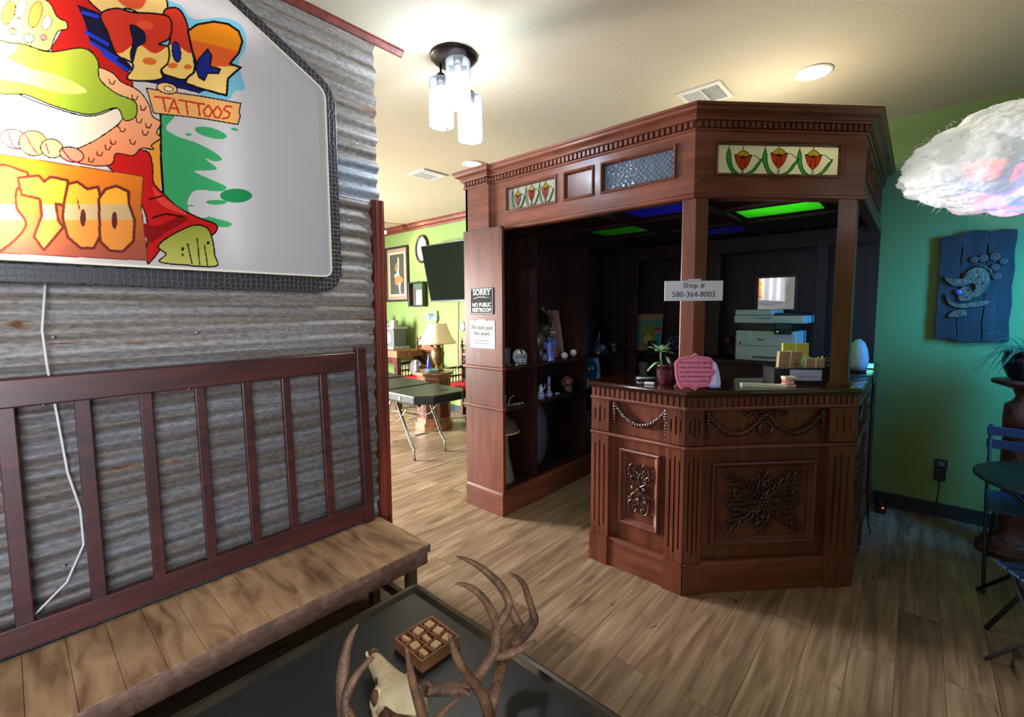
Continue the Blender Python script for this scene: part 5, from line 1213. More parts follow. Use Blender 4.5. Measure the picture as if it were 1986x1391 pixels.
obj('face_hole', MB().lathe([(.001,.7035),(.055,.7035),(.075,.7045),(.078,.7025),(.001,.7025)], (-3.60, 2.93, 0), 24), P('hole_dark', (10,10,12), .5), bed)
obj('frame', MB().box(-5.3, 2.56, .595, -3.48, 2.59, .617).box(-5.3, 3.07, .595, -3.48, 3.10, .617).box(-3.98, 2.59, .595, -3.95, 3.07, .617), BLACK_M, bed)
obj('side_button', MB().tube([(-3.72, 2.519, .655), (-3.72, 2.513, .655)], .018, 16), WHITE, bed)
for y in (2.67, 3.07):
    obj('leg', MB().tube([(-4.02, y, .60), (-4.0, y, .57), (-3.77, y, .17), (-3.72, y, .12), (-3.715, y, .0)], .0145, 10), CHROME, bed)
    obj('leg', MB().tube([(-4.60, y, .60), (-4.85, y, .20), (-4.90, y, .14), (-4.90, y, .0)], .0145, 10), CHROME, bed)
    obj('brace', MB().tube([(-3.72, y, .60), (-3.96, y, .38), (-4.35, y, .24)], .006, 8), CHROME, bed)
obj('crossbar', MB().tube([(-3.80, 2.67, .22), (-3.80, 3.07, .22)], .009, 8), CHROME, bed); obj('crossbar', MB().tube([(-4.78, 2.67, .30), (-4.78, 3.07, .30)], .009, 8), CHROME, bed)
obj('long_rail', MB().tube([(-4.85, 2.87, .36), (-3.90, 2.87, .40)], .009, 8), CHROME, bed)
t = thing('rolling_stool', 'black five-star rolling stool base partly behind the partition edge', 'stool', (-4.86, 2.95, 0))
for k in range(5):
    a = .15+k*2*PI/5; o = obj('star_leg', MB().tube([(-4.86, 2.35, .12), (-4.86+.25*math.cos(a), 2.35+.25*math.sin(a), .07)], [.025,.017], 8), BLACK, t)
    obj('caster', MB().tube([(-4.86+.25*math.cos(a)-.015, 2.35+.25*math.sin(a), .028), (-4.86+.25*math.cos(a)+.015, 2.35+.25*math.sin(a), .028)], .028, 14), BLACK, o)
obj('column', MB().tube([(-4.86, 2.35, .1), (-4.86, 2.35, .42)], .022, 10), CHROME, t); obj('seat', MB().lathe([(.001,.42),(.16,.42),(.18,.44),(.18,.48),(.16,.50),(.001,.505)], (-4.86, 2.35, 0), 28), VIN, t)

# ---------------------------------------------------------------- signs on the kiosk
EY = 2.338
t = thing('restroom_sign', 'black and white sign reading SORRY NO PUBLIC RESTROOM on the cabinet end', 'sign', (-2.385, EY, 1.49))
SB = P('sign_black', (26,30,32), .6, spec=.1); SW = P('sign_white', (232,234,232), .5)
u0, u1, z0, z1 = -2.502, -2.262, 1.475, 1.665
def xz(mb, x0, x1, y0, y1, z0, z1): return mb.box(x0, y0, z0, x1, y1, z1)
obj('board', xz(MB(), u0, u1, EY-.004, EY, z0, z1), SB, t, bevel=.0015)
mb = MB(); c = rnd([(u0+.006, z0+.006), (u1-.006, z0+.006), (u1-.006, z1-.006), (u0+.006, z1-.006)], .012, 4); mb.tube([(x, EY-.005, z) for x, z in c], .002, 6, closed=True); obj('border', mb, SW, t)
cx_ = (u0+u1)/2
text('lettering', 'SORRY', .058, face_m((cx_, EY-.005, 1.632), (1,0,0)), SW, t, bold=.0012)
text('lettering', 'NO PUBLIC\nRESTROOM', .040, face_m((cx_, EY-.005, 1.523), (1,0,0)), SW, t, bold=.0010, sx=.96, lsp=.95)
obj('flourish', MB().tube([(cx_-.085, EY-.005, 1.588), (cx_-.03, EY-.005, 1.600), (cx_+.03, EY-.005, 1.598), (cx_+.095, EY-.005, 1.592)], [.0012, .003, .003, .001], 6), SW, t)
t = thing('paper_notice', 'white paper notice reading No kids past this point on the cabinet end', 'notice', (-2.385, EY, 1.215))
obj('sheet', xz(MB(), -2.512, -2.253, EY-.0022, EY, 1.225, 1.428), PAPER, t)
text('lettering', 'No kids past\nthis point.', .043, face_m((-2.383, EY-.0026, 1.355), (1,0,0)), INK_G, t, ext=.0003)
scribble('small_print', face_m((-2.383, EY-.0026, 1.272), (1,0,0)), [.13, .16], .020, .009, INK_G, t)
obj('tape', xz(MB(), -2.43, -2.34, EY-.0034, EY-.0024, 1.420, 1.436), P('clear_tape', (206,198,184), .3), t)
def oriented(px, py, z, ang=0): return Matrix.Translation((px, py, z)) @ Matrix.Rotation(ang, 4, 'Z')
# phone number sign facing the room, fixed on the nearest post
A1 = math.radians(40)
def local_box(M4, *a): m = MB(); m.M = M4; return m.box(*a)
pc = Vector((-.868, 2.372, 0)); M4 = oriented(pc.x, pc.y, 1.545, A1); L_ = Vector((math.cos(A1), math.sin(A1), 0))
t = thing('phone_number_sign', 'white card reading Shop # 580-364-8003 taped across the left post', 'sign', (pc.x, pc.y, 1.545))
obj('card', local_box(M4, -.148, -.004, 0, .148, .0, .102), P('lilac_white_card', (226,226,240), .5), t, bevel=.0012)
text('lettering', 'Shop #', .038, M4 @ face_m((.0, -.0045, .078), (1,0,0)), INK, t); text('lettering', '580-364-8003', .039, M4 @ face_m((0, -.0045, .032), (1,0,0)), INK, t)
obj('tape', local_box(M4, -.03, -.0052, .094, .035, -.0042, .112), P('clear_tape_b', (206,206,216), .3), t)
# pink plaque
t = thing('pink_plaque', 'pink scalloped plaque with handwritten refusal of service text leaning on the left post', 'sign', (-.835, 2.335, CT))
pp = []
base_ = [(-.108,-.098),(-.094,-.128),(-.09,-.108),(-.04,-.112),(-.018,-.118),(0,-.140),(.018,-.118),(.05,-.112),(.085,-.100),(.100,-.075),(.104,-.03),(.135,0),(.104,.03),(.112,.075),(.085,.112),(.04,.118),(.018,.124),(0,.143),(-.018,.124),(-.05,.116),(-.09,.108),(-.112,.075),(-.104,.035),(-.115,.0),(-.10,-.04)]
base_ = [(-.118,.03),(-.112,-.05),(-.095,-.108),(-.078,-.132),(-.055,-.112),(-.025,-.118),(0,-.142),(.022,-.118),(.065,-.112),(.092,-.085),(.102,-.04),(.122,0),(.104,.03),(.108,.075),(.088,.110),(.045,.118),(.02,.122),(0,.143),(-.02,.122),(-.06,.116),(-.095,.104),(-.118,.070)]
PA = oriented(-.835, 2.335, CT+.098, math.radians(40)) @ Matrix.Rotation(-.06, 4, 'X') @ Matrix.Diagonal((.86, 1, .67, 1))
def plate(mb, pts, y0, y1): n = len(pts); return mb.add([(x, y0, z) for x, z in pts]+[(x, y1, z) for x, z in pts], [list(range(n)), list(range(n, 2*n))[::-1]]+[(i, (i+1)%n, n+(i+1)%n, n+i) for i in range(n)])
mb = MB(); mb.M = PA; plate(mb, smooth(base_, 3), 0, .006); obj('board', mb, P('pink_board', (246,128,168), .45), t)
mb = MB(); mb.M = PA; mb.tube([(x*.88, -.001, z*.88) for x, z in smooth(base_, 3)], .0012, 5, closed=True); obj('border_line', mb, P('plum_ink', (120,30,70), .6), t)
text('lettering', 'We reserve the right to\nrefuse service to anyone,\nno matter who you are,\nwho you think you are,\nor who your daddy is.', .0235, PA @ face_m((.002, -.0008, .0), (1,0,0)), P('plum_ink_dark', (70,20,48), .6), t, shear=.35, sx=.82, lsp=1.5)

# ---------------------------------------------------------------- things on the counter
def leaf(mb, base, d, L, w, droop=.3, up=(0,0,1), fold=.15, n=7):
    d = Vector(d).normalized(); upv_ = Vector(up); s = d.cross(upv_)
    s = s.normalized() if s.length > 1e-4 else Vector((1,0,0)); vs = []; b = Vector(base); nn = s.cross(d).normalized()
    for i in range(n+1):
        t = i/n; c = b+d*L*t-Vector((0,0,1))*droop*L*t*t; ww = w*math.sin(PI*min(.98, .06+t*.94))**.8
        vs += [c-s*ww+nn*fold*w, c, c+s*ww+nn*fold*w]
    return mb.add(vs, [(i*3+k, i*3+k+1, (i+1)*3+k+1, (i+1)*3+k) for i in range(n) for k in range(2)], True)
px, py = -1.045, 2.475
t = thing('potted_succulent', 'green and pink leafy plant in a dark glazed pot on the left of the counter', 'potted plant', (px, py, CT))
POTM = P('glazed_brown_pot', (52,30,32), .18, c2=(96,40,52), vs=9, coat=.6)
obj('pot', MB().lathe([(.040,0),(.044,.004),(.052,.04),(.056,.075),(.057,.098),(.060,.102),(.060,.110),(.054,.110),(.052,.095),(.001,.092)], (px, py, CT), 32), POTM, t)
obj('soil', MB().lathe([(.001,.094),(.052,.094),(.052,.090),(.001,.090)], (px, py, CT), 20), P('soil', (40,28,22), .9), t)
rn = random.Random(5); LG = P('pale_green_leaf', (150,190,140), .45, c2=(84,140,84), vs=40); LP = P('pink_leaf', (150,110,120), .5, c2=(96,120,92), vs=30); LT = P('aloe_leaf', (80,160,120), .4)
st0 = (px-.025, py-.02, CT+.18)
mb = MB().tube([(px-.02, py, CT+.09), (px-.03, py-.01, CT+.14), st0], .005, 7); obj('stem', mb, GREEN_L, t)
for k in range(9):
    a = k*2.4; el = .15+.1*k; mb = MB(); leaf(mb, st0, (math.cos(a)*math.cos(el), math.sin(a)*math.cos(el), math.sin(el)), .078+.005*(k%3), .016, .25); obj('leaf', mb, LG, t, solid=.0015)
for k in range(7):
    a = k*2.1+.5; mb = MB(); leaf(mb, (px+.02, py+.015, CT+.10), (math.cos(a)*.7, math.sin(a)*.7, .8+.1*(k%3)), .075+.01*(k%2), .010, .2); obj('leaf', mb, LP if k%2 else LG, t, solid=.0015)
for k, (dx, dy) in enumerate(((-.05,-.055),(-.075,-.03))):
    mb = MB(); leaf(mb, (px-.028, py-.02, CT+.115), (dx*8, dy*8, .2), .075, .014, .95); obj('leaf', mb, LT if k else LG, t, solid=.003)
t = thing('pen_tray', 'small black tray with pens and a knife on the counter beside the plant pot', 'tray', (-1.195, 2.52, CT))
TM = oriented(-1.195, 2.52, CT, .75)
obj('tray', local_box(TM, -.055,-.03,0,.055,.03,.006), BLACK, t, bevel=.002)
for k, (yy, c_) in enumerate(((-.016,(200,206,214)),(0,(120,130,150)),(.016,(30,30,36)))):
    mb = MB(); mb.M = TM; mb.tube([(-.05, yy, .0115+.001*k), (.055, yy*.6, .0115+.001*k)], .0052, 8); obj('pen', mb, P('pen_%s' % ['silver','blue','black'][k], c_, .3, metal=.3), t)
solo('white_eraser', local_box(oriented(-1.098, 2.378, CT+.0005, .2), -.026,-.016,0,.026,.016,.014), WHITE, 'small white rounded block on the counter edge in front of the plant pot', 'block', bevel=.005, seg=3)
# crystal behind the plaque
t = thing('pale_crystal', 'pale blue crystal point on a dark base beside the pink plaque', 'crystal', (-.785, 2.465, CT))
mb = MB(); vs = []; prof = [(.040,.012),(.046,.03),(.040,.07),(.031,.11),(.018,.145),(.004,.162)]
for i, (r_, z) in enumerate(prof):
    for k in range(7): a = 2*PI*k/7+.3*i*.2; vs.append((-.785+.78*r_*math.cos(a)*(1+.1*math.sin(k*3)), 2.465+.78*r_*math.sin(a), CT+z*.88))
mb.add(vs, [(i*7+k, i*7+(k+1)%7, (i+1)*7+(k+1)%7, (i+1)*7+k) for i in range(5) for k in range(7)]); mb.add(vs[:7], [list(range(7))[::-1]]); mb.add(vs[-7:], [list(range(7))])
obj('point', mb, P('pale_quartz', (196,214,246), .25, emis=(150,180,255), es=.06), t); obj('base', MB().lathe([(.036,0),(.040,.004),(.038,.011),(.001,.011)], (-.785, 2.465, CT), 20), P('navy_base', (20,24,70), .3), t)
# pads, sheets, teeth model
solo('card_stack', local_box(oriented(-.605, 2.70, CT+.0005, .45), -.105,-.038,0,.105,.038,.012), P('cream_card', (226,226,206), .6), 'thick stack of cream cards on the counter in front of the basket', 'cards', bevel=.001)
solo('folded_sheet', local_box(oriented(-.735, 2.90, CT+.0005, .3), -.06,-.035,0,.06,.035,.002), P('grey_sheet', (120,116,98), .6), 'flat grey paper sheet lying on the counter left of the basket', 'paper')
t = thing('teeth_model', 'pink and white dental jaw model on the counter in front of the basket label', 'model', (-.50, 2.775, CT))
GUM = P('gum_pink', (236,140,130), .35); TM = oriented(-.50, 2.775, CT, .72)
for nm, z0, z1 in (('base', 0, .014), ('top_plate', .044, .058)): obj(nm, local_box(TM, -.032,-.022,z0,.032,.022,z1), P('model_white', (238,226,222), .4), t, bevel=.006, seg=3)
for nm, z in (('lower_gum', .018), ('upper_gum', .040)):
    mb = MB(); mb.M = TM; mb.tube([(.026*math.cos(a), .012-.030*math.sin(a), z) for a in np.linspace(0, PI, 11)], .008, 8); obj(nm, mb, GUM, t)
for k in range(8):
    a = .25+k*(PI-.5)/7
    for z in (.025, .033):
        mb = MB(); mb.M = TM; mb.ell((.027*math.cos(a), .012-.032*math.sin(a), z), (.0042,.0035,.0048), 8, 5); obj('tooth', mb, P('tooth_ivory', (244,238,224), .3) if k == 0 and z == .025 else bpy.data.materials['tooth_ivory'], t)
# basket of gift sets
A2 = .62; BM = oriented(-.502, 2.967, CT, A2)
t = thing('gift_basket', 'black woven basket with a printed white label on the counter', 'basket', (-.502, 2.967, CT)); BK = P('black_basket', (20,20,22), .6, bump=.6, bs=90)
mb = MB(); mb.M = BM; w_, d_, h_ = .145, .07, .088
for b_ in ((-w_,-d_,0,w_,d_,.006),(-w_,-d_,.006,w_,-d_+.006,h_),(-w_,d_-.006,.006,w_,d_,h_),(-w_,-d_+.006,.006,-w_+.006,d_-.006,h_),(w_-.006,-d_+.006,.006,w_,d_-.006,h_)): mb.box(*b_)
obj('body', mb, BK, t, bevel=.002); mb = MB(); mb.M = BM; mb.tube([(-w_,-d_,h_),(w_,-d_,h_),(w_,d_,h_),(-w_,d_,h_)], .005, 6, closed=True); obj('rim', mb, BK, t)
obj('label', local_box(BM, -.065,-d_-.004,.022,.100,-d_-.001,.082), P('label_lilac', (190,198,240), .5), t, label='white printed card label')
scribble('small_print', BM @ face_m((.018, -d_-.0046, .046), (1,0,0)), [.118], .01, .0062, P('label_ink', (60,50,110), .6), t, seed=4)
KR = P('kraft_wrap', (180,146,112), .7, var=.08, vs=20); GREEN_LIT = P('green_lit_wrap', (204,214,96), .6); TWI = P('cream_twine', (232,230,180), .7)  # lime of the wrap is green light from the canopy panel, put into colour
def gift(x, y, w, h, th_, tilt, yaw, mat, label, z=.0):
    G = BM @ Matrix.Translation((x, y, .0065+z)) @ Matrix.Rotation(yaw, 4, 'Z') @ Matrix.Rotation(tilt, 4, 'X')
    base = BM @ Vector((x, y, .0065+z)); t = thing('gift_box', label, 'gift box', tuple(base), 'wrapped gift boxes in the basket')
    obj('box', local_box(G, -w/2, -th_/2, 0, w/2, th_/2, h), mat, t, bevel=.002)
    mb = MB(); mb.M = G; e = th_/2+.0015
    mb.tube([(.0,-e,0),(0,-e,h),(0,e,h),(0,e,0)], .0022, 6, closed=True); mb.tube([(-w/2-.001,-e,h*.45),(w/2+.001,-e,h*.45),(w/2+.001,e,h*.45),(-w/2-.001,e,h*.45)], .0022, 6, closed=True)
    for s in (-1, 1): mb.tube([(0,-e,h*.45),(s*.016,-e-.006,h*.45+.014),(s*.03,-e-.006,h*.45),(s*.016,-e-.005,h*.45-.012),(0,-e,h*.45)], .002, 6); mb.tube([(0,-e,h*.45),(s*.012,-e-.004,h*.45-.03)], .002, 6)
    obj('twine', mb, TWI, t); return t
gift(-.055, -.018, .125, .175, .026, .10, .12, KR, 'kraft brown wrapped gift box with flower sprig leaning left in the basket')
gift(.012, .038, .140, .215, .020, -.02, .0, GREEN_LIT, 'gift box with green light coloured into its wrap, standing tallest at the back of the basket')
gift(.088, -.022, .085, .135, .026, .06, -.2, KR, 'small kraft wrapped gift box at the right of the basket with a yellow bow')
solo('gift_tag', local_box(BM @ Matrix.Translation((.038, -.004, .095)) @ Matrix.Rotation(.5, 4, 'Y'), -.022,-.001,0,.022,.001,.062), P('mint_tag', (170,214,160), .6), 'mint green paper tag tucked between the gift boxes', 'tag')
mb = MB()
for k in range(6):
    a = k*1.05; leaf(mb, BM @ Vector((-.02, -.036, .118)), Vector((math.cos(a), -.3, math.sin(a))), .03, .008, .0)
solo('dried_flower', mb, P('dried_flower', (90,78,50), .7, c2=(190,180,70), vs=80), 'dried brown flower sprig tied on the left gift box', 'flower', solid=.001)
mb = MB()
for k in range(7): a = k*.9; leaf(mb, BM @ Vector((.125, -.02, .125)), Vector((math.cos(a)+.4, -.2, math.sin(a)+.3)), .04, .008, .2)
solo('bow_sprig', mb, P('lime_sprig', (206,222,90), .5), 'lime yellow leaf sprig on the small right gift box', 'flower', solid=.001)
# printer on the back shelf
t = thing('office_printer', 'white office laser printer with tilting touch panel on the shelf behind the counter', 'printer', (-.86, 4.1, 1.095))
PW = P('printer_white', (214,220,216), .4); PD = P('printer_dark', (24,26,30), .35); x0, x1, yf_ = -1.085, -.665, 3.90; PZ = 1.097
obj('body', MB().box(x0, yf_, PZ, x1, 4.30, PZ+.235), PW, t, bevel=.010, seg=3)
obj('middle', MB().box(x0+.02, yf_+.05, PZ+.235, x1-.02, 4.30, PZ+.30), PD, t, bevel=.004)
obj('scanner', MB().box(x0-.012, yf_-.012, PZ+.295, x1+.05, 4.30, PZ+.355), PW, t, bevel=.008, seg=3)
obj('document_feeder', MB().box(x0-.008, yf_-.006, PZ+.357, x0+.26, 4.29, PZ+.400), PW, t, bevel=.008, seg=3)
obj('feeder_tray', MB().box(x0+.262, yf_+.05, PZ+.357, x1+.02, 4.27, PZ+.372), PD, t, bevel=.003)
PT = Matrix.Translation((x0+.335, yf_-.030, PZ+.215)) @ Matrix.Rotation(-.30, 4, 'X')
o = obj('touch_panel', local_box(PT, -.058,-.006,0,.058,.008,.122), PD, t, bevel=.005, seg=2)
obj('screen', local_box(PT, -.046,-.0072,.040,.046,-.006,.110), P('panel_screen', (40,58,58), .1, emis=(60,100,90), es=.06), o)
for k in range(3): obj('button', local_box(PT, -.040+k*.033,-.008,.014,-.028+k*.033,-.006,.022), P('green_led' if k == 0 else 'dim_button_%s' % ['a','b','c'][k], (70,200,110) if k == 0 else (70,76,80), .4, emis=(60,220,110) if k == 0 else None, es=.8), o)
obj('panel_gap', MB().box(x0+.001, yf_-.0005, PZ+.118, x1-.001, yf_+.002, PZ+.121), PD, t)
obj('paper_slot', MB().box(x0+.13, yf_-.001, PZ+.022, x0+.30, yf_+.003, PZ+.040), P('slot_grey', (110,116,118), .4), t)
obj('badge', MB().box(x0+.03, yf_-.001, PZ+.128, x0+.044, yf_+.002, PZ+.142), PD, t)
obj('sticker', MB().box(x0+.02, yf_-.0012, PZ+.172, x0+.118, yf_, PZ+.226), P('sticker_white', (226,232,230), .5), t)
scribble('sticker_print', face_m((x0+.069, yf_-.0018, PZ+.208), (1,0,0)), [.084, .05], .013, .0062, P('print_blue', (50,80,130), .6), t, seed=5)
scribble('sticker_print', face_m((x0+.069, yf_-.0018, PZ+.182), (1,0,0)), [.046], .01, .006, INK, t, seed=6)
text('lettering', 'Canon', .020, face_m((x0+.185, yf_-.0012, PZ+.170), (1,0,0)), INK, t, ext=.0004, bold=.0006)
obj('scanner_grip', MB().box(x0+.13, yf_-.0135, PZ+.330, x0+.25, yf_-.010, PZ+.338), P('grip_grey', (130,134,150), .4), t)
# mirror behind the printer
t = thing('small_mirror', 'square dark-framed mirror hanging on the back panel above the printer', 'mirror', (-.91, 4.165, 1.47))
obj('glass', MB().box(-1.045, 4.380, 1.50, -.775, 4.384, 1.765), P('mirror_glass', (230,232,232), .03, metal=1), t)
obj('frame', MB().box(-1.07, 4.378, 1.475, -.75, 4.40, 1.50).box(-1.07, 4.378, 1.765, -.75, 4.40, 1.79).box(-1.07, 4.378, 1.50, -1.045, 4.40, 1.765).box(-.775, 4.378, 1.50, -.75, 4.40, 1.765), BLACK, t, bevel=.002)
for o_ in [o_ for o_ in t.children]: pass
# right end of the counter
t = thing('trailing_pothos', 'small green plant in a glass bowl beside the right post', 'potted plant', (-.36, 3.30, CT))
obj('bowl', MB().lathe([(.03,0),(.05,.012),(.055,.03),(.048,.05),(.044,.05),(.05,.03),(.045,.014),(.001,.006)], (-.36, 3.30, CT), 24), thin_glass('bowl_glass', (170,220,200), .6, .05), t)
for k in range(11): a = k*2.4; mb = MB(); leaf(mb, (-.36, 3.30, CT+.04+.006*k), (math.cos(a), math.sin(a), .25+.08*k), .05, .014, .3); obj('leaf', mb, GREEN_L, t, solid=.001)
t = thing('salt_lamp', 'tall pale blue-white dome lamp behind the right post', 'lamp', (-.285, 3.75, CT))
obj('dome', MB().lathe([(.048,.015),(.058,.05),(.058,.10),(.050,.15),(.036,.19),(.015,.212),(.001,.216)], (-.285, 3.75, CT), 14), P('salt_white', (190,214,232), .5, bump=.4, bs=40), t); obj('base', MB().lathe([(.045,0),(.052,.006),(.05,.015),(.001,.015)], (-.285, 3.75, CT), 20), P('salt_base', (60,30,24), .5), t)
CM = oriented(-.262, 4.00, CT, .15)
t = thing('card_reader', 'small card reader with glowing mint green face near the back wall', 'card reader', (-.262, 4.00, CT))
obj('body', local_box(CM, -.05,-.045,.001,.05,.09,.042), BLACK, t, bevel=.008, seg=3); obj('glowing_face', local_box(CM, -.044,-.0475,.006,.044,-.045,.038), P('mint_glow', (120,230,190), .4, emis=(110,235,190), es=.9), t)
solo('counter_cable', MB().tube([(-.33,3.25,CT+.005),(-.27,3.30,CT+.008),(-.215,3.42,CT+.010),(-.190,3.50,CT+.002),(-.186,3.54,CT-.06),(-.190,3.58,.8),(-.190,3.62,.4),(-.178,3.68,.1),(-.165,3.75,.008)], .0042, 8), BLACK, 'black cable running over the counter edge and down its right side', 'cable')

# ---------------------------------------------------------------- ornaments on the display shelves
SA_, SB_, SF = 1.0845, .7875, .1855
t = thing('miniature_guitar', 'miniature red and white electric guitar standing at the left end of the top shelf', 'ornament', (-2.30, 2.40, SA_))
mb = MB(); plate(mb, [(-2.30+x, SA_+z) for x, z in smooth([(-.04,.03),(-.045,.07),(-.03,.10),(-.032,.14),(0,.15),(.03,.14),(.03,.10),(.045,.06),(.03,.01),(-.02,.01)], 3)], 2.395, 2.408); obj('body', mb, P('guitar_red', (190,40,54), .25), t)
mb = MB(); plate(mb, [(-2.30+x, SA_+z) for x, z in smooth([(-.025,.06),(-.015,.12),(.02,.12),(.03,.06),(.01,.03)], 3)], 2.392, 2.395); obj('scratch_plate', mb, WHITE, t)
o = obj('neck', MB().box(-2.306, 2.396, SA_+.14, -2.294, 2.404, SA_+.33), P('guitar_neck', (190,190,196), .4), t); mb = MB(); plate(mb, [(-2.30+x, SA_+.33+z) for x, z in smooth([(-.006,0),(-.016,.02),(-.012,.05),(.006,.062),(.018,.045),(.012,.02),(.006,0)], 3)], 2.396, 2.405); obj('headstock', mb, WHITE, o)
t = thing('miniature_amplifier', 'small grey amplifier box standing behind the football helmet', 'ornament', (-2.38, 2.56, SA_))
obj('cabinet', MB().box(-2.44, 2.52, SA_, -2.34, 2.60, SA_+.13), P('amp_grey', (70,76,86), .6), t, bevel=.004); obj('speaker_cloth', MB().box(-2.342, 2.53, SA_+.012, -2.338, 2.59, SA_+.085), P('amp_cloth', (92,96,110), .8, bump=.5, bs=300), t); obj('control_strip', MB().box(-2.342, 2.53, SA_+.095, -2.338, 2.59, SA_+.12), CHROME, t)
hc = Vector((-2.275, 2.63, SA_+.062)); HM = Matrix.Translation(hc) @ Matrix.Rotation(-.55, 4, 'Z')
t = thing('football_helmet', 'white miniature football helmet with dark stripe and blue visor on the top shelf', 'helmet', (hc.x, hc.y, SA_))
mb = MB(); mb.M = HM; S, R_ = 24, 14; vs = []; fs = []
for i in range(R_+1):
    ph = PI*i/R_
    for k in range(S): th_ = 2*PI*k/S; vs.append((.070*math.sin(ph)*math.cos(th_), .056*math.sin(ph)*math.sin(th_), .060*math.cos(ph)))
for i in range(R_):
    for k in range(S):
        x, y, z = [(vs[i*S+k][q]+vs[(i+1)*S+(k+1)%S][q])/2 for q in range(3)]
        if z < -.048 or (x > .030 and z < .022): continue
        fs.append((i*S+k, i*S+(k+1)%S, (i+1)*S+(k+1)%S, (i+1)*S+k))
mb.add(vs, fs, True); obj('shell', mb, P('helmet_white', (214,214,206), .2, coat=.6), t, solid=.003)
mb = MB(); mb.M = HM; mb.tube([(.0715*math.cos(a), 0, .0615*math.sin(a)) for a in np.linspace(.45, PI-.2, 16)], .009, 8, flat=.35); obj('stripe', mb, P('helmet_stripe', (20,48,40), .3), t)
mb = MB(); mb.M = HM; mb.tube([(.066*math.cos(a), .054*math.sin(a), .004) for a in np.linspace(-.9, .9, 12)], .015, 8, flat=.3); obj('visor', mb, P('visor_blue', (70,110,180), .12, metal=.4), t)
mb = MB(); mb.M = HM
for z, ex in ((-.018,.0),(-.034,.004),(-.048,.004)): mb.tube([((.074+ex)*math.cos(a), .058*math.sin(a), z) for a in np.linspace(-1.0, 1.0, 12)], .0028, 6)
for a in (-.3, .3): mb.tube([(.078*math.cos(a), .058*math.sin(a), -.018), (.078*math.cos(a), .058*math.sin(a), -.048)], .0028, 6)
obj('face_guard', mb, P('guard_blue', (150,176,214), .3), t)
mb = MB(); mb.M = HM @ Matrix.Translation((-.004, -.0555, .010)); plate(mb, [(-.020,.002),(-.008,.016),(.004,.010),(.012,.018),(.016,.004),(.008,-.002),(.014,-.014),(-.002,-.010),(-.010,-.016),(-.010,-.002)], -.003, .001); obj('emblem', mb, INK, t)
t = thing('dried_moss', 'small clump of dried moss and stones in front of the miniature guitar', 'moss', (-2.27, 2.47, SA_)); mb = MB(); rn = random.Random(9)
for k in range(26): a = rn.uniform(0, 6.3); leaf(mb, (-2.27+rn.uniform(-.03,.03), 2.49+rn.uniform(-.05,.05), SA_+.002), (math.cos(a)*.5, math.sin(a)*.5, .8), rn.uniform(.02,.05), .004, .2)
obj('strands', mb, P('moss', (120,100,60), .8, c2=(80,96,50), vs=60), t, solid=.0008)
for k, (x, y) in enumerate(((-2.235,2.55),(-2.24,2.47))): obj('pebble', MB().ell((x, y, SA_+.010), (.013,.012,.010), 10, 7), P('pebble_%s' % ['pale','brown'][k], ((170,168,160),(92,66,50))[k], .6), t)
# elephant rearing with raised trunk
t = thing('elephant_statue', 'dark bronze rearing elephant statue with raised trunk on the top shelf', 'statue', (-2.36, 2.98, SA_))
EL = P('bronze_elephant', (72,64,56), .4, metal=.4, c2=(112,104,92), vs=30, bump=.3)
ex, ey = -2.36, 2.99
mb = MB().ell((ex, ey-.01, SA_+.16), (.062,.075,.090), 18, 12); obj('body', mb, EL, t)
mb = MB().ell((ex+.02, ey+.045, SA_+.255), (.045,.050,.050), 18, 12); hd = obj('head', mb, EL, t)
obj('trunk', MB().tube([(ex+.04, ey+.085, SA_+.245), (ex+.05, ey+.12, SA_+.28), (ex+.05, ey+.125, SA_+.33), (ex+.045, ey+.09, SA_+.37), (ex+.04, ey+.03, SA_+.395), (ex+.035, ey-.01, SA_+.43), (ex+.03, ey-.012, SA_+.465)], [.022,.019,.016,.013,.011,.010,.008], 12), EL, hd)
for s in (-1, 1):
    obj('tusk', MB().tube([(ex+s*.022+.03, ey+.08, SA_+.238), (ex+s*.03+.04, ey+.11, SA_+.225), (ex+s*.03+.045, ey+.13, SA_+.240)], [.007,.005,.002], 8), P('ivory', (206,200,180), .4), hd)
    mb = MB().ell((ex+s*.048+.015, ey+.02, SA_+.255), (.010,.040,.045), 14, 8); obj('ear', mb, EL, hd)
    obj('leg', MB().tube([(ex+s*.035, ey-.03, SA_+.12), (ex+s*.04, ey-.04, SA_+.06), (ex+s*.04, ey-.035, SA_)], [.030,.024,.026], 12), EL, t)
    obj('leg', MB().tube([(ex+s*.035, ey+.04, SA_+.19), (ex+s*.045+.02, ey+.10, SA_+.17), (ex+s*.045+.02, ey+.11, SA_+.12)], [.026,.020,.018], 12), EL, t)
solo('blue_presentation_tube', MB().box(-2.47, 2.885, SA_, -2.40, 2.955, SA_+.50), P('tube_blue', (44,90,190), .2, coat=.5), 'tall narrow glossy blue box behind the elephant statue', 'box', bevel=.004)
t = thing('wooden_plaque', 'slanted live-edge wood plank with burned lettering leaning on the shelf back', 'plaque', (-2.42, 3.27, SA_))
WPM = Matrix.Translation((-2.372, 3.27, SA_+.001)) @ Matrix.Rotation(PI/2, 4, 'Z') @ Matrix.Rotation(-.13, 4, 'X')
mb = MB(); mb.M = WPM; plate(mb, [(-.095,0),(.098,0),(.095,.14),(.086,.28),(.080,.42),(-.03,.422),(-.075,.42),(-.070,.29),(-.088,.14)], 0, .014); obj('plank', mb, wood('live_edge', (110,70,54), (166,120,100), (200,160,140), .5, (8,8,2), 0), t, bevel=.002)
scribble('burned_lettering', WPM @ face_m((.012, -.001, .155), (1,0,0)), [.12, .03, .14, .03, .07], .036, .020, INK, t, seed=7, th=.0008)
t = thing('crystal_wizard', 'blue and silver crystal figurine in front of the wood plaque', 'figurine', (-2.28, 3.02, SA_))
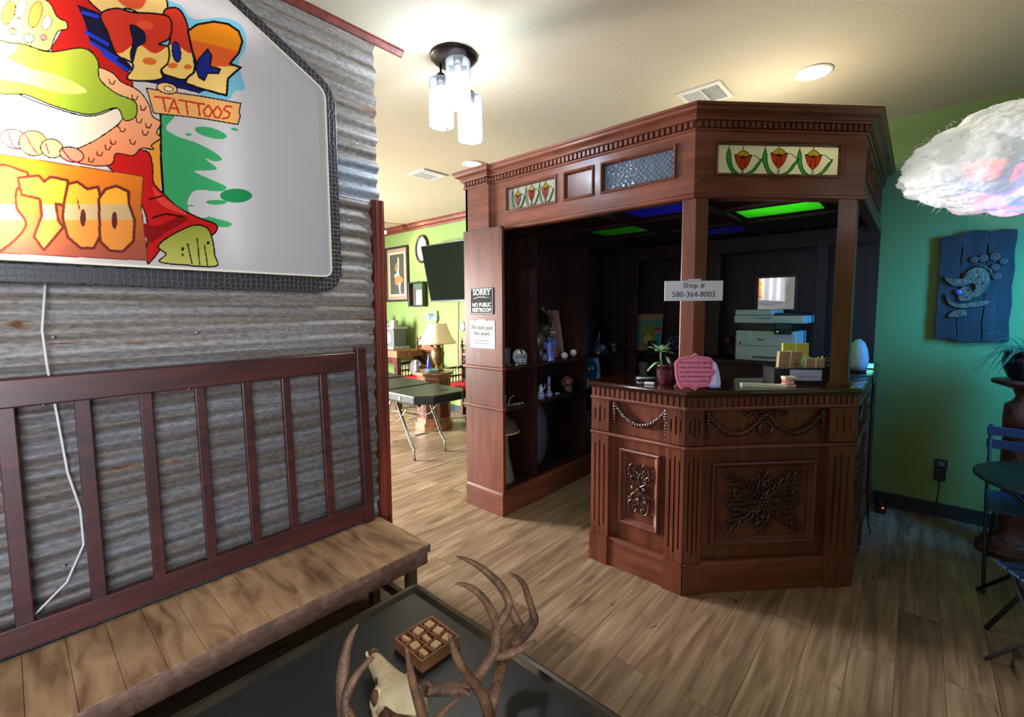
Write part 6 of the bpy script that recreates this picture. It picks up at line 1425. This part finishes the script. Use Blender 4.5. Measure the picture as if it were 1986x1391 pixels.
CR = P('crystal_blue', (60,86,200), .1, metal=.3, c2=(150,170,230), vs=60); 
obj('robe', MB().lathe([(.045,0),(.04,.03),(.028,.08),(.030,.12),(.018,.15),(.014,.16)], (-2.28, 3.02, SA_), 9, smooth=False), CR, t); obj('head', MB().ell((-2.28, 3.02, SA_+.175), .018, 10, 8), CR, t)
obj('wings', MB().add([(-2.28,3.02,SA_+.13),(-2.27,3.10,SA_+.19),(-2.27,3.11,SA_+.13),(-2.275,3.07,SA_+.10),(-2.28,2.94,SA_+.17),(-2.28,2.935,SA_+.11),(-2.28,2.97,SA_+.09)], [(0,1,2,3),(0,6,5,4)]), CR, t, solid=.004)
solo('marbled_globe', MB().ell((-2.275, 2.945, SA_+.035), .035, 20, 14), P('marble_blue', (50,64,92), .2, c2=(120,140,160), vs=30), 'small marbled blue-grey ball beside the crystal figurine', 'ball')
BB = P('baseball_leather', (206,200,190), .6, bump=.15); ST = P('stitch_red', (170,40,40), .6)
def baseball(x, y, label, stand):
    t = thing('baseball', label, 'baseball', (x, y, SA_), 'baseballs on the top shelf'); z = SA_+.030+(.014 if stand else 0)
    obj('ball', MB().ell((x, y, z), .030, 20, 14), BB, t)
    obj('stitching', MB().tube([(x+.0302*math.cos(a)*math.cos(.55*math.sin(2*a)), y+.0302*math.sin(a)*math.cos(.55*math.sin(2*a)), z+.0302*math.sin(.55*math.sin(2*a))) for a in np.linspace(0, 2*PI, 40)[:-1]], .0012, 5, closed=True), ST, t)
    if stand: obj('stand', MB().lathe([(.022,0),(.020,.006),(.012,.010),(.016,.016)], (x, y, SA_), 16), BLACK, t)
baseball(-2.235, 3.17, 'white baseball in front of the wood plaque', False); baseball(-2.245, 3.32, 'baseball on a small dark stand right of the wood plaque', True)
t = thing('navy_lantern', 'dark navy pagoda-like ornament with white emblem in the third shelf bay', 'ornament', (-2.34, 3.68, SA_))
NV = P('navy_enamel', (30,40,72), .3); obj('post', MB().box(-2.38, 3.60, SA_, -2.32, 3.72, SA_+.27), NV, t, bevel=.004); obj('cap', MB().box(-2.42, 3.555, SA_+.27, -2.28, 3.765, SA_+.285), NV, t, bevel=.003)
mb = MB().box(-2.3195, 3.62, SA_+.20, -2.317, 3.66, SA_+.24); mb.tube([(-2.3185, 3.61, SA_+.215), (-2.3185, 3.64, SA_+.245), (-2.3185, 3.67, SA_+.215)], .006, 6).ell((-2.3185, 3.64, SA_+.16), (.004,.022,.018), 10, 6); obj('emblem', mb, P('emblem_pale', (170,178,200), .5), t)
t = thing('dragon_skull_ornament', 'grey skull and claw ornament beside the navy pagoda', 'ornament', (-2.28, 3.80, SA_)); SK = P('ornament_bone', (150,146,130), .5, c2=(70,74,86), vs=50)
obj('mound', MB().lathe([(.085,0),(.08,.03),(.06,.07),(.03,.12),(.001,.14)], (-2.30, 3.80, SA_), 14), P('mound_navy', (36,46,66), .5, bump=.5), t)
mb = MB().ell((-2.235, 3.80, SA_+.055), (.022,.028,.030), 14, 10).tube([(-2.24,3.77,SA_+.08),(-2.25,3.74,SA_+.04),(-2.235,3.73,SA_)], [.008,.007,.004], 7).tube([(-2.24,3.83,SA_+.08),(-2.24,3.87,SA_+.05),(-2.23,3.88,SA_)], [.008,.007,.004], 7).tube([(-2.28,3.78,SA_+.12),(-2.27,3.80,SA_+.18),(-2.26,3.77,SA_+.21)], [.010,.008,.004], 7); obj('bones', mb, SK, t)
solo('amber_stone', MB().ell((-2.225, 3.70, SA_+.012), (.018,.024,.012), 12, 8), P('amber', (190,150,50), .3), 'small yellow amber stone at the shelf edge near the navy pagoda', 'stone')
def skull(name, x, y, z, s, mat, label, yaw=.0):
    t = thing(name, label, 'skull ornament', (x, y, z)); Mk = Matrix.Translation((x, y, z)) @ Matrix.Rotation(yaw, 4, 'Z')
    mb = MB(); mb.M = Mk; mb.ell((-.01*s, 0, .062*s), (.052*s,.040*s,.044*s), 20, 14); mb.ell((.022*s, 0, .030*s), (.026*s,.027*s,.026*s), 14, 10); mb.ell((.022*s, 0, .010*s), (.022*s,.020*s,.010*s), 12, 8); obj('cranium', mb, mat, t)
    for k in (-1, 1): mb = MB(); mb.M = Mk; mb.ell((.038*s, k*.016*s, .052*s), (.010*s,.010*s,.010*s), 10, 8); obj('eye_socket', mb, BLACK, t)
    mb = MB(); mb.M = Mk; mb.ell((.047*s, 0, .034*s), (.004*s,.005*s,.008*s), 8, 6); obj('nose_hole', mb, BLACK, t)
    mb = MB(); mb.M = Mk
    for k in range(6): mb.box(.0455*s-.001, (-.0135+.0048*k)*s, .012*s, .0475*s, (-.0100+.0048*k)*s, .022*s)
    obj('teeth_row', mb, SK, t); return t
skull('bronze_skull', -2.25, 4.02, SA_, 1.05, P('bronze_skull', (120,84,60), .3, metal=.6), 'small bronze skull at the far end of the top shelf', -.7)
skull('painted_skull', -2.26, 3.25, SB_, 1.35, P('painted_skull', (120,24,50), .3, c2=(150,110,90), vs=26, coat=.4), 'red and purple painted skull on the middle shelf', -.6)
GP = P('swirled_glass', (40,60,130), .08, c2=(170,190,220), vs=70, coat=.6)
solo('glass_beaker_pipe', MB().lathe([(.032,0),(.034,.01),(.030,.03),(.014,.055),(.016,.075),(.012,.09),(.017,.11),(.013,.125),(.015,.15),(.012,.165),(.001,.17)], (-2.26, 2.985, SB_), 18), GP, 'tall blue and white striped glass pipe on the middle shelf', 'glass pipe')
solo('glass_dragon', MB().lathe([(.030,0),(.038,.02),(.030,.05),(.02,.07),(.024,.09),(.008,.12),(.001,.13)], (-2.24, 2.85, SB_), 14).tube([(-2.24,2.86,SB_+.06),(-2.235,2.90,SB_+.09),(-2.235,2.90,SB_+.12)], [.008,.006,.003], 8), GP, 'squat swirled blue glass figurine left of the striped glass pipe', 'figurine')
solo('glass_slipper', MB().ell((-2.225, 3.06, SB_+.016), (.016,.034,.014), 12, 8), GP, 'small pale glass piece at the foot of the striped glass pipe', 'glass ornament')
t = thing('bone_ornament', 'scene of small bones and a green crystal on the middle shelf left bay', 'ornament', (-2.27, 2.50, SB_))
obj('driftwood', MB().tube([(-2.28,2.40,SB_+.01),(-2.25,2.47,SB_+.006),(-2.24,2.56,SB_+.008),(-2.23,2.62,SB_+.010)], [.006,.008,.007,.005], 8).tube([(-2.25,2.47,SB_+.01),(-2.27,2.51,SB_+.05),(-2.25,2.54,SB_+.075)], [.006,.005,.007], 8), SK, t)
obj('green_crystal', MB().lathe([(.014,0),(.015,.07),(.009,.09),(.001,.095)], (-2.29, 2.47, SB_), 6, smooth=False), P('green_crystal', (96,130,120), .3), t); obj('clear_crystal', MB().lathe([(.010,0),(.016,.10),(.014,.13),(.001,.16)], (-2.33, 2.43, SB_), 6, smooth=False), P('smoky_crystal', (110,116,120), .2), t)
for k in range(3): obj('pebble', MB().ell((-2.22+.004*k, 2.52+.035*k, SB_+.010), (.009,.012,.009), 10, 6), SK, t)
# lower bays
t = thing('mushroom_statue', 'tall carved mushroom statue with brown cap in the bottom left bay', 'statue', (-2.315, 2.52, SF))
MS = P('mushroom_stem', (110,104,90), .7, bump=.3, bs=30); obj('stalk', MB().lathe([(.085,0),(.088,.02),(.075,.08),(.050,.20),(.040,.34),(.044,.40),(.001,.42)], (-2.335, 2.50, SF), 22), MS, t)
obj('cap', MB().lathe([(.035,.385),(.10,.388),(.128,.395),(.125,.41),(.10,.455),(.06,.495),(.02,.52),(.001,.525)], (-2.335, 2.50, SF), 26), P('mushroom_cap', (74,62,50), .6, bump=.3), t); obj('cap_rim', MB().lathe([(.11,.384),(.132,.392),(.130,.400),(.108,.396)], (-2.335, 2.50, SF), 26, cap=False), P('cap_rim', (196,176,120), .6), t)
mb = MB(); mb.ell((-2.36, 2.94, SF+.27), (.09,.115,.27), 18, 14); solo('standing_stone', mb, P('slate_stone', (62,68,74), .7, bump=.6, bs=12), 'tall grey standing stone in the second bottom bay', 'stone')
t = thing('ghillie_urn', 'dark green leafy urn in the third bottom bay behind the counter end', 'urn', (-2.32, 3.62, SF)); obj('urn', MB().lathe([(.06,0),(.08,.05),(.10,.18),(.09,.28),(.06,.33),(.07,.36),(.001,.36)], (-2.33, 3.62, SF), 22), P('urn_green', (52,66,46), .5, c2=(90,96,70), vs=20), t)
for k in range(12): a = k*2.4; mb = MB(); leaf(mb, (-2.33, 3.62, SF+.34), (math.cos(a), math.sin(a), .8), .11, .02, .5); obj('leaf', mb, GREEN_L, t, solid=.001)
solo('small_card', local_box(oriented(-2.25, 3.52, SB_+.001, PI/2-.3) @ Matrix.Rotation(-.2, 4, 'X'), -.05,0,0,.05,.003,.085), P('printed_card', (190,186,160), .7), 'small cream text card at the left of the blue vase', 'card')
t = thing('blue_vase', 'dark blue and green glazed vase on the middle shelf behind the counter', 'vase', (-2.33, 3.70, SB_)); obj('vase', MB().lathe([(.05,0),(.055,.01),(.075,.08),(.088,.15),(.078,.20),(.045,.235),(.04,.25),(.055,.262),(.048,.262),(.001,.24)], (-2.33, 3.70, SB_), 28), P('vase_glaze', (24,44,92), .12, c2=(40,96,84), vs=8, coat=.7), t)
t = thing('framed_certificate', 'white certificate in gold frame standing behind the blue vase', 'certificate', (-2.44, 3.86, SB_)); FM = Matrix.Translation((-2.40, 3.90, SB_+.001)) @ Matrix.Rotation(PI/2, 4, 'Z') @ Matrix.Rotation(-.12, 4, 'X')
obj('frame', local_box(FM, -.16,0,0,.16,.014,.255), P('gold_frame', (150,116,70), .35, metal=.5), t, bevel=.002); obj('page', local_box(FM, -.145,-.001,.015,.145,.001,.24), PAPER, t)
scribble('page_print', FM @ face_m((0,-.0016,.13), (1,0,0)), [.20, .15, .17, .12], .026, .008, INK_G, t, seed=8)
# back cabinet ornaments
t = thing('painted_board', 'colourful painted wooden board standing on the back shelf', 'painting', (-2.03, 4.30, 1.095)); ZK = 1.0955
PBm = Matrix.Translation((-2.005, 4.275, ZK)) @ Matrix.Rotation(-.12, 4, 'X')
obj('board', local_box(PBm, -.135,0,0,.135,.012,.365), P('board_cream', (176,140,100), .6, c2=(140,104,74), vs=9), t, bevel=.001)
def blot(pts, c, nm, y=-.0012): mb = MB(); mb.M = PBm; plate(mb, smooth(pts, 3), y, 0); obj(nm, mb, c, t)
blot([(-.12,.22),(-.10,.30),(-.04,.31),(.02,.29),(.08,.32),(.125,.29),(.12,.22),(.06,.20),(0,.23),(-.06,.20)], P('paint_teal', (50,120,110), .6, c2=(90,150,120), vs=40), 'painted_clouds')
blot([(-.13,.03),(-.12,.19),(-.08,.17),(-.07,.08),(-.09,.02)], P('paint_blue', (60,150,170), .6), 'painted_wave'); blot([(.07,.02),(.06,.10),(.09,.18),(.128,.17),(.128,.03)], bpy.data.materials['paint_blue'], 'painted_wave')
blot([(-.07,.06),(-.075,.16),(-.05,.24),(0,.26),(.045,.24),(.065,.16),(.06,.07),(0,.03)], P('paint_olive', (146,140,60), .6, c2=(96,110,50), vs=40), 'painted_centre', -.0018); blot([(-.04,.07),(-.045,.13),(0,.16),(.04,.13),(.035,.07)], P('paint_sand', (196,170,90), .6), 'painted_middle', -.0026); blot([(.04,.205),(.06,.225),(.128,.225),(.128,.205)], P('paint_red', (170,40,44), .6), 'painted_stroke', -.0026)
solo('teal_mug', MB().lathe([(.030,0),(.036,.02),(.040,.08),(.040,.10),(.036,.10),(.034,.02),(.001,.012)], (-1.93, 4.215, ZK), 20), P('teal_glaze', (20,66,70), .2, coat=.4), 'dark teal mug in front of the painted board', 'mug')
t = thing('display_plate', 'round dark plate with silver flowers on a stand beside the left post', 'plate', (-1.74, 4.28, ZK)); PM4 = Matrix.Translation((-1.745, 4.27, ZK+.098)) @ Matrix.Rotation(PI/2-.15, 4, 'X')
mb = MB(); mb.M = PM4; mb.lathe([(.001,0),(.05,.001),(.085,.010),(.092,.014),(.090,.018),(.05,.006),(.001,.006)], (0,0,0), 32); obj('dish', mb, P('plate_navy', (44,52,66), .2, coat=.5), t)
mb = MB(); mb.M = PM4; rn = random.Random(2)
for k in range(14): mb.ell((rn.uniform(-.05,.055), rn.uniform(-.045,.05), .012), (.006,.006,.003), 8, 5)
obj('flower_pattern', mb, P('silver_flower', (180,190,214), .3, metal=.5), t); obj('stand', MB().box(-1.79, 4.235, ZK, -1.70, 4.29, ZK+.012), BLACK, t)
t = thing('stone_goblet', 'grey textured candle holder on the middle back shelf', 'candle holder', (-2.05, 4.22, .7875)); obj('body', MB().lathe([(.05,0),(.055,.01),(.04,.05),(.042,.12),(.055,.15),(.052,.19),(.045,.19),(.04,.16),(.001,.15)], (-2.03, 4.25, .7875), 16), P('grey_goblet', (112,118,116), .6, bump=.4), t)
solo('pink_mini_skull', MB().ell((-1.245, 4.25, ZK+.135), (.030,.028,.036), 16, 12), P('plum_figure', (110,50,100), .5), 'round plum-coloured trinket hanging left of the printer', 'trinket')
solo('trinket_cord', MB().tube([(-1.245, 4.25, ZK+.17), (-1.245, 4.235, ZK+.32)], .002, 5), BLACK, 'thin cord holding the plum trinket', 'cord')

# ---------------------------------------------------------------- cloud lamp
from mathutils import noise as mn
cl = thing('cloud_lamp', 'fluffy white cotton cloud lamp glowing pink and blue near the ceiling', 'lamp', (.30, 3.05, 2.15))
mb = MB(); rn = random.Random(11); cc = Vector((.30, 3.05, 2.165)); RX, RY, RZ = .42, .30, .245
bm = bmesh.new(); bmesh.ops.create_icosphere(bm, subdivisions=7, radius=1)
cents = [Vector((rn.gauss(0,1), rn.gauss(0,1), rn.gauss(0,1))).normalized() for _ in range(150)]
for v in bm.verts:
    n = v.co.normalized()
    b_ = max(0, 1-min((n-c).length for c in cents)/.26)
    q = n*3.0; f = mn.fractal(q*.9, 1.0, 2.0, 4, noise_basis='PERLIN_ORIGINAL'); g = mn.fractal(q*7.5, 1.0, 2.1, 3, noise_basis='PERLIN_ORIGINAL')
    r_ = .86+.15*math.sqrt(b_)+.07*f+.012*g
    v.co = Vector((n.x*RX*r_, n.y*RY*r_, n.z*RZ*r_*(1-.18*(n.x < 0)*abs(n.x)) + .06*n.x*RZ))
mb.add([v.co+cc for v in bm.verts], [[v.index for v in f.verts] for f in bm.faces], True); bm.free()
def cloudm():
    m, nt, b = new_mat('cotton_cloud'); L = nt.links
    b.inputs['Base Color'].default_value = (.85,.86,.86,1); b.inputs['Roughness'].default_value = .95; b.inputs['Specular IOR Level'].default_value = .1
    b.inputs['Subsurface Weight'].default_value = .4; b.inputs['Subsurface Radius'].default_value = (.03,.03,.03)
    n = N(nt, 'ShaderNodeTexNoise'); n.inputs['Scale'].default_value = 6.5; n.inputs['Detail'].default_value = 3; n.inputs['Distortion'].default_value = 1.0; L.new(coords(nt), n.inputs['Vector'])
    n2 = N(nt, 'ShaderNodeTexNoise'); n2.inputs['Scale'].default_value = 4; n2.inputs['Detail'].default_value = 2; L.new(coords(nt, (1,1,1), (1,2,3)), n2.inputs['Vector'])
    red = ramp(nt, n.outputs[0], [(.50, (0,0,0,1)), (.62, (1,.035,.05,1)), (.70, (1,.10,.14,1))])
    blu = ramp(nt, n2.outputs[0], [(.42, (.0,.0,.0,1)), (.60, (.05,.13,.50,1))])
    # the coloured strips sit low inside the cotton
    sp = N(nt, 'ShaderNodeSeparateXYZ'); tc = nt.nodes.new('ShaderNodeTexCoord'); L.new(tc.outputs['Object'], sp.inputs[0])
    mx = N(nt, 'ShaderNodeMath', operation='MULTIPLY_ADD'); mx.inputs[1].default_value = -2.6; mx.inputs[2].default_value = .35; L.new(sp.outputs[2], mx.inputs[0])
    mz = N(nt, 'ShaderNodeMath', operation='MULTIPLY_ADD', use_clamp=True); mz.inputs[1].default_value = 1.6; L.new(sp.outputs[0], mz.inputs[0]); L.new(mx.outputs[0], mz.inputs[2])
    ec = mixc(nt, 1., red, blu, 'ADD'); L.new(mixc(nt, mz.outputs[0], (.16,.17,.15,1), mixc(nt, 1., ec, (.14,.16,.20,1), 'ADD')), b.inputs['Emission Color'])
    b.inputs['Emission Strength'].default_value = 1.15
    return m
obj('cotton_body', mb, cloudm(), cl)
obj('hanging_wire', MB().tube([(.30, 3.05, 2.40), (.30, 3.05, CEIL-.001)], .002, 6), BLACK, cl)
# fluffy wisps around the edge
mb = MB(); rn = random.Random(4)
for k in range(420):
    n = Vector((rn.gauss(0,1), rn.gauss(0,1), rn.gauss(0,1))).normalized(); p = cc+Vector((n.x*RX, n.y*RY, n.z*RZ))*.97; d_ = (n+Vector((rn.uniform(-.7,.7), rn.uniform(-.7,.7), rn.uniform(-.7,.7)))).normalized()
    L_ = rn.uniform(.008,.022); mb.tube([p, p+d_*L_*.6, p+d_*L_+Vector((rn.uniform(-.01,.01),)*3)], [.0022,.0012,.0003], 3)
o = obj('wisps', mb, P('cotton_wisp', (225,228,230), .95), cl); o['kind'] = 'stuff'

# ---------------------------------------------------------------- carved plaque on the right wall
t = thing('carved_wall_plaque', 'three dark weathered boards with carved crescent moon and bird hanging on the wall', 'wall art', (.265, BACK-.04, 1.27))
WB = wood('weathered_board', (24,22,24), (38,35,37), (56,52,54), .65, (10,10,1.5), 0, bump=.4)
yb_ = BACK-.05
for x0, x1, z0, z1 in ((.092,.197,1.285,1.990),(.200,.318,1.268,2.012),(.322,.447,1.275,2.004)):
    mb = MB(); n = 12; L_ = [(x0+.004*math.sin(k*2.1), z0+(z1-z0)*k/n) for k in range(n+1)]; R_ = [(x1+.004*math.sin(k*1.7+1), z0+(z1-z0)*k/n) for k in range(n+1)]
    plate(mb, [(x, z) for x, z in L_+[((x0+x1)/2, z1+.008)]+R_[::-1]], yb_, yb_+.042); obj('board', mb, WB, t, bevel=.003)
CV = P('carved_brass_wood', (112,102,78), .4, metal=.35, bump=.6, bs=70, c2=(82,76,62), vs=30); CV2 = P('carved_rust_wood', (88,58,54), .5, bump=.4, bs=60)
def relief(pts, mat, nm, y0=0, y1=.022, sm=4):
    mb = MB(); q = smooth(pts, sm); n = len(q); cx_, cz_ = sum(p[0] for p in q)/n, sum(p[1] for p in q)/n
    A = [(x, yb_-y0, z) for x, z in q]; B = [(cx_+(x-cx_)*.90, yb_-y1, cz_+(z-cz_)*.90) for x, z in q]
    mb.add(A+B, [list(range(n, 2*n))]+[(i, (i+1)%n, n+(i+1)%n, n+i) for i in range(n)]); return obj(nm, mb, mat, t, bevel=.003)
mo = lambda x, y: (.084+(x-530)/505*.362, 2.0-(y-245)/690*.735)
relief([mo(*p) for p in [(565,508),(600,520),(700,525),(720,490),(760,462),(800,450),(850,462),(890,500),(893,550),(870,610),(820,650),(770,660),(740,655),(790,620),(800,570),(760,560),(700,578),(640,572),(590,545)]], CV, 'crescent_face')
relief([mo(*p) for p in [(585,620),(620,660),(680,685),(760,680),(830,672),(905,668),(880,700),(800,712),(720,718),(650,705),(605,675)]], CV, 'lower_crescent')
relief([mo(*p) for p in [(700,580),(740,575),(790,620),(770,665),(700,675),(680,640)]], CV, 'body_link', y1=.018)
relief([mo(*p) for p in [(655,730),(740,722),(752,768),(620,775)]], CV, 'pedestal', sm=2)
for c, r_ in (((775,410),.022),((835,405),.026),((910,400),.028),((915,465),.024),((965,430),.022),((930,520),.024)):
    x, z = mo(*c); relief([(x+r_*math.cos(a), z+r_*1.1*math.sin(a)) for a in np.linspace(0, 2*PI, 9)[:-1]], CV2, 'carved_curl', y1=.016)
    mb = MB(); mb.tube([(x+r_*.5*math.cos(a), yb_-.016, z+r_*.5*math.sin(a)) for a in np.linspace(0, 5, 9)], .003, 6); obj('curl_groove', mb, CV2, t)
mb = MB(); mb.tube([(mo(*p)[0], yb_-.020, mo(*p)[1]) for p in [(785,455),(840,452),(885,480),(902,520)]], .005, 7); 
for p in ((740,500),(770,530),(820,520),(850,560),(810,590),(760,600)): x, z = mo(*p); mb.ell((x, yb_-.022, z), (.010,.006,.009), 10, 6)
obj('raised_detail', mb, CV, t); x, z = mo(685, 612); obj('blue_gem', MB().ell((x, yb_-.012, z), (.020,.016,.020), 14, 10), P('gem_blue', (110,120,190), .15, coat=.6, c2=(50,50,110), vs=60), t)

# ---------------------------------------------------------------- plant pedestal
pxx, pyy = .505, 4.02
t = thing('carved_pedestal', 'turned and carved copper-brown pedestal stand holding the spider plant', 'pedestal', (pxx, pyy, 0))
PED = P('pedestal_copper', (112,62,46), .4, c2=(76,40,32), vs=22, bump=.8, bs=50, metal=.15)
obj('top_plate', MB().lathe([(.06,1.015),(.10,1.03),(.15,1.048),(.155,1.06),(.150,1.070),(.001,1.072)], (pxx, pyy, 0), 32), PED, t)
obj('column', MB().lathe([(.10,.10),(.07,.14),(.075,.2),(.09,.30),(.075,.38),(.055,.42),(.085,.45),(.09,.55),(.088,.70),(.075,.74),(.09,.76),(.094,.84),(.090,.92),(.06,.945),(.045,.97),(.06,1.015)], (pxx, pyy, 0), 28, cap=False), PED, t)
obj('base', MB().lathe([(.17,0),(.17,.03),(.14,.05),(.15,.07),(.10,.10),(.001,.10)], (pxx, pyy, 0), 32), PED, t)
t = thing('spider_plant', 'long-leaved spider plant in a glossy dark pot on the carved pedestal', 'potted plant', (pxx, pyy, 1.073))
obj('pot', MB().lathe([(.07,0),(.085,.01),(.112,.07),(.118,.12),(.108,.155),(.116,.165),(.105,.165),(.095,.12),(.001,.11)], (pxx, pyy, 1.073), 32), P('pot_indigo', (34,26,52), .12, c2=(20,16,28), vs=20, coat=.8), t)
rn = random.Random(8); SPM = P('spider_leaf', (74,120,92), .4, c2=(120,160,120), vs=30)
for k in range(64):
    a = k*2.399+rn.uniform(-.2,.2); el = rn.uniform(.3, 1.2); L_ = rn.uniform(.22,.42); b_ = Vector((pxx+.02*math.cos(a), pyy+.02*math.sin(a), 1.23)); mb = MB()
    if math.sin(a) > .55: L_ *= .55
    d_ = Vector((math.cos(a)*math.cos(el), math.sin(a)*math.cos(el), math.sin(el))); leaf(mb, b_, d_, L_, .0045, rn.uniform(.5,1.2), n=9, fold=.5); obj('leaf', mb, SPM, t, solid=.0008)
# bistro set
BLU = P('blue_painted_metal', (34,64,104), .4); BLU2 = P('teal_table_paint', (30,60,76), .4); BFR = P('chair_frame', (44,48,52), .4, metal=.5)
t = thing('bistro_table', 'round dark teal folding bistro table at the right edge of the room', 'table', (.575, 3.17, 0))
obj('tabletop', MB().lathe([(.001,.680),(.325,.680),(.335,.688),(.335,.698),(.325,.704),(.001,.704)], (.575, 3.17, 0), 48), BLU2, t)
for s in (-1, 1): obj('leg', MB().tube([(.575+s*.24, 3.0, .68), (.575, 3.0+.17, .40), (.575-s*.27, 3.36, .008)], .009, 8), BFR, t); obj('leg', MB().tube([(.575+s*.24, 3.34, .68), (.575, 3.17, .42), (.575-s*.27, 2.96, .008)], .009, 8), BFR, t)
def make_chair():
    t = thing('bistro_chair', '', 'chair', (0, 0, 0), 'blue folding bistro chairs')
    for k, z in enumerate((.795, .720)): obj('back_slat', MB().box(-.20, .005, z-.026, .20, .017, z+.026), BLU, t, bevel=.003)
    for s in (-1, 1):
        obj('back_leg', MB().tube([(s*.185, .02, .83), (s*.185, -.02, .46), (s*.185, -.42, .008)], .008, 8), BFR, t); obj('front_leg', MB().tube([(s*.165, -.36, .445), (s*.165, -.20, .25), (s*.165, .08, .008)], .008, 8), BFR, t)
    for k in range(6): obj('seat_slat', MB().box(-.19, -.40+k*.065, .446, .19, -.345+k*.065, .458), BLU, t, bevel=.002)
    obj('crossbar', MB().tube([(-.165, .03, .06), (.165, .03, .06)], .006, 8), BFR, t); return t
ch = make_chair(); ch.location = (.53, 3.74, 0); ch.rotation_euler = (0, 0, -.05); ch['label'] = 'blue slatted folding chair between the table and the pedestal'
dup(ch, (.635, 2.40, 0), PI+.45, 'blue slatted folding chair nearest the camera in front of the bistro table')
# outlet with black adapter and cord
t = thing('power_outlet', 'dark wall outlet with a black adapter plugged in below the plaque', 'outlet', (.175, BACK-.002, .28))
obj('cover_plate', MB().box(.138, BACK-.008, .345, .208, BACK-.002, .42), P('outlet_plate', (30,44,50), .5), t, bevel=.002); obj('adapter', MB().box(.140, BACK-.055, .275, .200, BACK-.008, .365), BLACK, t, bevel=.006)
obj('plug', MB().box(.158, BACK-.030, .375, .192, BACK-.008, .405), P('plug_grey', (96,110,120), .4), t, bevel=.004)
solo('adapter_cord', MB().tube([(.170, BACK-.03, .275), (.168, BACK-.03, .16), (.150, BACK-.05, .03), (.06, BACK-.07, .007), (-.05, BACK-.05, .007), (-.12, BACK-.09, .007), (-.14, BACK-.04, .007)], .004, 7), BLACK, 'black cord running from the outlet adapter along the floor', 'cord')
t = thing('power_strip', 'dark power strip with a red indicator on the floor beside the counter end', 'power strip', (-.135, 4.30, .0))
obj('case', MB().box(-.165, 4.20, .001, -.105, 4.40, .035), BLACK, t, bevel=.004); obj('red_indicator', MB().ell((-.125, 4.225, .037), (.006,.006,.004), 10, 6), P('red_led', (255,50,30), .4, emis=(255,50,30), es=6), t)
for k in range(2): obj('plug', MB().box(-.155, 4.27+.06*k, .035, -.12, 4.30+.06*k, .07), BLACK, t, bevel=.003)
